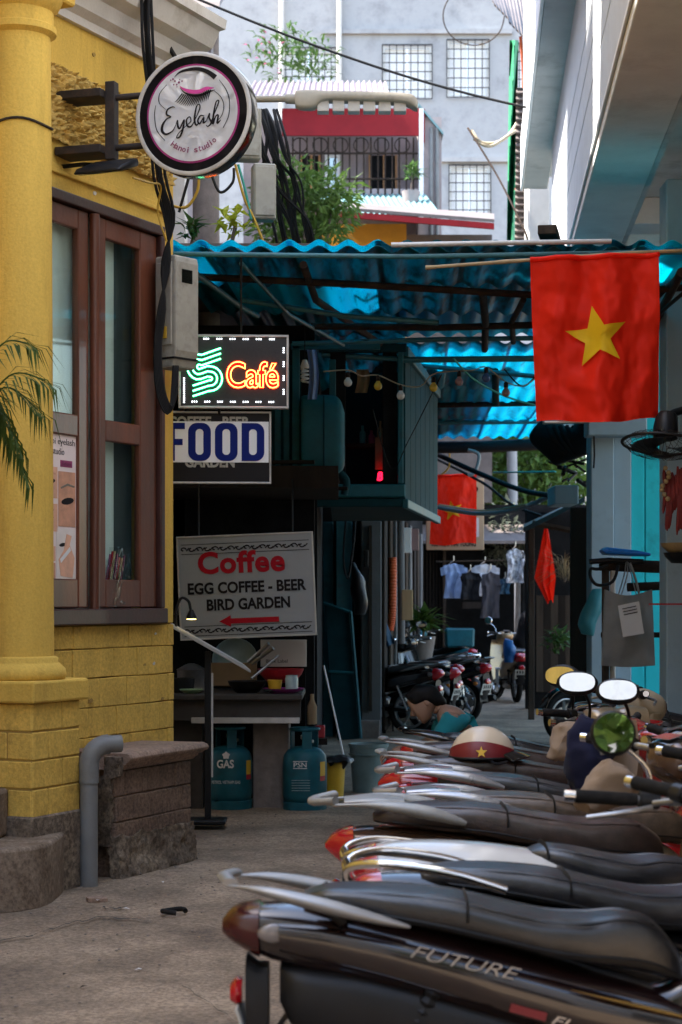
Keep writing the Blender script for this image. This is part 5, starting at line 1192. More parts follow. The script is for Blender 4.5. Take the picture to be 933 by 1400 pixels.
def tote(a, b):
    u = 828 + 64 * a + (a - .5) * 8 * b; v = 806 + 8 * math.sin(math.pi * a) + 104 * b - 6 * math.sin(a * 3.1) * b
    return P(u, v, 13.85 - .05 * math.sin(math.pi * a) * math.sin(math.pi * min(1, b + .1)) + .02 * noise.noise(Vector((a * 4, b * 5, 0))))
part('body', 'cloth_tote', tb, lambda m: m.grid(tote, 20, 24, thick=(0, .07, 0)), world=True, smooth=60)
for u0, u1 in ((846, 874), (850, 870)):
    part('strap', 'cloth_tote', tb, lambda m: m.tube(cr([P(u0, 812, 13.82), P(u0 + 8, 785, 13.86), P(858, 764, 13.9), P(u1 - 6, 788, 13.86), P(u1, 812, 13.82)], 20), .012, 6, flat=.35), world=True, smooth=60)
part('notice', 'paper', tb, lambda m: m.add([P(845, 828, 13.76), P(874, 822, 13.76), P(881, 866, 13.755), P(852, 871, 13.755)], [(0, 1, 2, 3)]), world=True)
for i in range(3): part('print_line', 'ink', tb, lambda m: m.add([P(851 + i, 832 + i * 4, 13.752), P(870 + i, 828 + i * 4, 13.752), P(870 + i, 829.2 + i * 4, 13.752), P(851 + i, 833.2 + i * 4, 13.752)], [(0, 1, 2, 3)]), world=True)
pbg = thing('plastic_bag', P(808, 868, 15.2), 0, 'translucent teal plastic bag hanging beside the rack', 'bag')
part('bag', 'bag_teal', pbg, lambda m: (m.loft([(P(0, 806, 15.2).z, 15.2, P(824, 0, 15.2).x, P(812, 0, 15.2).x, .02), (P(0, 825, 15.2).z, 15.2, P(823, 0, 15.2).x, P(800, 0, 15.2).x, .06), (P(0, 850, 15.2).z, 15.2, P(818, 0, 15.2).x, P(791, 0, 15.2).x, .09), (P(0, 868, 15.2).z, 15.2, P(812, 0, 15.2).x, P(795, 0, 15.2).x, .05)], 20, 2, 14, axis=2), m.jitter(.025, 7)), world=True, smooth=60)
for p_ in pbg.children: 
    me = p_.data
    for v in me.vertices: pass
# wall fan with tassels and chain
fc = P(905, 607, 11.6)
fan = thing('wall_fan', fc, 0, 'black wall fan seen edge-on above the parked bikes', 'fan')
fm = Matrix.Rotation(R(6), 4, 'Y') @ Matrix.Rotation(R(-10), 4, 'X')
part('motor', 'black_plastic', fan, lambda m: (m.lathe([(.05, .03), (.075, .04), (.08, .10), (.07, .17), (.05, .2), (1e-5, .2)], (.02, 0, 0), 20), m.xf(fm)), smooth=50)
part('rim', 'black_plastic', fan, lambda m: (m.tube([(.24 * math.cos(2 * math.pi * i / 48), .24 * math.sin(2 * math.pi * i / 48), 0) for i in range(48)], .010, 8, close=True), m.xf(fm)), smooth=50)
def cage(m):
    for k in range(30):
        a = 2 * math.pi * k / 30
        m.tube([(r * math.cos(a), r * math.sin(a), z) for r, z in ((.05, -.075), (.12, -.072), (.19, -.05), (.235, -.005))], .0016, 4)
        m.tube([(r * math.cos(a), r * math.sin(a), z) for r, z in ((.05, .055), (.12, .056), (.19, .04), (.235, .005))], .0016, 4)
    m.xf(fm)
o = part('cage', 'black_metal', fan, cage); o['kind'] = 'stuff'
for k in range(3):
    part('blade', 'black_plastic', fan, lambda m: (m.grid(lambda a, b: Vector(((.04 + .16 * a) * math.cos(R(120 * k) + (b - .5) * 1.4), (.04 + .16 * a) * math.sin(R(120 * k) + (b - .5) * 1.4), -.02 + .03 * (b - .5))), 6, 6, thick=(0, 0, .003)), m.xf(fm)), smooth=60)
part('hub', 'black_plastic', fan, lambda m: (m.lathe([(1e-5, -.085), (.05, -.08), (.055, -.06)], (0, 0, 0), 20), m.xf(fm)), smooth=50)
part('arm', 'black_plastic', fan, lambda m: m.tube(cr([(.03, .02, .16), (.10, .05, .2), (.3, .2, .25), (.6, .5, .3)], 10), .025, 10), smooth=60)
ts = thing('red_tassel', P(920, 740, 11.8), 0, 'dark red hanging tassels under the wall fan', 'tassel')
random.seed(41)
for i in range(12):
    u = 908 + i * 2.6 + random.uniform(-1, 1); v0 = 645 + random.uniform(-8, 12); v1 = 715 + random.uniform(-20, 22)
    part('strand', 'red_tassel', ts, lambda m: (m.tube(cr([P(u, v0, 11.75), P(u + 2, (v0 + v1) / 2, 11.72), P(u - 1, v1, 11.75)], 8), [.006, .012, .013, .012, .014, .012, .012, .010, .004], 6)), world=True, smooth=60)
part('cord', 'bamboo', ts, lambda m: [m.sphere(P(910 + 5 * math.sin(i), 640 + i * 6, 11.7), .016, 6, 5) for i in range(8)], world=True, smooth=60)
chn = thing('hanging_chain', P(906, 762, 14.2), 0, 'thin dark chain hanging beside the turquoise wall', 'chain')
for i in range(13):
    c = P(908 - i * .3, 690 + i * 5.6, 14.2)
    part('link', 'black_metal', chn, lambda m: m.tube([c + Vector((.011 * math.cos(t) * (1 if i % 2 else .25), .011 * math.cos(t) * (.25 if i % 2 else 1), .021 * math.sin(t))) for t in [R(45 * q) for q in range(8)]], .0045, 5, close=True), world=True)
# stacked baskets at the edge beside the pillar
for i, (v, mt, lab) in enumerate(((757, 'bamboo', 'flat bamboo basket at the picture edge'), (770, 'black_plastic', 'black basket under the bamboo basket'))):
    lathe_thing('basket', 932, v, 12.6, bowl(.14 - .02 * i, .07), mt, lab, 'basket')
mb = MB(); mb.box(P(915, 826, 13.2), (.28, .02, .012)); tag(mb.build('red_rod', 'red_plastic'), 'thin red rod lying across the pipe rack', 'rod')

# ================================================================== LEFT WALL FURTHER IN, GATE, PILLAR
gt = thing('green_gate', P(468, 1010, 20.2), 0, 'leaning dark green sheet metal gate between counter and pillar', 'gate')
def quad3(m, pts, t):
    a = [Vector(p) for p in pts]; t = Vector(t); m.add(a + [p + t for p in a], [(0, 1, 2, 3), (4, 5, 6, 7), (0, 1, 5, 4), (1, 2, 6, 5), (2, 3, 7, 6), (3, 0, 4, 7)])
part('panel', 'teal_dark', gt, lambda m: quad3(m, [P(444, 826, 20.3), P(478, 838, 20.3), P(484, 918, 20.25), P(450, 916, 20.25)], (0, .03, 0)), world=True, bevel=.004)
part('panel', 'teal_dark', gt, lambda m: quad3(m, [P(451, 920, 20.25), P(484, 922, 20.25), P(492, 1010, 20.2), P(462, 1012, 20.2)], (0, .03, 0)), world=True, bevel=.004)
part('frame', 'teal_paint', gt, lambda m: (m.tube([P(442, 824, 20.3), P(480, 837, 20.3)], .018, 6), m.tube([P(450, 918, 20.24), P(486, 920, 20.24)], .018, 6), m.tube([P(480, 836, 20.28), P(494, 1010, 20.18)], .018, 6)), world=True)
pl2 = thing('brick_pillar', P(505, 1010, 20.6), 0, 'grey plastered pillar with a green door leaf beside the parked bikes', 'pillar')
part('pillar', 'grey_wall', pl2, lambda m: m.span((P(494, 0, 20.5).x, 20.5, 0), (P(522, 0, 20.5).x, 21.2, 2.35)), world=True, bevel=.01)
part('plinth', 'pier_stone', pl2, lambda m: m.span((P(492, 0, 20.4).x, 20.42, 0), (P(520, 0, 20.4).x, 20.498, P(0, 985, 20.4).z)), world=True, bevel=.01)
part('door_leaf', 'teal_steel', pl2, lambda m: m.span((P(460, 0, 20.6).x, 20.6, .2), (P(482, 0, 20.6).x, 20.66, 2.35)), world=True, bevel=.006)
part('door_leaf', 'teal_paint', pl2, lambda m: m.span((P(442, 0, 20.65).x, 20.68, 0), (P(456, 0, 20.65).x, 20.74, 2.35)), world=True, bevel=.006)
part('meter', 'black_plastic', pl2, lambda m: m.span((P(498, 0, 20.4).x, 20.44, P(0, 775, 20.4).z), (P(504, 0, 20.4).x, 20.498, P(0, 752, 20.4).z)), world=True, bevel=.004)
part('strip', 'wood_old', pl2, lambda m: m.span((P(505, 0, 20.4).x, 20.46, .3), (P(509, 0, 20.4).x, 20.498, 2.3)), world=True)
mb = MB(); mb.loft([(P(0, 768, 20).z, 20.1, P(486, 0, 20).x, P(482, 0, 20).x, .03), (P(0, 790, 20).z, 20.1, P(498, 0, 20).x, P(481, 0, 20).x, .08), (P(0, 820, 20).z, 20.1, P(504, 0, 20).x, P(482, 0, 20).x, .10), (P(0, 842, 20).z, 20.1, P(499, 0, 20).x, P(486, 0, 20).x, .05)], 16, 2, 12, axis=2); mb.jitter(.03, 6)
tag(mb.build('black_bag', 'bag_black', smooth=60), 'black bag hanging on the grey pillar', 'bag')
cable('green_hose', [P(474, 700, 20.4), P(470, 760, 20.3), P(476, 790, 20.3), P(484, 740, 20.3), P(486, 705, 20.4)], .012, 'cable', 'thin dark loop of hose above the green gate')
# left wall continuing to the end of the alley
lw = thing('plank_house', (.5, 25, 0), 0, 'row of dark weathered timber house fronts behind the parked bikes', 'house')
part('wall', 'black_wall', lw, lambda m: quad3(m, [(.46, 21.2, 0), (1.35, 31.5, 0), (1.35, 31.5, 5.0), (.46, 21.2, 2.9)], (-.3, 0, 0)), world=True)
random.seed(51)
for i in range(9):
    t = i / 9; x = .47 + .89 * t; y = 21.3 + 10.2 * t
    part('plank', ['dark_wood', 'wood_old', 'grey_wall'][i % 3], lw, lambda m: m.box((x + .02, y, 1.3), (.03, .5, 2.5), -.087), world=True, bevel=.005)
tube_pts = [P(537, 762, 22.2), P(537, 800, 22.2), P(536, 840, 22.2), P(533, 862, 22.2)]
ot = thing('corrugated_conduit', P(536, 862, 22.2), 0, 'orange corrugated conduit climbing the dark timber wall', 'conduit')
q = cr([tuple(p) for p in tube_pts], 60)
part('conduit', 'orange_tube', ot, lambda m: m.tube(q, [.052 if i % 2 else .043 for i in range(61)], 12), world=True, smooth=40)
mb = MB(); mb.tube([P(528, 764, 22.25), P(528, 812, 22.25)], .035, 10); tag(mb.build('yellow_pipe', 'yellow_plastic', smooth=60), 'short yellow pipe beside the orange conduit', 'pipe')
mb = MB(); mb.tube([P(548, 700, 22.6), P(549, 880, 22.6)], .045, 12); tag(mb.build('grey_post', 'grey_wall', smooth=60), 'thin grey post behind the orange conduit', 'post')
mb = MB(); mb.box(P(557, 827, 22.4), (.13, .1, .36)); tag(mb.build('wooden_box', 'wood_tan', bevel=.006), 'tan wooden box fixed to the post above the potted plant', 'box')
wb = thing('wall_box', P(558, 756, 22.8), 0, 'white electrical box with a pink side under the oriel', 'box')
part('case', 'white_paint', wb, lambda m: m.box((-.03, 0, .15), (.14, .1, .3)), bevel=.005); part('cover', 'bulb_pink', wb, lambda m: m.box((.08, .02, .16), (.1, .1, .26)), bevel=.005)
mb = MB(); mb.grid(lambda a, b: P(512 + 16 * b + 12 * a, 845 + 40 * b - 6 * a, 21.4 + .05 * math.sin(a * 6 + b * 3)), 8, 10, thick=(0, .02, 0)); tag(mb.build('denim_cloth', 'cloth_denim', smooth=60), 'dark blue cloth hanging beside the orange conduit', 'cloth')

def plant(name, c, n, L, W, spread, label, mt, cat='plant', pot=None, stem=.0):
    t = thing(name, c, 0, label, cat)
    def f(m):
        for i in range(n):
            a = random.uniform(0, 6.28); el = random.uniform(.1, 1.3)
            d = Vector((math.cos(a) * math.cos(el), math.sin(a) * math.cos(el), math.sin(el)))
            p = Vector((0, 0, stem)) + rv() * spread
            leaf(m, p, d, Vector((0, 0, 1)), L * random.uniform(.7, 1.2), W * random.uniform(.7, 1.2), .35)
    part('leaves', mt, t, f)
    if pot: part('pot', pot, t, lambda m: m.lathe([(1e-5, -.3), (.12, -.3), (.17, 0), (.15, 0), (.1, -.25)], (0, 0, 0), 16), smooth=50)
    part('stem', 'bark', t, lambda m: m.tube([(0, 0, -.05), (.02, 0, stem)], .015, 6))
    return t
random.seed(61)
pc = GP(578, 985); 
plant('potted_plant', P(578, 870, 24.5), 60, .34, .11, .10, 'broad-leaved green potted plant behind the parked motorbikes', 'leaf_mid', pot='pier_stone', stem=.1)
mb = MB(); mb.span(P(560, 905, 24.3), P(600, 985, 24.8)); tag(mb.build('plant_stand', 'dark_wood'), 'dark box stand under the potted plant', 'stand')

part('gable_wall', 'black_wall', lw, lambda m: m.span((-.6, 21.25, 0), (.5, 21.5, 4.3)), world=True)
part('upper_wall', 'black_wall', lw, lambda m: m.span((-.6, 21.5, 2.6), (.55, 28, 4.3)), world=True)
# added sun-blocking house behind the yellow corner, and the houses across the street behind the viewer (seen only in mirrors and glass)
th = thing('sun_block_house', (-4, 17, 0), 0, 'tall plastered house added behind the yellow corner house to block the sun', 'building')
part('wall', 'house_plaster', th, lambda m: m.span((-7, 13.9, 0), (-2.05, 16.6, 14)), world=True)
part('rear_sun_block', 'house_plaster', th, lambda m: m.span((-7, 16.603, 0), (-2.05, 23, 8.3)), world=True)
part('gap_sun_block', 'house_plaster', th, lambda m: m.span((-7, 12.9, 5.3), (-3.3, 13.897, 14)), world=True)  # added block, closes the gap that let sun onto the alley floor
part('far_sun_block', 'house_plaster', th, lambda m: m.span((-7, 23.003, 0), (-2.7, 42, 11.2)), world=True)
random.seed(83)
part('roof', 'roof_brown', th, lambda m: m.span((-7.2, 13.7, 14), (-1.9, 16.7, 14.3)), world=True)
sf = thing('sun_block_roof', (-1.5, 15, 3.9), 0, 'flat dark roof slab added over the cafe front to block the sun', 'roof')  # added roof slab, keeps direct sun out of the cafe
part('slab', 'roof_brown', sf, lambda m: m.span((-2.6, 13.6, 3.95), (-.1, 21.2, 4.05)), world=True)
so = thing('street_house', (0, -7, 0), 0, 'pale house across the street reflected in the bike mirrors', 'building')
part('wall', 'white_trim', so, lambda m: m.span((-16, -9, 0), (16, -7, 15)), world=True)  # made this tall and wide to cut front light reaching the stall
for i in range(5):
    w_ = part('window', 'wood_dark', so, lambda m: (m.span((-7.6 + 3.4 * i, -6.99, 4.6), (-6.2 + 3.4 * i, -6.95, 6.4))), world=True)
    part('pane', 'glass_dark', w_, lambda m: m.span((-7.5 + 3.4 * i, -6.945, 4.7), (-6.3 + 3.4 * i, -6.94, 6.3)), world=True)
    part('door', 'teal_dark', so, lambda m: (m.span((-7.8 + 3.4 * i, -6.99, 0), (-6.0 + 3.4 * i, -6.95, 2.6))), world=True)

# ================================================================== END OF THE ALLEY
eh_ = thing('end_house', (2.0, 32, 0), 0, 'dark timber house closing the end of the alley behind the washing', 'house')
part('wall', 'black_wall', eh_, lambda m: (m.span((1.3, 32, 0), (1.75, 32.3, 3.1)), m.span((3.05, 32, 0), (4.5, 32.3, 3.1)), m.span((1.75, 32, 2.35), (3.05, 32.3, 3.1)), m.span((1.7, 34, 0), (3.1, 34.2, 3.0)), m.span((1.3, 32.3, 2.9), (4.5, 34.2, 3.1))), world=True)
for i in range(8):
    x = 1.32 + i * .055
    part('slat', 'dark_wood', eh_, lambda m: m.span((x, 31.94, .2), (x + .03, 31.998, 2.3)), world=True)
part('post', 'wood_old', eh_, lambda m: m.span((P(606, 0, 31.8).x, 31.8, 0), (P(610, 0, 31.8).x, 31.9, 2.4)), world=True)
part('counter', 'dark_wood', eh_, lambda m: m.span((P(632, 0, 31.5).x, 31.4, P(0, 832, 31.5).z), (P(660, 0, 31.5).x, 31.6, P(0, 823, 31.5).z)), world=True)
part('eaves', 'roof_brown', eh_, lambda m: quad3(m, [(1.2, 31.2, 2.42), (4.5, 31.2, 2.42), (4.5, 32.5, 2.9), (1.2, 32.5, 2.9)], (0, 0, .05)), world=True)
mb = MB(); mb.tube([P(596, 768, 30.6), P(690, 766, 30.6)], .012, 6); tag(mb.build('clothes_rail', 'wood_old', smooth=60), 'thin rail carrying the washing under the eaves', 'rail')
def shirt(name, u0, v0, u1, v1, d, mt, label, sleeves=True, cat='garment'):
    t = thing(name, P((u0 + u1) / 2, v1, d), 0, label, cat)
    W, H = u1 - u0, v1 - v0
    def half(a): return (a - .5) * 2
    def fn(a, b):
        h = half(a)
        w = (.42 if b < .10 else .5) * W * (1 if not sleeves else (1.0 if b < .32 else .72))
        if sleeves: w = W * (.5 if .05 < b < .3 else .36)
        u = (u0 + u1) / 2 + h * w + 1.5 * math.sin(b * 5 + h)
        v = v0 + H * b + (abs(h) * H * .10 if b < .3 else 0) + (.06 * H * (1 - abs(h)) if b == 0 else 0)
        return P(u, v, d + .10 * math.sin(h * 3.5 + b * 1.2) * (.4 + b) * .6 + .05 * noise.noise(Vector((a * 6, b * 5, u0))))
    part('cloth', mt, t, lambda m: m.grid(fn, 22, 28), world=True, smooth=70)
    part('hanger', 'steel', t, lambda m: m.tube([P((u0 + u1) / 2 - W * .2, v0 + 4, d), P((u0 + u1) / 2, v0 - 2, d), P((u0 + u1) / 2, v0 - 8, d)], .01, 5), world=True)
    return t
shirt('hanging_shirt', 603, 768, 638, 818, 30.5, 'cloth_blue', 'light blue shirt hanging on the washing rail')
shirt('hanging_vest', 630, 780, 657, 820, 30.3, 'cloth_black', 'black sleeveless top hanging before the blue shirt', False)
shirt('hanging_shirt', 645, 769, 682, 815, 30.7, 'cloth_white', 'white shirt hanging behind the dark top')
shirt('hanging_skirt', 658, 779, 684, 845, 30.4, 'cloth_grey', 'long dark grey garment hanging on the washing rail', False)
pat = mat('cloth_pattern', (0.36, 0.38, 0.42), 0.8, var=0.75, scale=16, detail=2)
shirt('hanging_blouse', 693, 748, 717, 797, 29.0, 'cloth_pattern', 'grey patterned sleeveless blouse hanging near the shed', False)
shirt('hanging_cloth', 684, 790, 698, 812, 29.2, 'cloth_denim', 'small dark blue cloth hanging below the patterned blouse', False)
# sign behind the second flag
bs = thing('address_sign', P(583, 752, 27.6), 0, 'beige signboard with black lettering half hidden by the small flag', 'sign')
W = 79 / FPX * 27.6; H = 98 / FPX * 27.6; k = W / 79
part('panel', 'sign_beige', bs, lambda m: m.span((0, 0, 0), (W, .05, H)), bevel=.006)
lettering('letters', '102 NGO HAI TUONG', 'ink', bs, Vector((8 * k, -.003, 5 * k)), U, W3, 60 * k, 6.5 * k, .003, offset=.02)
lettering('letters', 'P', 'ink', bs, Vector((62 * k, -.003, 75 * k)), U, W3, 9 * k, 12 * k, .003, offset=.04)
part('strip', 'paper', bs, lambda m: m.span((66 * k, -.004, 18 * k), (72 * k, -.001, 44 * k)))
fl2, f2, _, _ = flag('small_flag', 593, 651, 652, 744, 26.9, 'smaller red flag with a creased yellow star under the far canopy edge', .09, 2.4, (.45, .50), .24, 100, skew=(-.10, .0), pleat=4)
m = MB(); m.tube([f2(i / 12, 0) + Vector((0, 0, .01)) for i in range(13)], .02, 8); m.build('hem', 'flag_red', fl2, smooth=60)
cable('yellow_rope', [P(600, 652, 26.9), P(613, 640, 26.8), P(615, 624, 26.7), P(614, 610, 26.6)], .012, 'cable_yellow', 'yellow cord tying the small flag to the canopy beam')
# red pennant hanging from the shed
rp = thing('red_pennant', P(750, 826, 23.4), 0, 'plain red cloth pennant hanging limp from the shed roof', 'flag')
def pen(a, b):
    u = 747 - 2 * b + (a - .5) * (3 + 26 * min(1, b * 1.5)) * (1 - .75 * max(0, (b - .68) / .32)) + 10 * max(0, b - .68) / .32 * .8
    return P(u, 716 + 110 * b - 6 * math.sin(a * 3) * b, 23.4 + .07 * math.sin(a * 8 + b * 3) * b + .04 * noise.noise(Vector((a * 6, b * 7, 2))))
part('cloth', 'flag_red', rp, lambda m: m.grid(pen, 20, 40), world=True, smooth=70)
# shed on the right
sh = thing('timber_shed', (P(770, 0, 24).x, 24, 0), 0, 'dark lean-to timber shed behind the hanging red pennant', 'shed')
part('roof', 'roof_brown', sh, lambda m: quad3(m, [P(716, 728, 23.2), P(800, 686, 22.2), P(812, 680, 25.5), P(716, 722, 26.5)], (0, 0, .06)), world=True)
part('rafter', 'wood_old', sh, lambda m: m.tube([P(728, 715, 23.4), P(795, 728, 23.3)], .04, 6), world=True)
for u, d, v0 in ((727, 23.6, 722), (788, 23.0, 700)):
    part('post', 'wood_old', sh, lambda m: m.span((P(u - 4, 0, d).x, d, 0), (P(u + 4, 0, d).x, d + .08, P(0, v0, d).z)), world=True, bevel=.005)
part('back_wall', 'black_wall', sh, lambda m: m.span((P(720, 0, 26).x, 26, 0), (P(860, 0, 26).x, 26.2, 2.7)), world=True)
for i in range(6):
    part('plank', ['wood_old', 'dark_wood'][i % 2], sh, lambda m: m.box(P(738 + i * 10, 880, 25.6) + Vector((0, 0, .0)), (.10, .03, 1.3), 0), world=True, bevel=.004)
random.seed(71)
plant('dry_grass_bunch', P(772, 790, 23.0), 60, .5, .012, .08, 'bunch of dry straw hanging in the shed', 'bamboo')
plant('low_shrub', P(765, 880, 22.2), 60, .16, .06, .16, 'low weedy shrub growing at the foot of the shed', 'leaf_green')
mb = MB(); mb.loft([(P(0, 828, 28).z, 28, P(733, 0, 28).x, P(722, 0, 28).x, .05), (P(0, 850, 28).z, 28, P(735, 0, 28).x, P(708, 0, 28).x, .15), (P(0, 875, 28).z, 28, P(728, 0, 28).x, P(702, 0, 28).x, .15), (P(0, 890, 28).z, 28, P(720, 0, 28).x, P(705, 0, 28).x, .1)], 14, 2, 10, axis=2); mb.jitter(.06, 5)
tag(mb.build('covered_bundle', 'bag_black', smooth=60), 'black covered bundle standing behind the tan scooter', 'bundle')
mb = MB(); mb.loft([(P(0, 873, 28).z, 27.4, P(696, 0, 28).x, P(686, 0, 28).x, .05), (P(0, 888, 28).z, 27.4, P(700, 0, 28).x, P(683, 0, 28).x, .09), (P(0, 903, 28).z, 27.4, P(697, 0, 28).x, P(685, 0, 28).x, .06)], 14, 2, 10, axis=2); mb.jitter(.03, 9)
tag(mb.build('blue_bag', 'bag_blue', smooth=60), 'bright blue plastic bag beside the tan scooter', 'bag')
stl = thing('plastic_stool', P(690, 938, 28.2), 0, 'small pale plastic stool beside the tan scooter', 'stool')
part('seat', 'white_paint', stl, lambda m: m.box((0, 0, .26), (.26, .26, .03)), bevel=.01)
for sx in (-.11, .11):
    for sy in (-.11, .11): part('leg', 'white_paint', stl, lambda m: m.box((sx, sy, .123), (.03, .03, .244)))
mb = MB(); mb.box(P(628, 872, 29.5), (.45, .3, .3)); mb.jitter(.03, 4)
tag(mb.build('blue_tub', 'teal_paint', bevel=.03), 'teal plastic tub behind the parked motorbikes', 'tub')
# trees and leafage beyond the end house
def tree(name, base, h, tr, crown_c, rad, label, mt, nclump=60, nleaf=26, L=.28, W=.12, trunk='bark', lean=(0, 0), cr_=.5, limbs=5):
    base = Vector(base); t = thing(name, base, 0, label, 'tree')
    cc = Vector(crown_c) - base
    def tk(m):
        m.tube(cr([(0, 0, -.1), (lean[0] * .4, lean[1] * .4, h * .4), (lean[0], lean[1], h)], 10), [tr * (1 - .055 * i) for i in range(11)], 10)
        for i in range(limbs):
            a = 2.4 * i; e = cc + Vector((math.cos(a) * rad[0] * .7, math.sin(a) * rad[1] * .7, rad[2] * (.5 * math.sin(i * 1.7))))
            s = Vector((lean[0] * .8, lean[1] * .8, h * (.7 + .05 * i)))
            m.tube(cr([tuple(s), tuple(s.lerp(e, .5) + Vector((0, 0, .15))), tuple(e)], 8), [tr * .5 * (1 - .1 * k) for k in range(9)], 6)
    part('trunk', trunk, t, tk, smooth=60)
    part('crown', mt, t, lambda m: clump_crown(m, cc, rad, nclump, nleaf, L, W, cr_))
    return t
random.seed(81)
tree('end_tree', (P(715, 0, 38).x, 38, 0), 4.6, .2, P(735, 650, 38), (1.1, 1.2, 1.3), 'leafy green tree beyond the end of the alley', 'leaf_mid', 90, 30, .26, .12, 'bark_pale')
tree('end_tree', (P(650, 0, 44).x, 44, 0), 4.6, .2, P(672, 680, 44), (.9, 1, 1.5), 'darker tree behind the small flag', 'leaf_dark', 60, 30, .3, .13, 'bark_pale')
tree('street_tree', (1.3, -5.2, 0), 3.4, .16, (1.3, -5.2, 4.6), (1.2, 1.0, 1.5), 'leafy street tree behind the viewer seen in the round mirror', 'leaf_mid', 60, 26, .3, .14)
plant('vine_mass', P(700, 735, 33), 260, .3, .09, .5, 'tangle of grey-green vine over the end house roof', 'leaf_grey', 'vine')
plant('vine_mass', P(690, 745, 32.0), 200, .28, .06, .4, 'pale dry creeper hanging over the end eaves', 'leaf_grey', 'vine')
mb = MB(); mb.span((P(560, 0, 60).x, 60, 0), (P(800, 0, 60).x, 61, P(0, 500, 60).z))
tag(mb.build('distant_building', 'facade'), 'pale distant house wall behind the end trees', 'building')
mb = MB(); mb.span((P(596, 0, 35).x, 35, 3.0), (P(660, 0, 35).x, 38, P(0, 600, 35).z)); tag(mb.build('brown_hut', 'wood_old'), 'brown upper hut behind the small flag', 'hut')
mb = MB(); mb.tube([P(700, 612, 36), P(702, 745, 36)], .10, 10); tag(mb.build('concrete_post', 'facade', smooth=60), 'pale concrete post among the end trees', 'post')
for i, (pts, r, mt, lab) in enumerate((
    ([P(585, 615, 27), P(650, 645, 26), P(720, 672, 25), P(790, 680, 24)], .036, 'cable', 'thick drooping black cable bundle across the alley end'),
    ([P(592, 625, 27), P(660, 660, 26.4), P(700, 690, 25.6), P(740, 705, 25)], .02, 'cable', 'thinner black cable sagging below the thick bundle'),
    ([P(595, 693, 26.4), P(650, 702, 26), P(700, 698, 25.4), P(755, 678, 24.6)], .03, 'cable_grey', 'grey cable sagging across the small flag'),
    ([P(600, 690, 26.2), P(660, 698, 26), P(720, 690, 25)], .014, 'cable_tan', 'thin tan wire beside the grey sagging cable'),
    ([P(675, 646, 26), P(760, 645, 24)], .012, 'cable_teal', 'taut pale green wire under the canopy end'),
    ([P(640, 615, 26.4), P(655, 622, 26.4), P(650, 645, 26.4), P(640, 650, 26.4)], .025, 'cable_grey', 'grey hook of cable above the small flag'),
    ([P(510, 560, 15), P(535, 640, 15.2), P(560, 600, 15.0), P(604, 512, 14.6)], .004, 'cable', 'thin dark wire looping before the oriel'),
    ([P(620, 490, 15), P(650, 520, 15.2), P(700, 545, 15.4), P(760, 560, 15.5)], .008, 'cable_teal', 'slack green wire under the blue roof sheets'),
    ([P(690, 505, 15), P(716, 528, 14.8), P(745, 498, 14.6)], .006, 'cable', 'slack black wire beside the big flag'),
    ([P(245, -12, 20), P(430, 62, 20), P(640, 128, 20), P(945, 194, 20)], .014, 'cable', 'long black overhead wire crossing in front of the grey facade'),
    ([P(812, 590, 16.1), P(813, 620, 16.1), P(812, 640, 16.1)], .008, 'cable', 'short cord with a plug dangling on the blue-grey pillar'),
    ([P(925, 380, 12.3), P(880, 430, 13.5), P(868, 480, 14), P(862, 540, 15)], .018, 'cable', 'black cable slanting down beside the big flag'),
    ([P(935, 400, 12.3), P(895, 440, 13.5), P(878, 500, 14), P(872, 560, 15)], .014, 'cable', 'second black cable slanting down beside the big flag'))):
    cable('overhead_wire', pts, r, mt, lab, n=7)

# ================================================================== HOUSES ABOVE THE CANOPY
fb = thing('grey_facade', (P(470, 0, 50).x, 50, 0), 0, 'tall weathered grey apartment facade with barred windows', 'building')
def facade_hole(m, x0, x1, z0, z1, holes, y, th):
    xs_ = sorted({x0, x1, *[h[0] for h in holes], *[h[1] for h in holes]}); zs_ = sorted({z0, z1, *[h[2] for h in holes], *[h[3] for h in holes]})
    for a, b in zip(xs_, xs_[1:]):
        for c, d in zip(zs_, zs_[1:]):
            cx, cz_ = (a + b) / 2, (c + d) / 2
            if any(h[0] < cx < h[1] and h[2] < cz_ < h[3] for h in holes): continue
            m.span((a, y, c), (b, y + th, d))
wins = [(382, 66, 462, 116), (523, 62, 591, 136), (611, 55, 669, 134), (614, 226, 671, 300), (700, 60, 760, 134)]
holes = [(P(a, 0, 50).x, P(c, 0, 50).x, P(0, d, 50).z, P(0, b, 50).z) for a, b, c, d in wins]
part('wall', 'facade', fb, lambda m: facade_hole(m, P(-250, 0, 50).x, P(780, 0, 50).x, 0, 22, holes, 50, .3), world=True)
part('roof_slab', 'facade', fb, lambda m: m.span((P(-250, 0, 50).x, 50.3, 21), (P(780, 0, 50).x, 58, 22)), world=True)
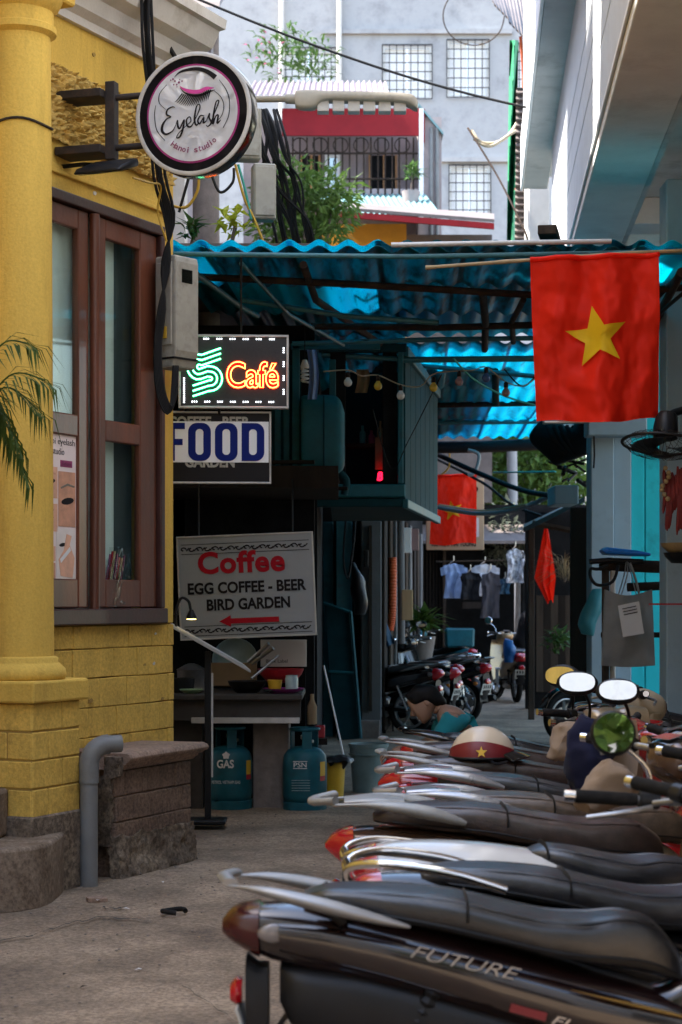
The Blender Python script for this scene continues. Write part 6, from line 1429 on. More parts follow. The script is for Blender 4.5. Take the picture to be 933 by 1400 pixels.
for (x0, x1, z0, z1) in holes:
    wn_ = part('window', 'alu_frame', fb, lambda m: (m.span((x0 + .004, 50.02, z0), (x0 + .07, 50.1, z1)), m.span((x1 - .07, 50.02, z0), (x1 - .004, 50.1, z1)), m.span((x0 + .07, 50.02, z1 - .07), (x1 - .07, 50.1, z1 - .004)), m.span((x0 + .07, 50.02, z0 + .004), (x1 - .07, 50.1, z0 + .07))), world=True)
    part('pane', 'white_paint', wn_, lambda m: m.span((x0 + .07, 50.12, z0 + .07), ((x0 + x1) / 2 - .01, 50.14, z1 - .07)), world=True)  # opaque white pane, brightness of the sky behind put into its colour
    part('pane', 'white_paint', wn_, lambda m: m.span(((x0 + x1) / 2 + .01, 50.12, z0 + .07), (x1 - .07, 50.14, z1 - .07)), world=True)
    def grille(m):
        nx, nz = max(5, int((x1 - x0) / .17)), max(5, int((z1 - z0) / .22))
        for i in range(nx + 1): m.cyl((x0 + (x1 - x0) * i / nx, 49.93, z0), (x0 + (x1 - x0) * i / nx, 49.93, z1), .012, 5)
        for j in range(nz + 1): m.cyl((x0, 49.93, z0 + (z1 - z0) * j / nz), (x1, 49.93, z0 + (z1 - z0) * j / nz), .014, 5)
    o = part('grille', 'black_metal', wn_, grille, world=True); o['kind'] = 'stuff'
for z0 in (P(0, 47, 50).z, P(0, 222, 50).z):
    part('string_course', 'facade', fb, lambda m: m.span((P(440, 0, 50).x, 49.9, z0), (P(700, 0, 50).x, 49.998, z0 + .12)), world=True)
for u in (464, 385):
    part('drain_pipe', 'white_trim', fb, lambda m: m.tube([Vector((P(u, 0, 49.8).x, 49.85, 8)), Vector((P(u, 0, 49.8).x, 49.85, 22))], .07, 10), world=True, smooth=60)
# red-canopied house
rh = thing('red_canopy_house', (P(490, 0, 36).x, 36, 0), 0, 'small pinkish house with a red balcony canopy and barred gallery', 'house')
X = lambda u, d=36: P(u, 0, d).x
Z = lambda v, d=36: P(0, v, d).z
part('wall', 'house_plaster', rh, lambda m: (m.span((X(330), 36.8, 0), (X(572), 37, Z(150))), m.span((X(572), 36.0, 0), (X(604), 39, Z(160)))), world=True)
part('floor', 'house_plaster', rh, lambda m: m.span((X(388), 36, Z(266)), (X(572), 36.8, Z(258))), world=True)
part('canopy', 'roof_red', rh, lambda m: m.span((X(386), 35.9, Z(187)), (X(575), 35.96, Z(150))), world=True)
part('canopy_side', 'roof_red', rh, lambda m: quad3(m, [(X(577), 35.92, Z(196)), (X(588), 38.2, Z(203, 38.2)), (X(588), 38.2, Z(160, 38.2)), (X(577), 35.92, Z(150))], (.05, 0, 0)), world=True)
for i in range(8):
    x0 = X(340) + i * (X(530) - X(340)) / 8; x1 = X(340) + (i + 1) * (X(530) - X(340)) / 8
    part('roof_sheet', 'roof_purple', rh, lambda m: corr(m, x0, x1 + .02, 35.6, 38.5, Z(130, 35.6), Z(112, 38.5) , amp=.03, ny=2, wave=.11, jit=0), world=True, smooth=60)
part('side_roof', 'roof_teal', rh, lambda m: quad3(m, [(X(572), 35.9, Z(146)), (X(606), 35.9, Z(186)), (X(606), 39, Z(186) + .1), (X(572), 39, Z(146) + .1)], (0, 0, .05)), world=True)
for u0, u1, mt in ((409, 438, 'black_wall'), (505, 545, 'black_wall')):
    wn_ = part('window', mt, rh, lambda m: m.span((X(u0), 36.75, Z(258)), (X(u1), 36.798, Z(200))), world=True)
    for uu in (u0, (u0 + u1) / 2, u1 - 3): part('frame', 'wood_orange', wn_, lambda m: m.span((X(uu), 36.7, Z(258)), (X(uu + 3), 36.748, Z(200))), world=True)
dw = part('door', 'white_paint', rh, lambda m: (m.span((X(444), 36.68, Z(264)), (X(448), 36.74, Z(200))), m.span((X(461), 36.68, Z(264)), (X(465), 36.74, Z(200))), m.span((X(448), 36.68, Z(204)), (X(461), 36.74, Z(200))), m.span((X(448), 36.68, Z(225)), (X(461), 36.74, Z(222))), m.span((X(448), 36.68, Z(246)), (X(461), 36.74, Z(243)))), world=True)
part('pane', 'glass_dark', dw, lambda m: m.span((X(448), 36.70, Z(264)), (X(461), 36.71, Z(204))), world=True)
for i in range(19):
    u = 391 + i * 9.7
    part('bar', 'rust_beam', rh, lambda m: m.cyl((X(u), 36.0, Z(266)), (X(u), 36.0, Z(188)), .018, 6), world=True)
for v in (210, 245): part('rail', 'rust_beam', rh, lambda m: m.cyl((X(389), 35.98, Z(v)), (X(572), 35.98, Z(v)), .02, 6), world=True)
for i in range(6):
    c = Vector((X(410 + i * 28), 35.97, Z(199)))
    part('scroll', 'rust_beam', rh, lambda m: m.tube([c + Vector((.14 * math.cos(R(20 * t)), 0, .14 * math.sin(R(20 * t)))) for t in range(18)], .012, 5, close=True), world=True)
part('post', 'white_paint', rh, lambda m: m.span((X(573), 35.9, Z(300)), (X(579), 35.98, Z(150))), world=True)
for u in (590, 598): part('drain_pipe', 'pvc_grey', rh, lambda m: m.tube([(X(u), 35.95, 0), (X(u), 35.95, Z(175))], .035, 8), world=True)
for i in range(7):
    u0, u1 = 445 + i * 22, 445 + (i + 1) * 22
    part('gallery_roof_sheet', 'roof_teal', rh, lambda m: corr(m, X(u0, 34), X(u1, 34) + .02, 33.2, 36.0, Z(290 + i * .6, 33.2), Z(266, 36), amp=.02, ny=2, wave=.10, jit=0, dx=-.15), world=True, smooth=60)
# orange house with the red fascia
oh = thing('orange_house', (P(560, 0, 31).x, 31, 0), 0, 'orange-walled house with a long red roof edge behind the canopy', 'house')
part('fascia', 'roof_red', oh, lambda m: quad3(m, [P(460, 288, 30), P(676, 305, 30), P(676, 313, 30), P(460, 296, 30)], (0, .06, 0)), world=True)
part('roof', 'roof_brown', oh, lambda m: quad3(m, [P(460, 287, 30), P(676, 304, 30), P(676, 296, 33), P(460, 280, 33)], (0, 0, .05)), world=True)
part('wall', 'orange_wall', oh, lambda m: m.span((P(440, 0, 31).x, 31, 3.1), (P(556, 0, 31).x, 31.3, P(0, 306, 31).z)), world=True)
part('wall', 'roof_brown', oh, lambda m: m.span((P(556, 0, 31).x, 31.3, 3.1), (P(675, 0, 31).x, 31.5, P(0, 316, 31).z)), world=True)
# potted plant on the gallery
random.seed(91)
plant('balcony_plant', P(562, 262, 35), 50, .28, .05, .12, 'spiky potted plant on the gallery of the red-canopied house', 'leaf_green', pot='house_plaster', stem=.3)
plant('balcony_plant', P(385, 80, 40), 230, .26, .08, .75, 'leafy balcony shrub before the grey facade above the lamp', 'leaf_green')
plant('balcony_plant', P(430, 88, 41), 130, .24, .07, .55, 'pink-flowering balcony shrub before the grey facade', 'leaf_green')
plant('flower_spray', P(362, 75, 39.5), 16, .10, .08, .5, 'spray of small pink flowers on the balcony shrub', 'flower_pink')
tree('roof_tree', (P(410, 0, 24).x, 24, 0), 5.0, .12, P(415, 290, 24), (.5, .5, .55), 'feathery green tree beside the cable bundle above the canopy', 'leaf_mid', 70, 34, .16, .045, 'bark', cr_=.26)
# sprig of bright leaves by the canopy corner
random.seed(93)
plant('bright_sprig', P(318, 318, 12.6), 34, .11, .055, .10, 'bright yellow-green leafy sprig at the canopy corner', 'leaf_bright', stem=.04)
plant('dark_sprig', P(262, 325, 12.2), 26, .12, .06, .05, 'dark green potted sprig on the canopy beside the cables', 'leaf_green', stem=.02)
# razor wire, green net and corrugated wall at the upper right
cable('razor_wire', [P(690 - 42 + 42 * math.cos(R(30 * t)), 22 + 40 * math.sin(R(30 * t)), 45) for t in range(0, 12)], .016, 'rust_beam', 'loop of razor wire on the grey facade', n=5)
mb = MB(); mb.grid(lambda a, b: P(697 + 12 * a - 4 * b, 55 + 275 * b, 26 + .2 * math.sin(a * 8 + b * 6)), 8, 40)
tag(mb.build('green_net', 'green_net', smooth=60), 'strip of green building net hanging beside the corrugated wall', 'net')
mb = MB(); mb.grid(lambda a, b: P(706 + 16 * a - 2 * b, 120 + 215 * b, 24.5 + .03 * math.sin(b * 150)), 4, 300)
tag(mb.build('corrugated_wall', 'roof_brown', smooth=60), 'narrow strip of brown corrugated sheet beside the green net', 'wall sheet')
for i in range(3):
    mb = MB(); mb.grid(lambda a, b: P(664 + i * 20 + 20 * a + 12 * b, -20 + (28 + i * 24) * b + a * 20 * b, 27 - 3 * b + .03 * math.sin(a * 25)), 40, 4, thick=(0, 0, .03))
    tag(mb.build('corrugated_eave', 'roof_brown', smooth=60), ['outermost brown corrugated eave sheet at the picture top', 'middle brown corrugated eave sheet at the picture top', 'innermost brown corrugated eave sheet by the concrete building'][i], 'roof sheet')
mb = MB(); mb.span(P(722, 335, 24), P(745, 252, 24.6)); tag(mb.build('rendered_stub', 'white_trim', bevel=.02), 'pale rendered wall end below the upper soffit', 'wall')
for i, (pts, r, mt, lab) in enumerate((([P(645, 178, 24), P(660, 195, 24), P(690, 190, 24.5), P(712, 160, 25)], .02, 'cable_tan', 'tan hose curving out to the green net'), ([P(648, 190, 24), P(670, 200, 24), P(700, 182, 24.5), P(714, 175, 25)], .02, 'cable_tan', 'lower tan hose curving out to the green net'), ([P(640, 175, 24), P(680, 240, 23.5), P(715, 310, 23), P(722, 330, 23)], .012, 'rust_beam', 'thin grey pole slanting in front of the green net'), ([P(712, 50, 25), P(716, 120, 25), P(711, 230, 25), P(706, 260, 25)], .022, 'orange_tube', 'orange-brown hose down the green net'))):
    cable('hose', pts, r, mt, lab, 'hose')
# street lamp head
sl_ = thing('street_lamp', P(470, 150, 13.2), 0, 'beige street lamp head on a horizontal arm above the canopy', 'street lamp')
part('arm', 'lamp_beige', sl_, lambda m: m.tube([P(300, 136, 13.6), P(410, 135, 13.25)], .024, 12), world=True, smooth=60)
part('collar', 'lamp_beige', sl_, lambda m: m.tube([P(392, 135, 13.27), P(412, 136, 13.24)], .036, 12), world=True, smooth=60)
def lh(m):
    st_ = []
    for u, v0, v1, w in ((404, 125, 147, .045), (412, 124, 150, .055), (430, 124, 150, .065), (445, 126, 140, .075), (500, 127, 141, .08), (550, 129, 143, .08), (566, 132, 150, .07), (571, 140, 152, .05)):
        a, b = P(u, v0, 13.2), P(u, v1, 13.2); st_.append((a.x, 13.2, a.z, b.z, w))
    m.loft(st_, 16, 4, 20)
part('housing', 'lamp_beige', sl_, lh, world=True, smooth=50)
for i in range(6):
    part('louvre', 'white_trim', sl_, lambda m: m.span(P(434 + i * 21, 152, 13.16), P(450 + i * 21, 141.5, 13.26)), world=True, bevel=.004)
# junction boxes and cable tangle behind the round sign
pj = thing('utility_pole', P(282, 335, 16.3), 0, 'weathered concrete utility pole behind the round sign', 'pole')
part('shaft', 'pier_stone', pj, lambda m: m.tube([Vector((P(282, 0, 16.3).x, 16.3, 0)), Vector((P(282, 0, 16.3).x, 16.3, 6.5))], [.13, .11], 16), world=True, smooth=60)
for i, (u0, v0, u1, v1, lab) in enumerate(((345, 226, 376, 302, 'pale grey junction box below the round sign'), (318, 150, 356, 220, 'pale grey junction box half hidden behind the round sign'))):
    b_ = thing('junction_box', P((u0 + u1) / 2, v1, 13.0), 0, lab, 'box'); W, H = (u1 - u0) / FPX * 13, (v1 - v0) / FPX * 13
    part('case', 'meter_grey', b_, lambda m: m.box((0, 0, H / 2), (W, .14, H), .2), bevel=.01); part('lid', 'meter_grey', b_, lambda m: m.box((.012, -.074, H / 2), (W * .85, .012, H * .88), .2), bevel=.004)
random.seed(95)
for i in range(16):
    u = 352 + i * 2.6 + random.uniform(-6, 6); j = random.uniform(-18, 18); u2 = 390 + i * 2.4 + random.uniform(-16, 16)
    cable('tangle_cable', [P(u - 12, 150, 13.4 + .02 * i), P(u + 2, 200 + j, 13.4), P(u + 14 + j, 250, 13.5), P(u2 - 10, 300, 13.6), P(u2, 345, 13.7)], random.choice((.008, .011, .014)), 'cable', 'black cable in the tangle hanging behind the street lamp', n=5, res=20, group='cables tangled behind the street lamp')
for i, (pts, mt, lab) in enumerate((([P(326, 225, 12.9), P(336, 262, 12.9), P(344, 300, 12.9)], 'cable_teal', 'teal wire dropping below the junction box'), ([P(322, 225, 12.9), P(334, 270, 12.9), P(348, 300, 12.9), P(360, 330, 12.9)], 'cable_yellow', 'yellow wire dropping below the junction box'), ([P(232, 280, 12), P(255, 283, 12), P(270, 262, 12), P(272, 240, 12)], 'cable_yellow', 'thin yellow wire curling behind the corner cables'), ([P(285, 225, 12.6), P(300, 262, 12.6), P(318, 250, 12.6), P(320, 230, 12.6)], 'cable', 'black loop of wire below the round sign'), ([P(245, 290, 12), P(255, 255, 12), P(262, 230, 12)], 'cable', 'bent dark pole rising beside the corner cables'))):
    cable('loose_wire', pts, .010, mt, lab)
# roofs at the upper left between the yellow house and the facade
ul = thing('lean_to_shed', P(265, 60, 15), 0, 'dark corrugated roof edge peeping out behind the round sign', 'roof')
part('sheet', 'roof_brown', ul, lambda m: m.grid(lambda a, b: P(240 + 52 * a, 28 + 16 * a - 4 + 36 * b, 15 - .4 * b + .03 * math.sin(a * 45)), 50, 3, thick=(0, .02, 0)), world=True, smooth=60)
part('wall', 'white_trim', ul, lambda m: m.span((P(205, 0, 16).x, 15.6, 0), (P(258, 0, 16).x, 15.9, P(0, 45, 16).z)), world=True)
part('awning', 'roof_brown', ul, lambda m: quad3(m, [P(240, -4, 22), P(305, 2, 22), P(300, 10, 21.5), P(240, 8, 21.5)], (0, .1, .1)), world=True)
# palm fronds at the left edge
pm = thing('palm_fronds', (-1.95, 8.9, 1.9), 0, 'narrow palm fronds drooping into the picture from beside the column', 'palm')
random.seed(97)
for i, (u1, v1) in enumerate(((62, 520), (52, 560), (40, 470), (26, 610), (36, 650), (8, 600))):
    a = P(-50, 600 - i * 15, 8.9); b = P(u1, v1, 8.75 + .05 * i); mid = a.lerp(b, .55) + Vector((0, 0, .14))
    q = cr([tuple(a), tuple(mid), tuple(b)], 22)
    def fr(m):
        m.tube(q, .004, 5)
        for k in range(3, 23):
            p = Vector(q[k]); t = (Vector(q[k]) - Vector(q[k - 1])).normalized()
            for sgn in (-1, 1):
                d = t * .7 + Vector((0, sgn * .5, -.45 + sgn * .25)) + rv() * .15
                leaf(m, p, d, Vector((0, 0, 1)), .20 * random.uniform(.7, 1.1), .012, .3)
    part('frond', 'leaf_palm', pm, fr, world=True)

# ================================================================== MOTORBIKES (local frame: x forward from the tail tip, y to the bike's left, z up)
def wheel(parent, x, r, w, rim, spin=None, disc=True, n=40):
    def tor(m, R0, rad, hw, nn=10):
        prof = [(R0 + rad * math.cos(R(a)), hw * math.sin(R(a))) for a in range(0, 360, 36)]
        vs = []; k = len(prof)
        for i in range(n):
            t = 2 * math.pi * i / n
            for rr, yy in prof: vs.append((x + rr * math.cos(t), yy, r + rr * math.sin(t)))
        m.add(vs, [(i * k + j, i * k + (j + 1) % k, ((i + 1) % n) * k + (j + 1) % k, ((i + 1) % n) * k + j) for i in range(n) for j in range(k)])
    T = (lambda m: m.xf(spin)) if spin is not None else (lambda m: None)
    ty = part('wheel', 'rubber', parent, lambda m: (tor(m, r - .04, .04, w), T(m)), smooth=60)
    part('rim', rim, ty, lambda m: (tor(m, r - .085, .018, w * .7), T(m)), smooth=60)
    def spk(m):
        for i in range(5):
            a = 2 * math.pi * i / 5
            m.tube([(x + .03 * math.cos(a), 0, r + .03 * math.sin(a)), (x + (r - .09) * math.cos(a + .2), 0, r + (r - .09) * math.sin(a + .2))], [.022, .014], 6)
        m.cyl((x, -.05, r), (x, .05, r), .045, 14); T(m)
    part('spokes', rim, ty, spk, smooth=40)
    if disc: part('brake_disc', 'steel', ty, lambda m: (m.cyl((x, -.062, r), (x, -.056, r), .10, 24), T(m)))
    return ty

CUB = dict(
    seat=[(.20, .772, .745, .06), (.27, .788, .735, .095), (.40, .786, .715, .12), (.55, .772, .685, .132), (.68, .745, .655, .136), (.80, .720, .625, .130), (.90, .716, .605, .115), (.99, .724, .59, .092), (1.06, .705, .575, .070), (1.12, .64, .56, .045), (1.14, .58, .55, .02)],
    body=[(.0, .700, .676, .03), (.035, .732, .648, .06), (.12, .745, .606, .085), (.25, .742, .570, .105), (.42, .712, .53, .122), (.62, .665, .47, .13), (.85, .60, .40, .122), (1.05, .545, .36, .10), (1.2, .50, .34, .075)])
FLAT = dict(
    seat=[(.16, .760, .74, .06), (.22, .792, .73, .10), (.38, .80, .71, .13), (.55, .792, .69, .14), (.70, .768, .66, .142), (.84, .745, .64, .135), (.96, .742, .62, .115), (1.05, .735, .61, .085), (1.12, .69, .60, .05), (1.14, .64, .60, .02)],
    body=[(.0, .675, .668, .012), (.04, .715, .63, .06), (.12, .735, .58, .10), (.26, .735, .53, .13), (.45, .72, .46, .15), (.66, .68, .38, .155), (.85, .64, .33, .15), (1.0, .60, .30, .13), (1.08, .55, .29, .10)])

WHT = dict(
    seat=[(.54, .742, .72, .05), (.60, .762, .70, .09), (.66, .758, .68, .115), (.74, .742, .65, .13), (.86, .72, .625, .128), (.96, .725, .60, .105), (1.05, .71, .58, .075), (1.12, .65, .56, .045), (1.14, .59, .55, .02)],
    body=[(.0, .695, .672, .03), (.035, .735, .64, .065), (.12, .765, .59, .10), (.25, .772, .55, .125), (.42, .762, .51, .145), (.60, .735, .46, .15), (.78, .69, .40, .14), (.95, .62, .36, .115), (1.1, .54, .34, .085)])
def bike(name, label, loc, rz, shape=CUB, body='black_gloss', seat='seat_black', rail='alloy', lens='lens_red', steer=20, bar_x=1.22, bar_z=.99, mirror='oval', apron=None, cowl=None, seat_dz=0.0, console=None, group='motorbikes parked in the row', trim=None, mirror_dx=0.0, plate=True, mirrors=(1, 1), mirror_yaw=84, mirror_tilt=9, rail_m='alu', mirror_s=1.0, rear_detail=True, lean=0.0, mirror_m='black_plastic', bar_half=.34, windscreen=False):
    t = thing(name, loc, rz, label, 'motorbike', group)
    t.rotation_euler = (R(lean), 0, rz)
    cowl = cowl or body; apron = apron or body
    S4 = lambda tab, dz=0: [(x, 0, a + dz, b + dz, w) for x, a, b, w in tab]
    part('seat', seat, t, lambda m: (m.loft(S4(shape['seat'], seat_dz), 36, 3.8, 60), m.jitter(.0035, 11, seed=loc[1])), smooth=70)
    for s in (-1, 1): part('piping', seat, t, lambda m: m.tube([(x, s * w * .80, a - .006 + seat_dz) for x, a, b, w in cr(shape['seat'][1:-2], 30)], .0045, 6), smooth=60)
    part('seat_strap', 'black_plastic', t, lambda m: m.tube([(.60, lerp_tab([(q[0], q[3]) for q in shape['seat']], .6) * 1.03 * math.copysign(abs(math.cos(q_)) ** .5, math.cos(q_)), (lambda zt_, zb_: (zt_ + zb_) / 2 + (zt_ - zb_) / 2 * 1.04 * math.sin(q_) ** .5)(lerp_tab([(q[0], q[1]) for q in shape['seat']], .6) + seat_dz, lerp_tab([(q[0], q[2]) for q in shape['seat']], .6) + seat_dz)) for q_ in [R(9 * i) for i in range(21)]], .011, 6, flat=.3), smooth=60)
    part('seat_seam', 'black_plastic', t, lambda m: [m.tube([(x, s * w * 1.002, a * .25 + b * .75 + seat_dz) for x, a, b, w in cr(shape['seat'][1:-1], 24)], .0028, 5) for s in (-1, 1)])
    bd = part('body', body, t, lambda m: m.loft(S4(shape['body']), 28, 2.7, 44), smooth=70)
    for s in (-1, 1):
        part('side_panel', cowl, bd, lambda m: m.grid(lambda a, b: (lambda x: (x, s * (lerp_tab([(q[0], q[3]) for q in shape['body']], x) * (1 - .22 * (2 * b - 1) ** 4) + .006), lerp_tab([(q[0], q[2]) for q in shape['body']], x) * (1 - b) * 1.0 + b * lerp_tab([(q[0], q[1]) for q in shape['body']], x) + (.06 - .12 * b) * .6))(.14 + .86 * a), 26, 8, thick=(0, s * .006, 0)), smooth=60)
        if trim: part('stripe', trim, bd, lambda m: m.tube([(x, s * (w * 1.03 + .008), .78 * a + .22 * b) for x, a, b, w in cr([q for q in cr(shape['body'], 40) if q[0] > .82], 14)], [.002 + .010 * math.sin(math.pi * i / 14) for i in range(15)], 6, flat=.4), smooth=60)
    # rear lamp: red shell with clear side lenses
    def shell(m, x0, x1, g, side=None):
        tab = [q for q in cr(shape['body'], 60) if x0 <= q[0] <= x1]
        m.loft([(x - .004, 0, a * 1 + g, b - g, w + g) for x, a, b, w in tab], 24, 2.7)
    part('tail_light', lens, t, lambda m: shell(m, 0, .10, .006), smooth=60)
    for s in (-1, 1): part('indicator', 'lens_clear', t, lambda m: m.sphere((.13, s * (lerp_tab([(q[0], q[3]) for q in shape['body']], .13) - .004), lerp_tab([(q[0], .55 * q[1] + .45 * q[2]) for q in shape['body']], .13)), 1, 14, 10, (.045, .010, .024)), smooth=60)
    # grab rail
    zt = lerp_tab([(q[0], q[1]) for q in shape['seat']], .3) + seat_dz
    if rail == 'alloy':
        for s in (-1, 1):
            part('grab_rail', rail_m, t, lambda m: m.tube(cr([(.46, s * .138, zt - .080), (.35, s * .145, zt - .052), (.22, s * .145, zt - .020), (.10, s * .12, zt + .004), (.015, s * .085, zt + .012)], 20), [.006 + .024 * math.sin(math.pi * min(1, i / 18)) for i in range(21)], 10, flat=.6), smooth=60)
        part('grab_rail', rail_m, t, lambda m: m.tube(cr([(.02, -.09, zt + .02), (0, 0, zt + .024), (.02, .09, zt + .02)], 10), .02, 10, flat=.5), smooth=60)
        for s in (-1, 1): part('rail_bracket', 'black_plastic', t, lambda m: m.tube([(.24, s * .12, zt - .02), (.30, s * .10, zt - .07)], .018, 8))
    elif rail == 'rack':
        for s in (-1, 1):
            part('grab_rail', rail_m, t, lambda m: m.tube(cr([(.46, s * .150, zt - .05), (.38, s * .156, zt - .025), (.28, s * .156, zt - .004), (.15, s * .14, zt + .010), (.02, s * .10, zt + .006)], 20), [.008 + .028 * math.sin(math.pi * min(1, (i + 1) / 18)) for i in range(21)], 10, flat=.65), smooth=60)
        part('grab_rail', rail_m, t, lambda m: m.tube(cr([(.03, -.105, zt + .022), (-.035, -.05, zt + .012), (-.04, 0, zt + .012), (-.035, .05, zt + .012), (.03, .105, zt + .022)], 14), .022, 10, flat=.6), smooth=60)
        part('rack_plate', rail_m, t, lambda m: m.loft([(.06, 0, zt + .02, zt + .005, .08), (.16, 0, zt + .028, zt + .008, .10), (.26, 0, zt + .02, zt, .09)], 16, 4, 8), smooth=50)
    elif rail == 'chrome':
        for s in (-1, 1):
            part('grab_rail', 'chrome', t, lambda m: m.tube(cr([(.42, s * .15, zt - .05), (.28, s * .16, zt - .005), (.10, s * .14, zt + .02), (.0, s * .07, zt + .0), (.02, s * .05, zt - .06), (.08, s * .1, zt - .09)], 28), .013, 10), smooth=60)
        part('grab_rail', 'chrome', t, lambda m: m.tube([(.0, -.07, zt), (0, .07, zt)], .013, 10), smooth=60)
    # rear end
    ax = .40; r = .275
    part('rear_fender', 'black_plastic', t, lambda m: m.grid(lambda a, b: (ax + (r + .035) * math.cos(R(75 + 105 * a)), (b - .5) * .15, r + (r + .035) * math.sin(R(75 + 105 * a)) + .01 * (1 - (2 * b - 1) ** 2)), 18, 6, thick=(.004, 0, .004)), smooth=60)
    part('mud_flap', 'black_plastic', t, lambda m: m.loft([(.055, 0, .62, .40, .07), (.085, 0, .60, .30, .06), (.11, 0, .60, .32, .05)], 12, 4), smooth=50)
    if plate:
        pm_ = Matrix.Translation((.055, 0, .43)) @ Matrix.Rotation(R(-18), 4, 'Y')
        p_ = part('license_plate', 'plate_white', t, lambda m: (m.box((0, 0, 0), (.006, .19, .14)), m.xf(pm_)), bevel=.002)
        for zz in (.03, -.03):
            for k in range(4):
                part('character', 'ink', p_, lambda m: (m.box((-.0045, -.06 + .04 * k, zz), (.002, .02, .042)), m.xf(pm_)))
    part('reflector', 'lens_red', t, lambda m: m.loft([(.015, 0, .545, .50, .035), (.03, 0, .56, .49, .045), (.045, 0, .555, .495, .04)], 12, 2.5), smooth=50)
    for s in (-1, 1) if 'far' in label else ():
        part('turn_signal', 'lens_amber', t, lambda m: m.sphere((.12, s * .13, .50), .028, 10, 8, (1.3, .8, .8)), smooth=60)
    wheel(t, ax, r, .042, 'steel' if rear_detail else 'black_metal')
    for s in (-1, 1):
        part('shock_absorber', 'chrome' if 'far' in label else 'black_metal', t, lambda m: m.tube([(ax - .02 + .14 * i / 24, s * .105, r + .28 * i / 24) for i in range(25)], [.026 if i % 2 else .017 for i in range(25)], 8), smooth=30)
    part('swing_arm', 'black_metal', t, lambda m: (m.tube([(ax, -.09, r), (.85, -.08, .30)], .022, 8), m.tube([(ax, .09, r), (.85, .08, .30)], .022, 8)), smooth=50)
    part('engine', 'steel', t, lambda m: m.loft([(.68, 0, .40, .22, .08), (.74, 0, .43, .18, .11), (.95, 0, .42, .18, .11), (1.05, 0, .40, .24, .08), (1.14, 0, .38, .28, .06)], 14, 4, 12), smooth=50)
    ex = part('exhaust', 'black_metal', t, lambda m: m.tube(cr([(1.0, -.09, .22), (.8, -.14, .19), (.6, -.15, .22), (.2, -.16, .30), (.05, -.16, .33)], 24), [.018] * 8 + [.03, .04, .046, .05, .052, .053, .053, .053, .053, .052, .05, .048, .046, .044, .04, .035, .03], 14), smooth=50)
    part('heat_shield', 'chrome', ex, lambda m: m.tube(cr([(.50, -.168, .245), (.35, -.175, .275), (.2, -.178, .305)], 8), .042, 12, flat=1.05), smooth=50)
    part('side_stand', 'black_metal', t, lambda m: m.tube([(.8, .1, .2), (.72, .26, .01)], .012, 8))
    part('foot_peg', 'rubber', t, lambda m: (m.cyl((.95, -.24, .25), (.95, .24, .25), .018, 10), m.cyl((.62, -.22, .33), (.62, .22, .33), .014, 8)))
    # front half
    if shape is not FLAT:
        part('frame_tunnel', body, t, lambda m: m.loft([(1.02, 0, .54, .36, .08), (1.12, 0, .56, .38, .07), (1.22, 0, .68, .42, .065), (1.30, 0, .82, .55, .06)], 14, 3, 14), smooth=60)
    else:
        part('floorboard', 'black_plastic', t, lambda m: m.loft([(.98, 0, .32, .22, .14), (1.1, 0, .30, .22, .15), (1.26, 0, .33, .24, .15), (1.34, 0, .42, .3, .14)], 14, 5, 10), smooth=50)
    wid = .19 if shape is FLAT else .165
    part('leg_shield', apron, t, lambda m: m.grid(lambda a, b: (1.24 + .10 * b * b - .02 * b + .09 * (1 - (2 * a - 1) ** 2) * .9 + .10 * (1 - b) ** 2 * 0, (a - .5) * 2 * wid * (.72 + .5 * math.sin(math.pi * (.18 + .6 * b))), .30 + .60 * b), 16, 18, thick=(-.014, 0, 0)), smooth=60)
    if console:
        part('inner_panel', console, t, lambda m: m.loft([(.62, 1.225, .09, -.09, .04), (.74, 1.20, .14, -.14, .06), (.86, 1.185, .16, -.16, .075), (.94, 1.19, .14, -.14, .07), (.98, 1.20, .09, -.09, .05)][::1], 20, 3.2, 20, axis=2) if False else m.loft([(1.12, 0, .94, .70, .12), (1.16, 0, .97, .58, .17), (1.22, 0, .98, .46, .18), (1.30, 0, .97, .44, .16)], 22, 3.4, 12), smooth=60)
        part('glove_box', 'black_plastic', t, lambda m: m.loft([(1.108, -.05, .80, .765, .03), (1.14, -.05, .805, .76, .034)], 12, 3), smooth=50)
        part('switch', 'black_plastic', t, lambda m: m.loft([(1.108, .06, .83, .80, .02), (1.14, .06, .83, .80, .022)], 12, 3), smooth=50)
    piv = Vector((bar_x + .06, 0, 0)); RS = Matrix.Translation(piv) @ Matrix.Rotation(R(steer), 4, 'Z') @ Matrix.Translation(-piv)
    bo = bar_x - 1.22
    for s in (-1, 1):
        part('fork', 'steel', t, lambda m: (m.tube([(1.60, s * .075, .275), (1.36, s * .07, .72)], .022, 10), m.xf(RS)), smooth=60)
    wheel(t, 1.60, r, .036, 'steel' if rear_detail else 'black_metal', RS)
    part('front_fender', apron, t, lambda m: (m.grid(lambda a, b: (1.60 + (r + .03) * math.cos(R(15 + 140 * a)), (b - .5) * .13, r + (r + .03) * math.sin(R(15 + 140 * a)) + .012 * (1 - (2 * b - 1) ** 2)), 18, 6, thick=(.003, 0, .004)), m.xf(RS)), smooth=60)
    def head(m):
        m.loft([(1.17 + bo, 0, bar_z + .0, bar_z - .05, .05), (1.20 + bo, 0, bar_z + .035, bar_z - .09, .10), (1.28 + bo, 0, bar_z + .04, bar_z - .13, .13), (1.36 + bo, 0, bar_z + .01, bar_z - .14, .11), (1.40 + bo, 0, bar_z - .02, bar_z - .11, .07)], 20, 3, 20); m.xf(RS)
    hc = part('headlamp_cowl', console or cowl, t, head, smooth=60)
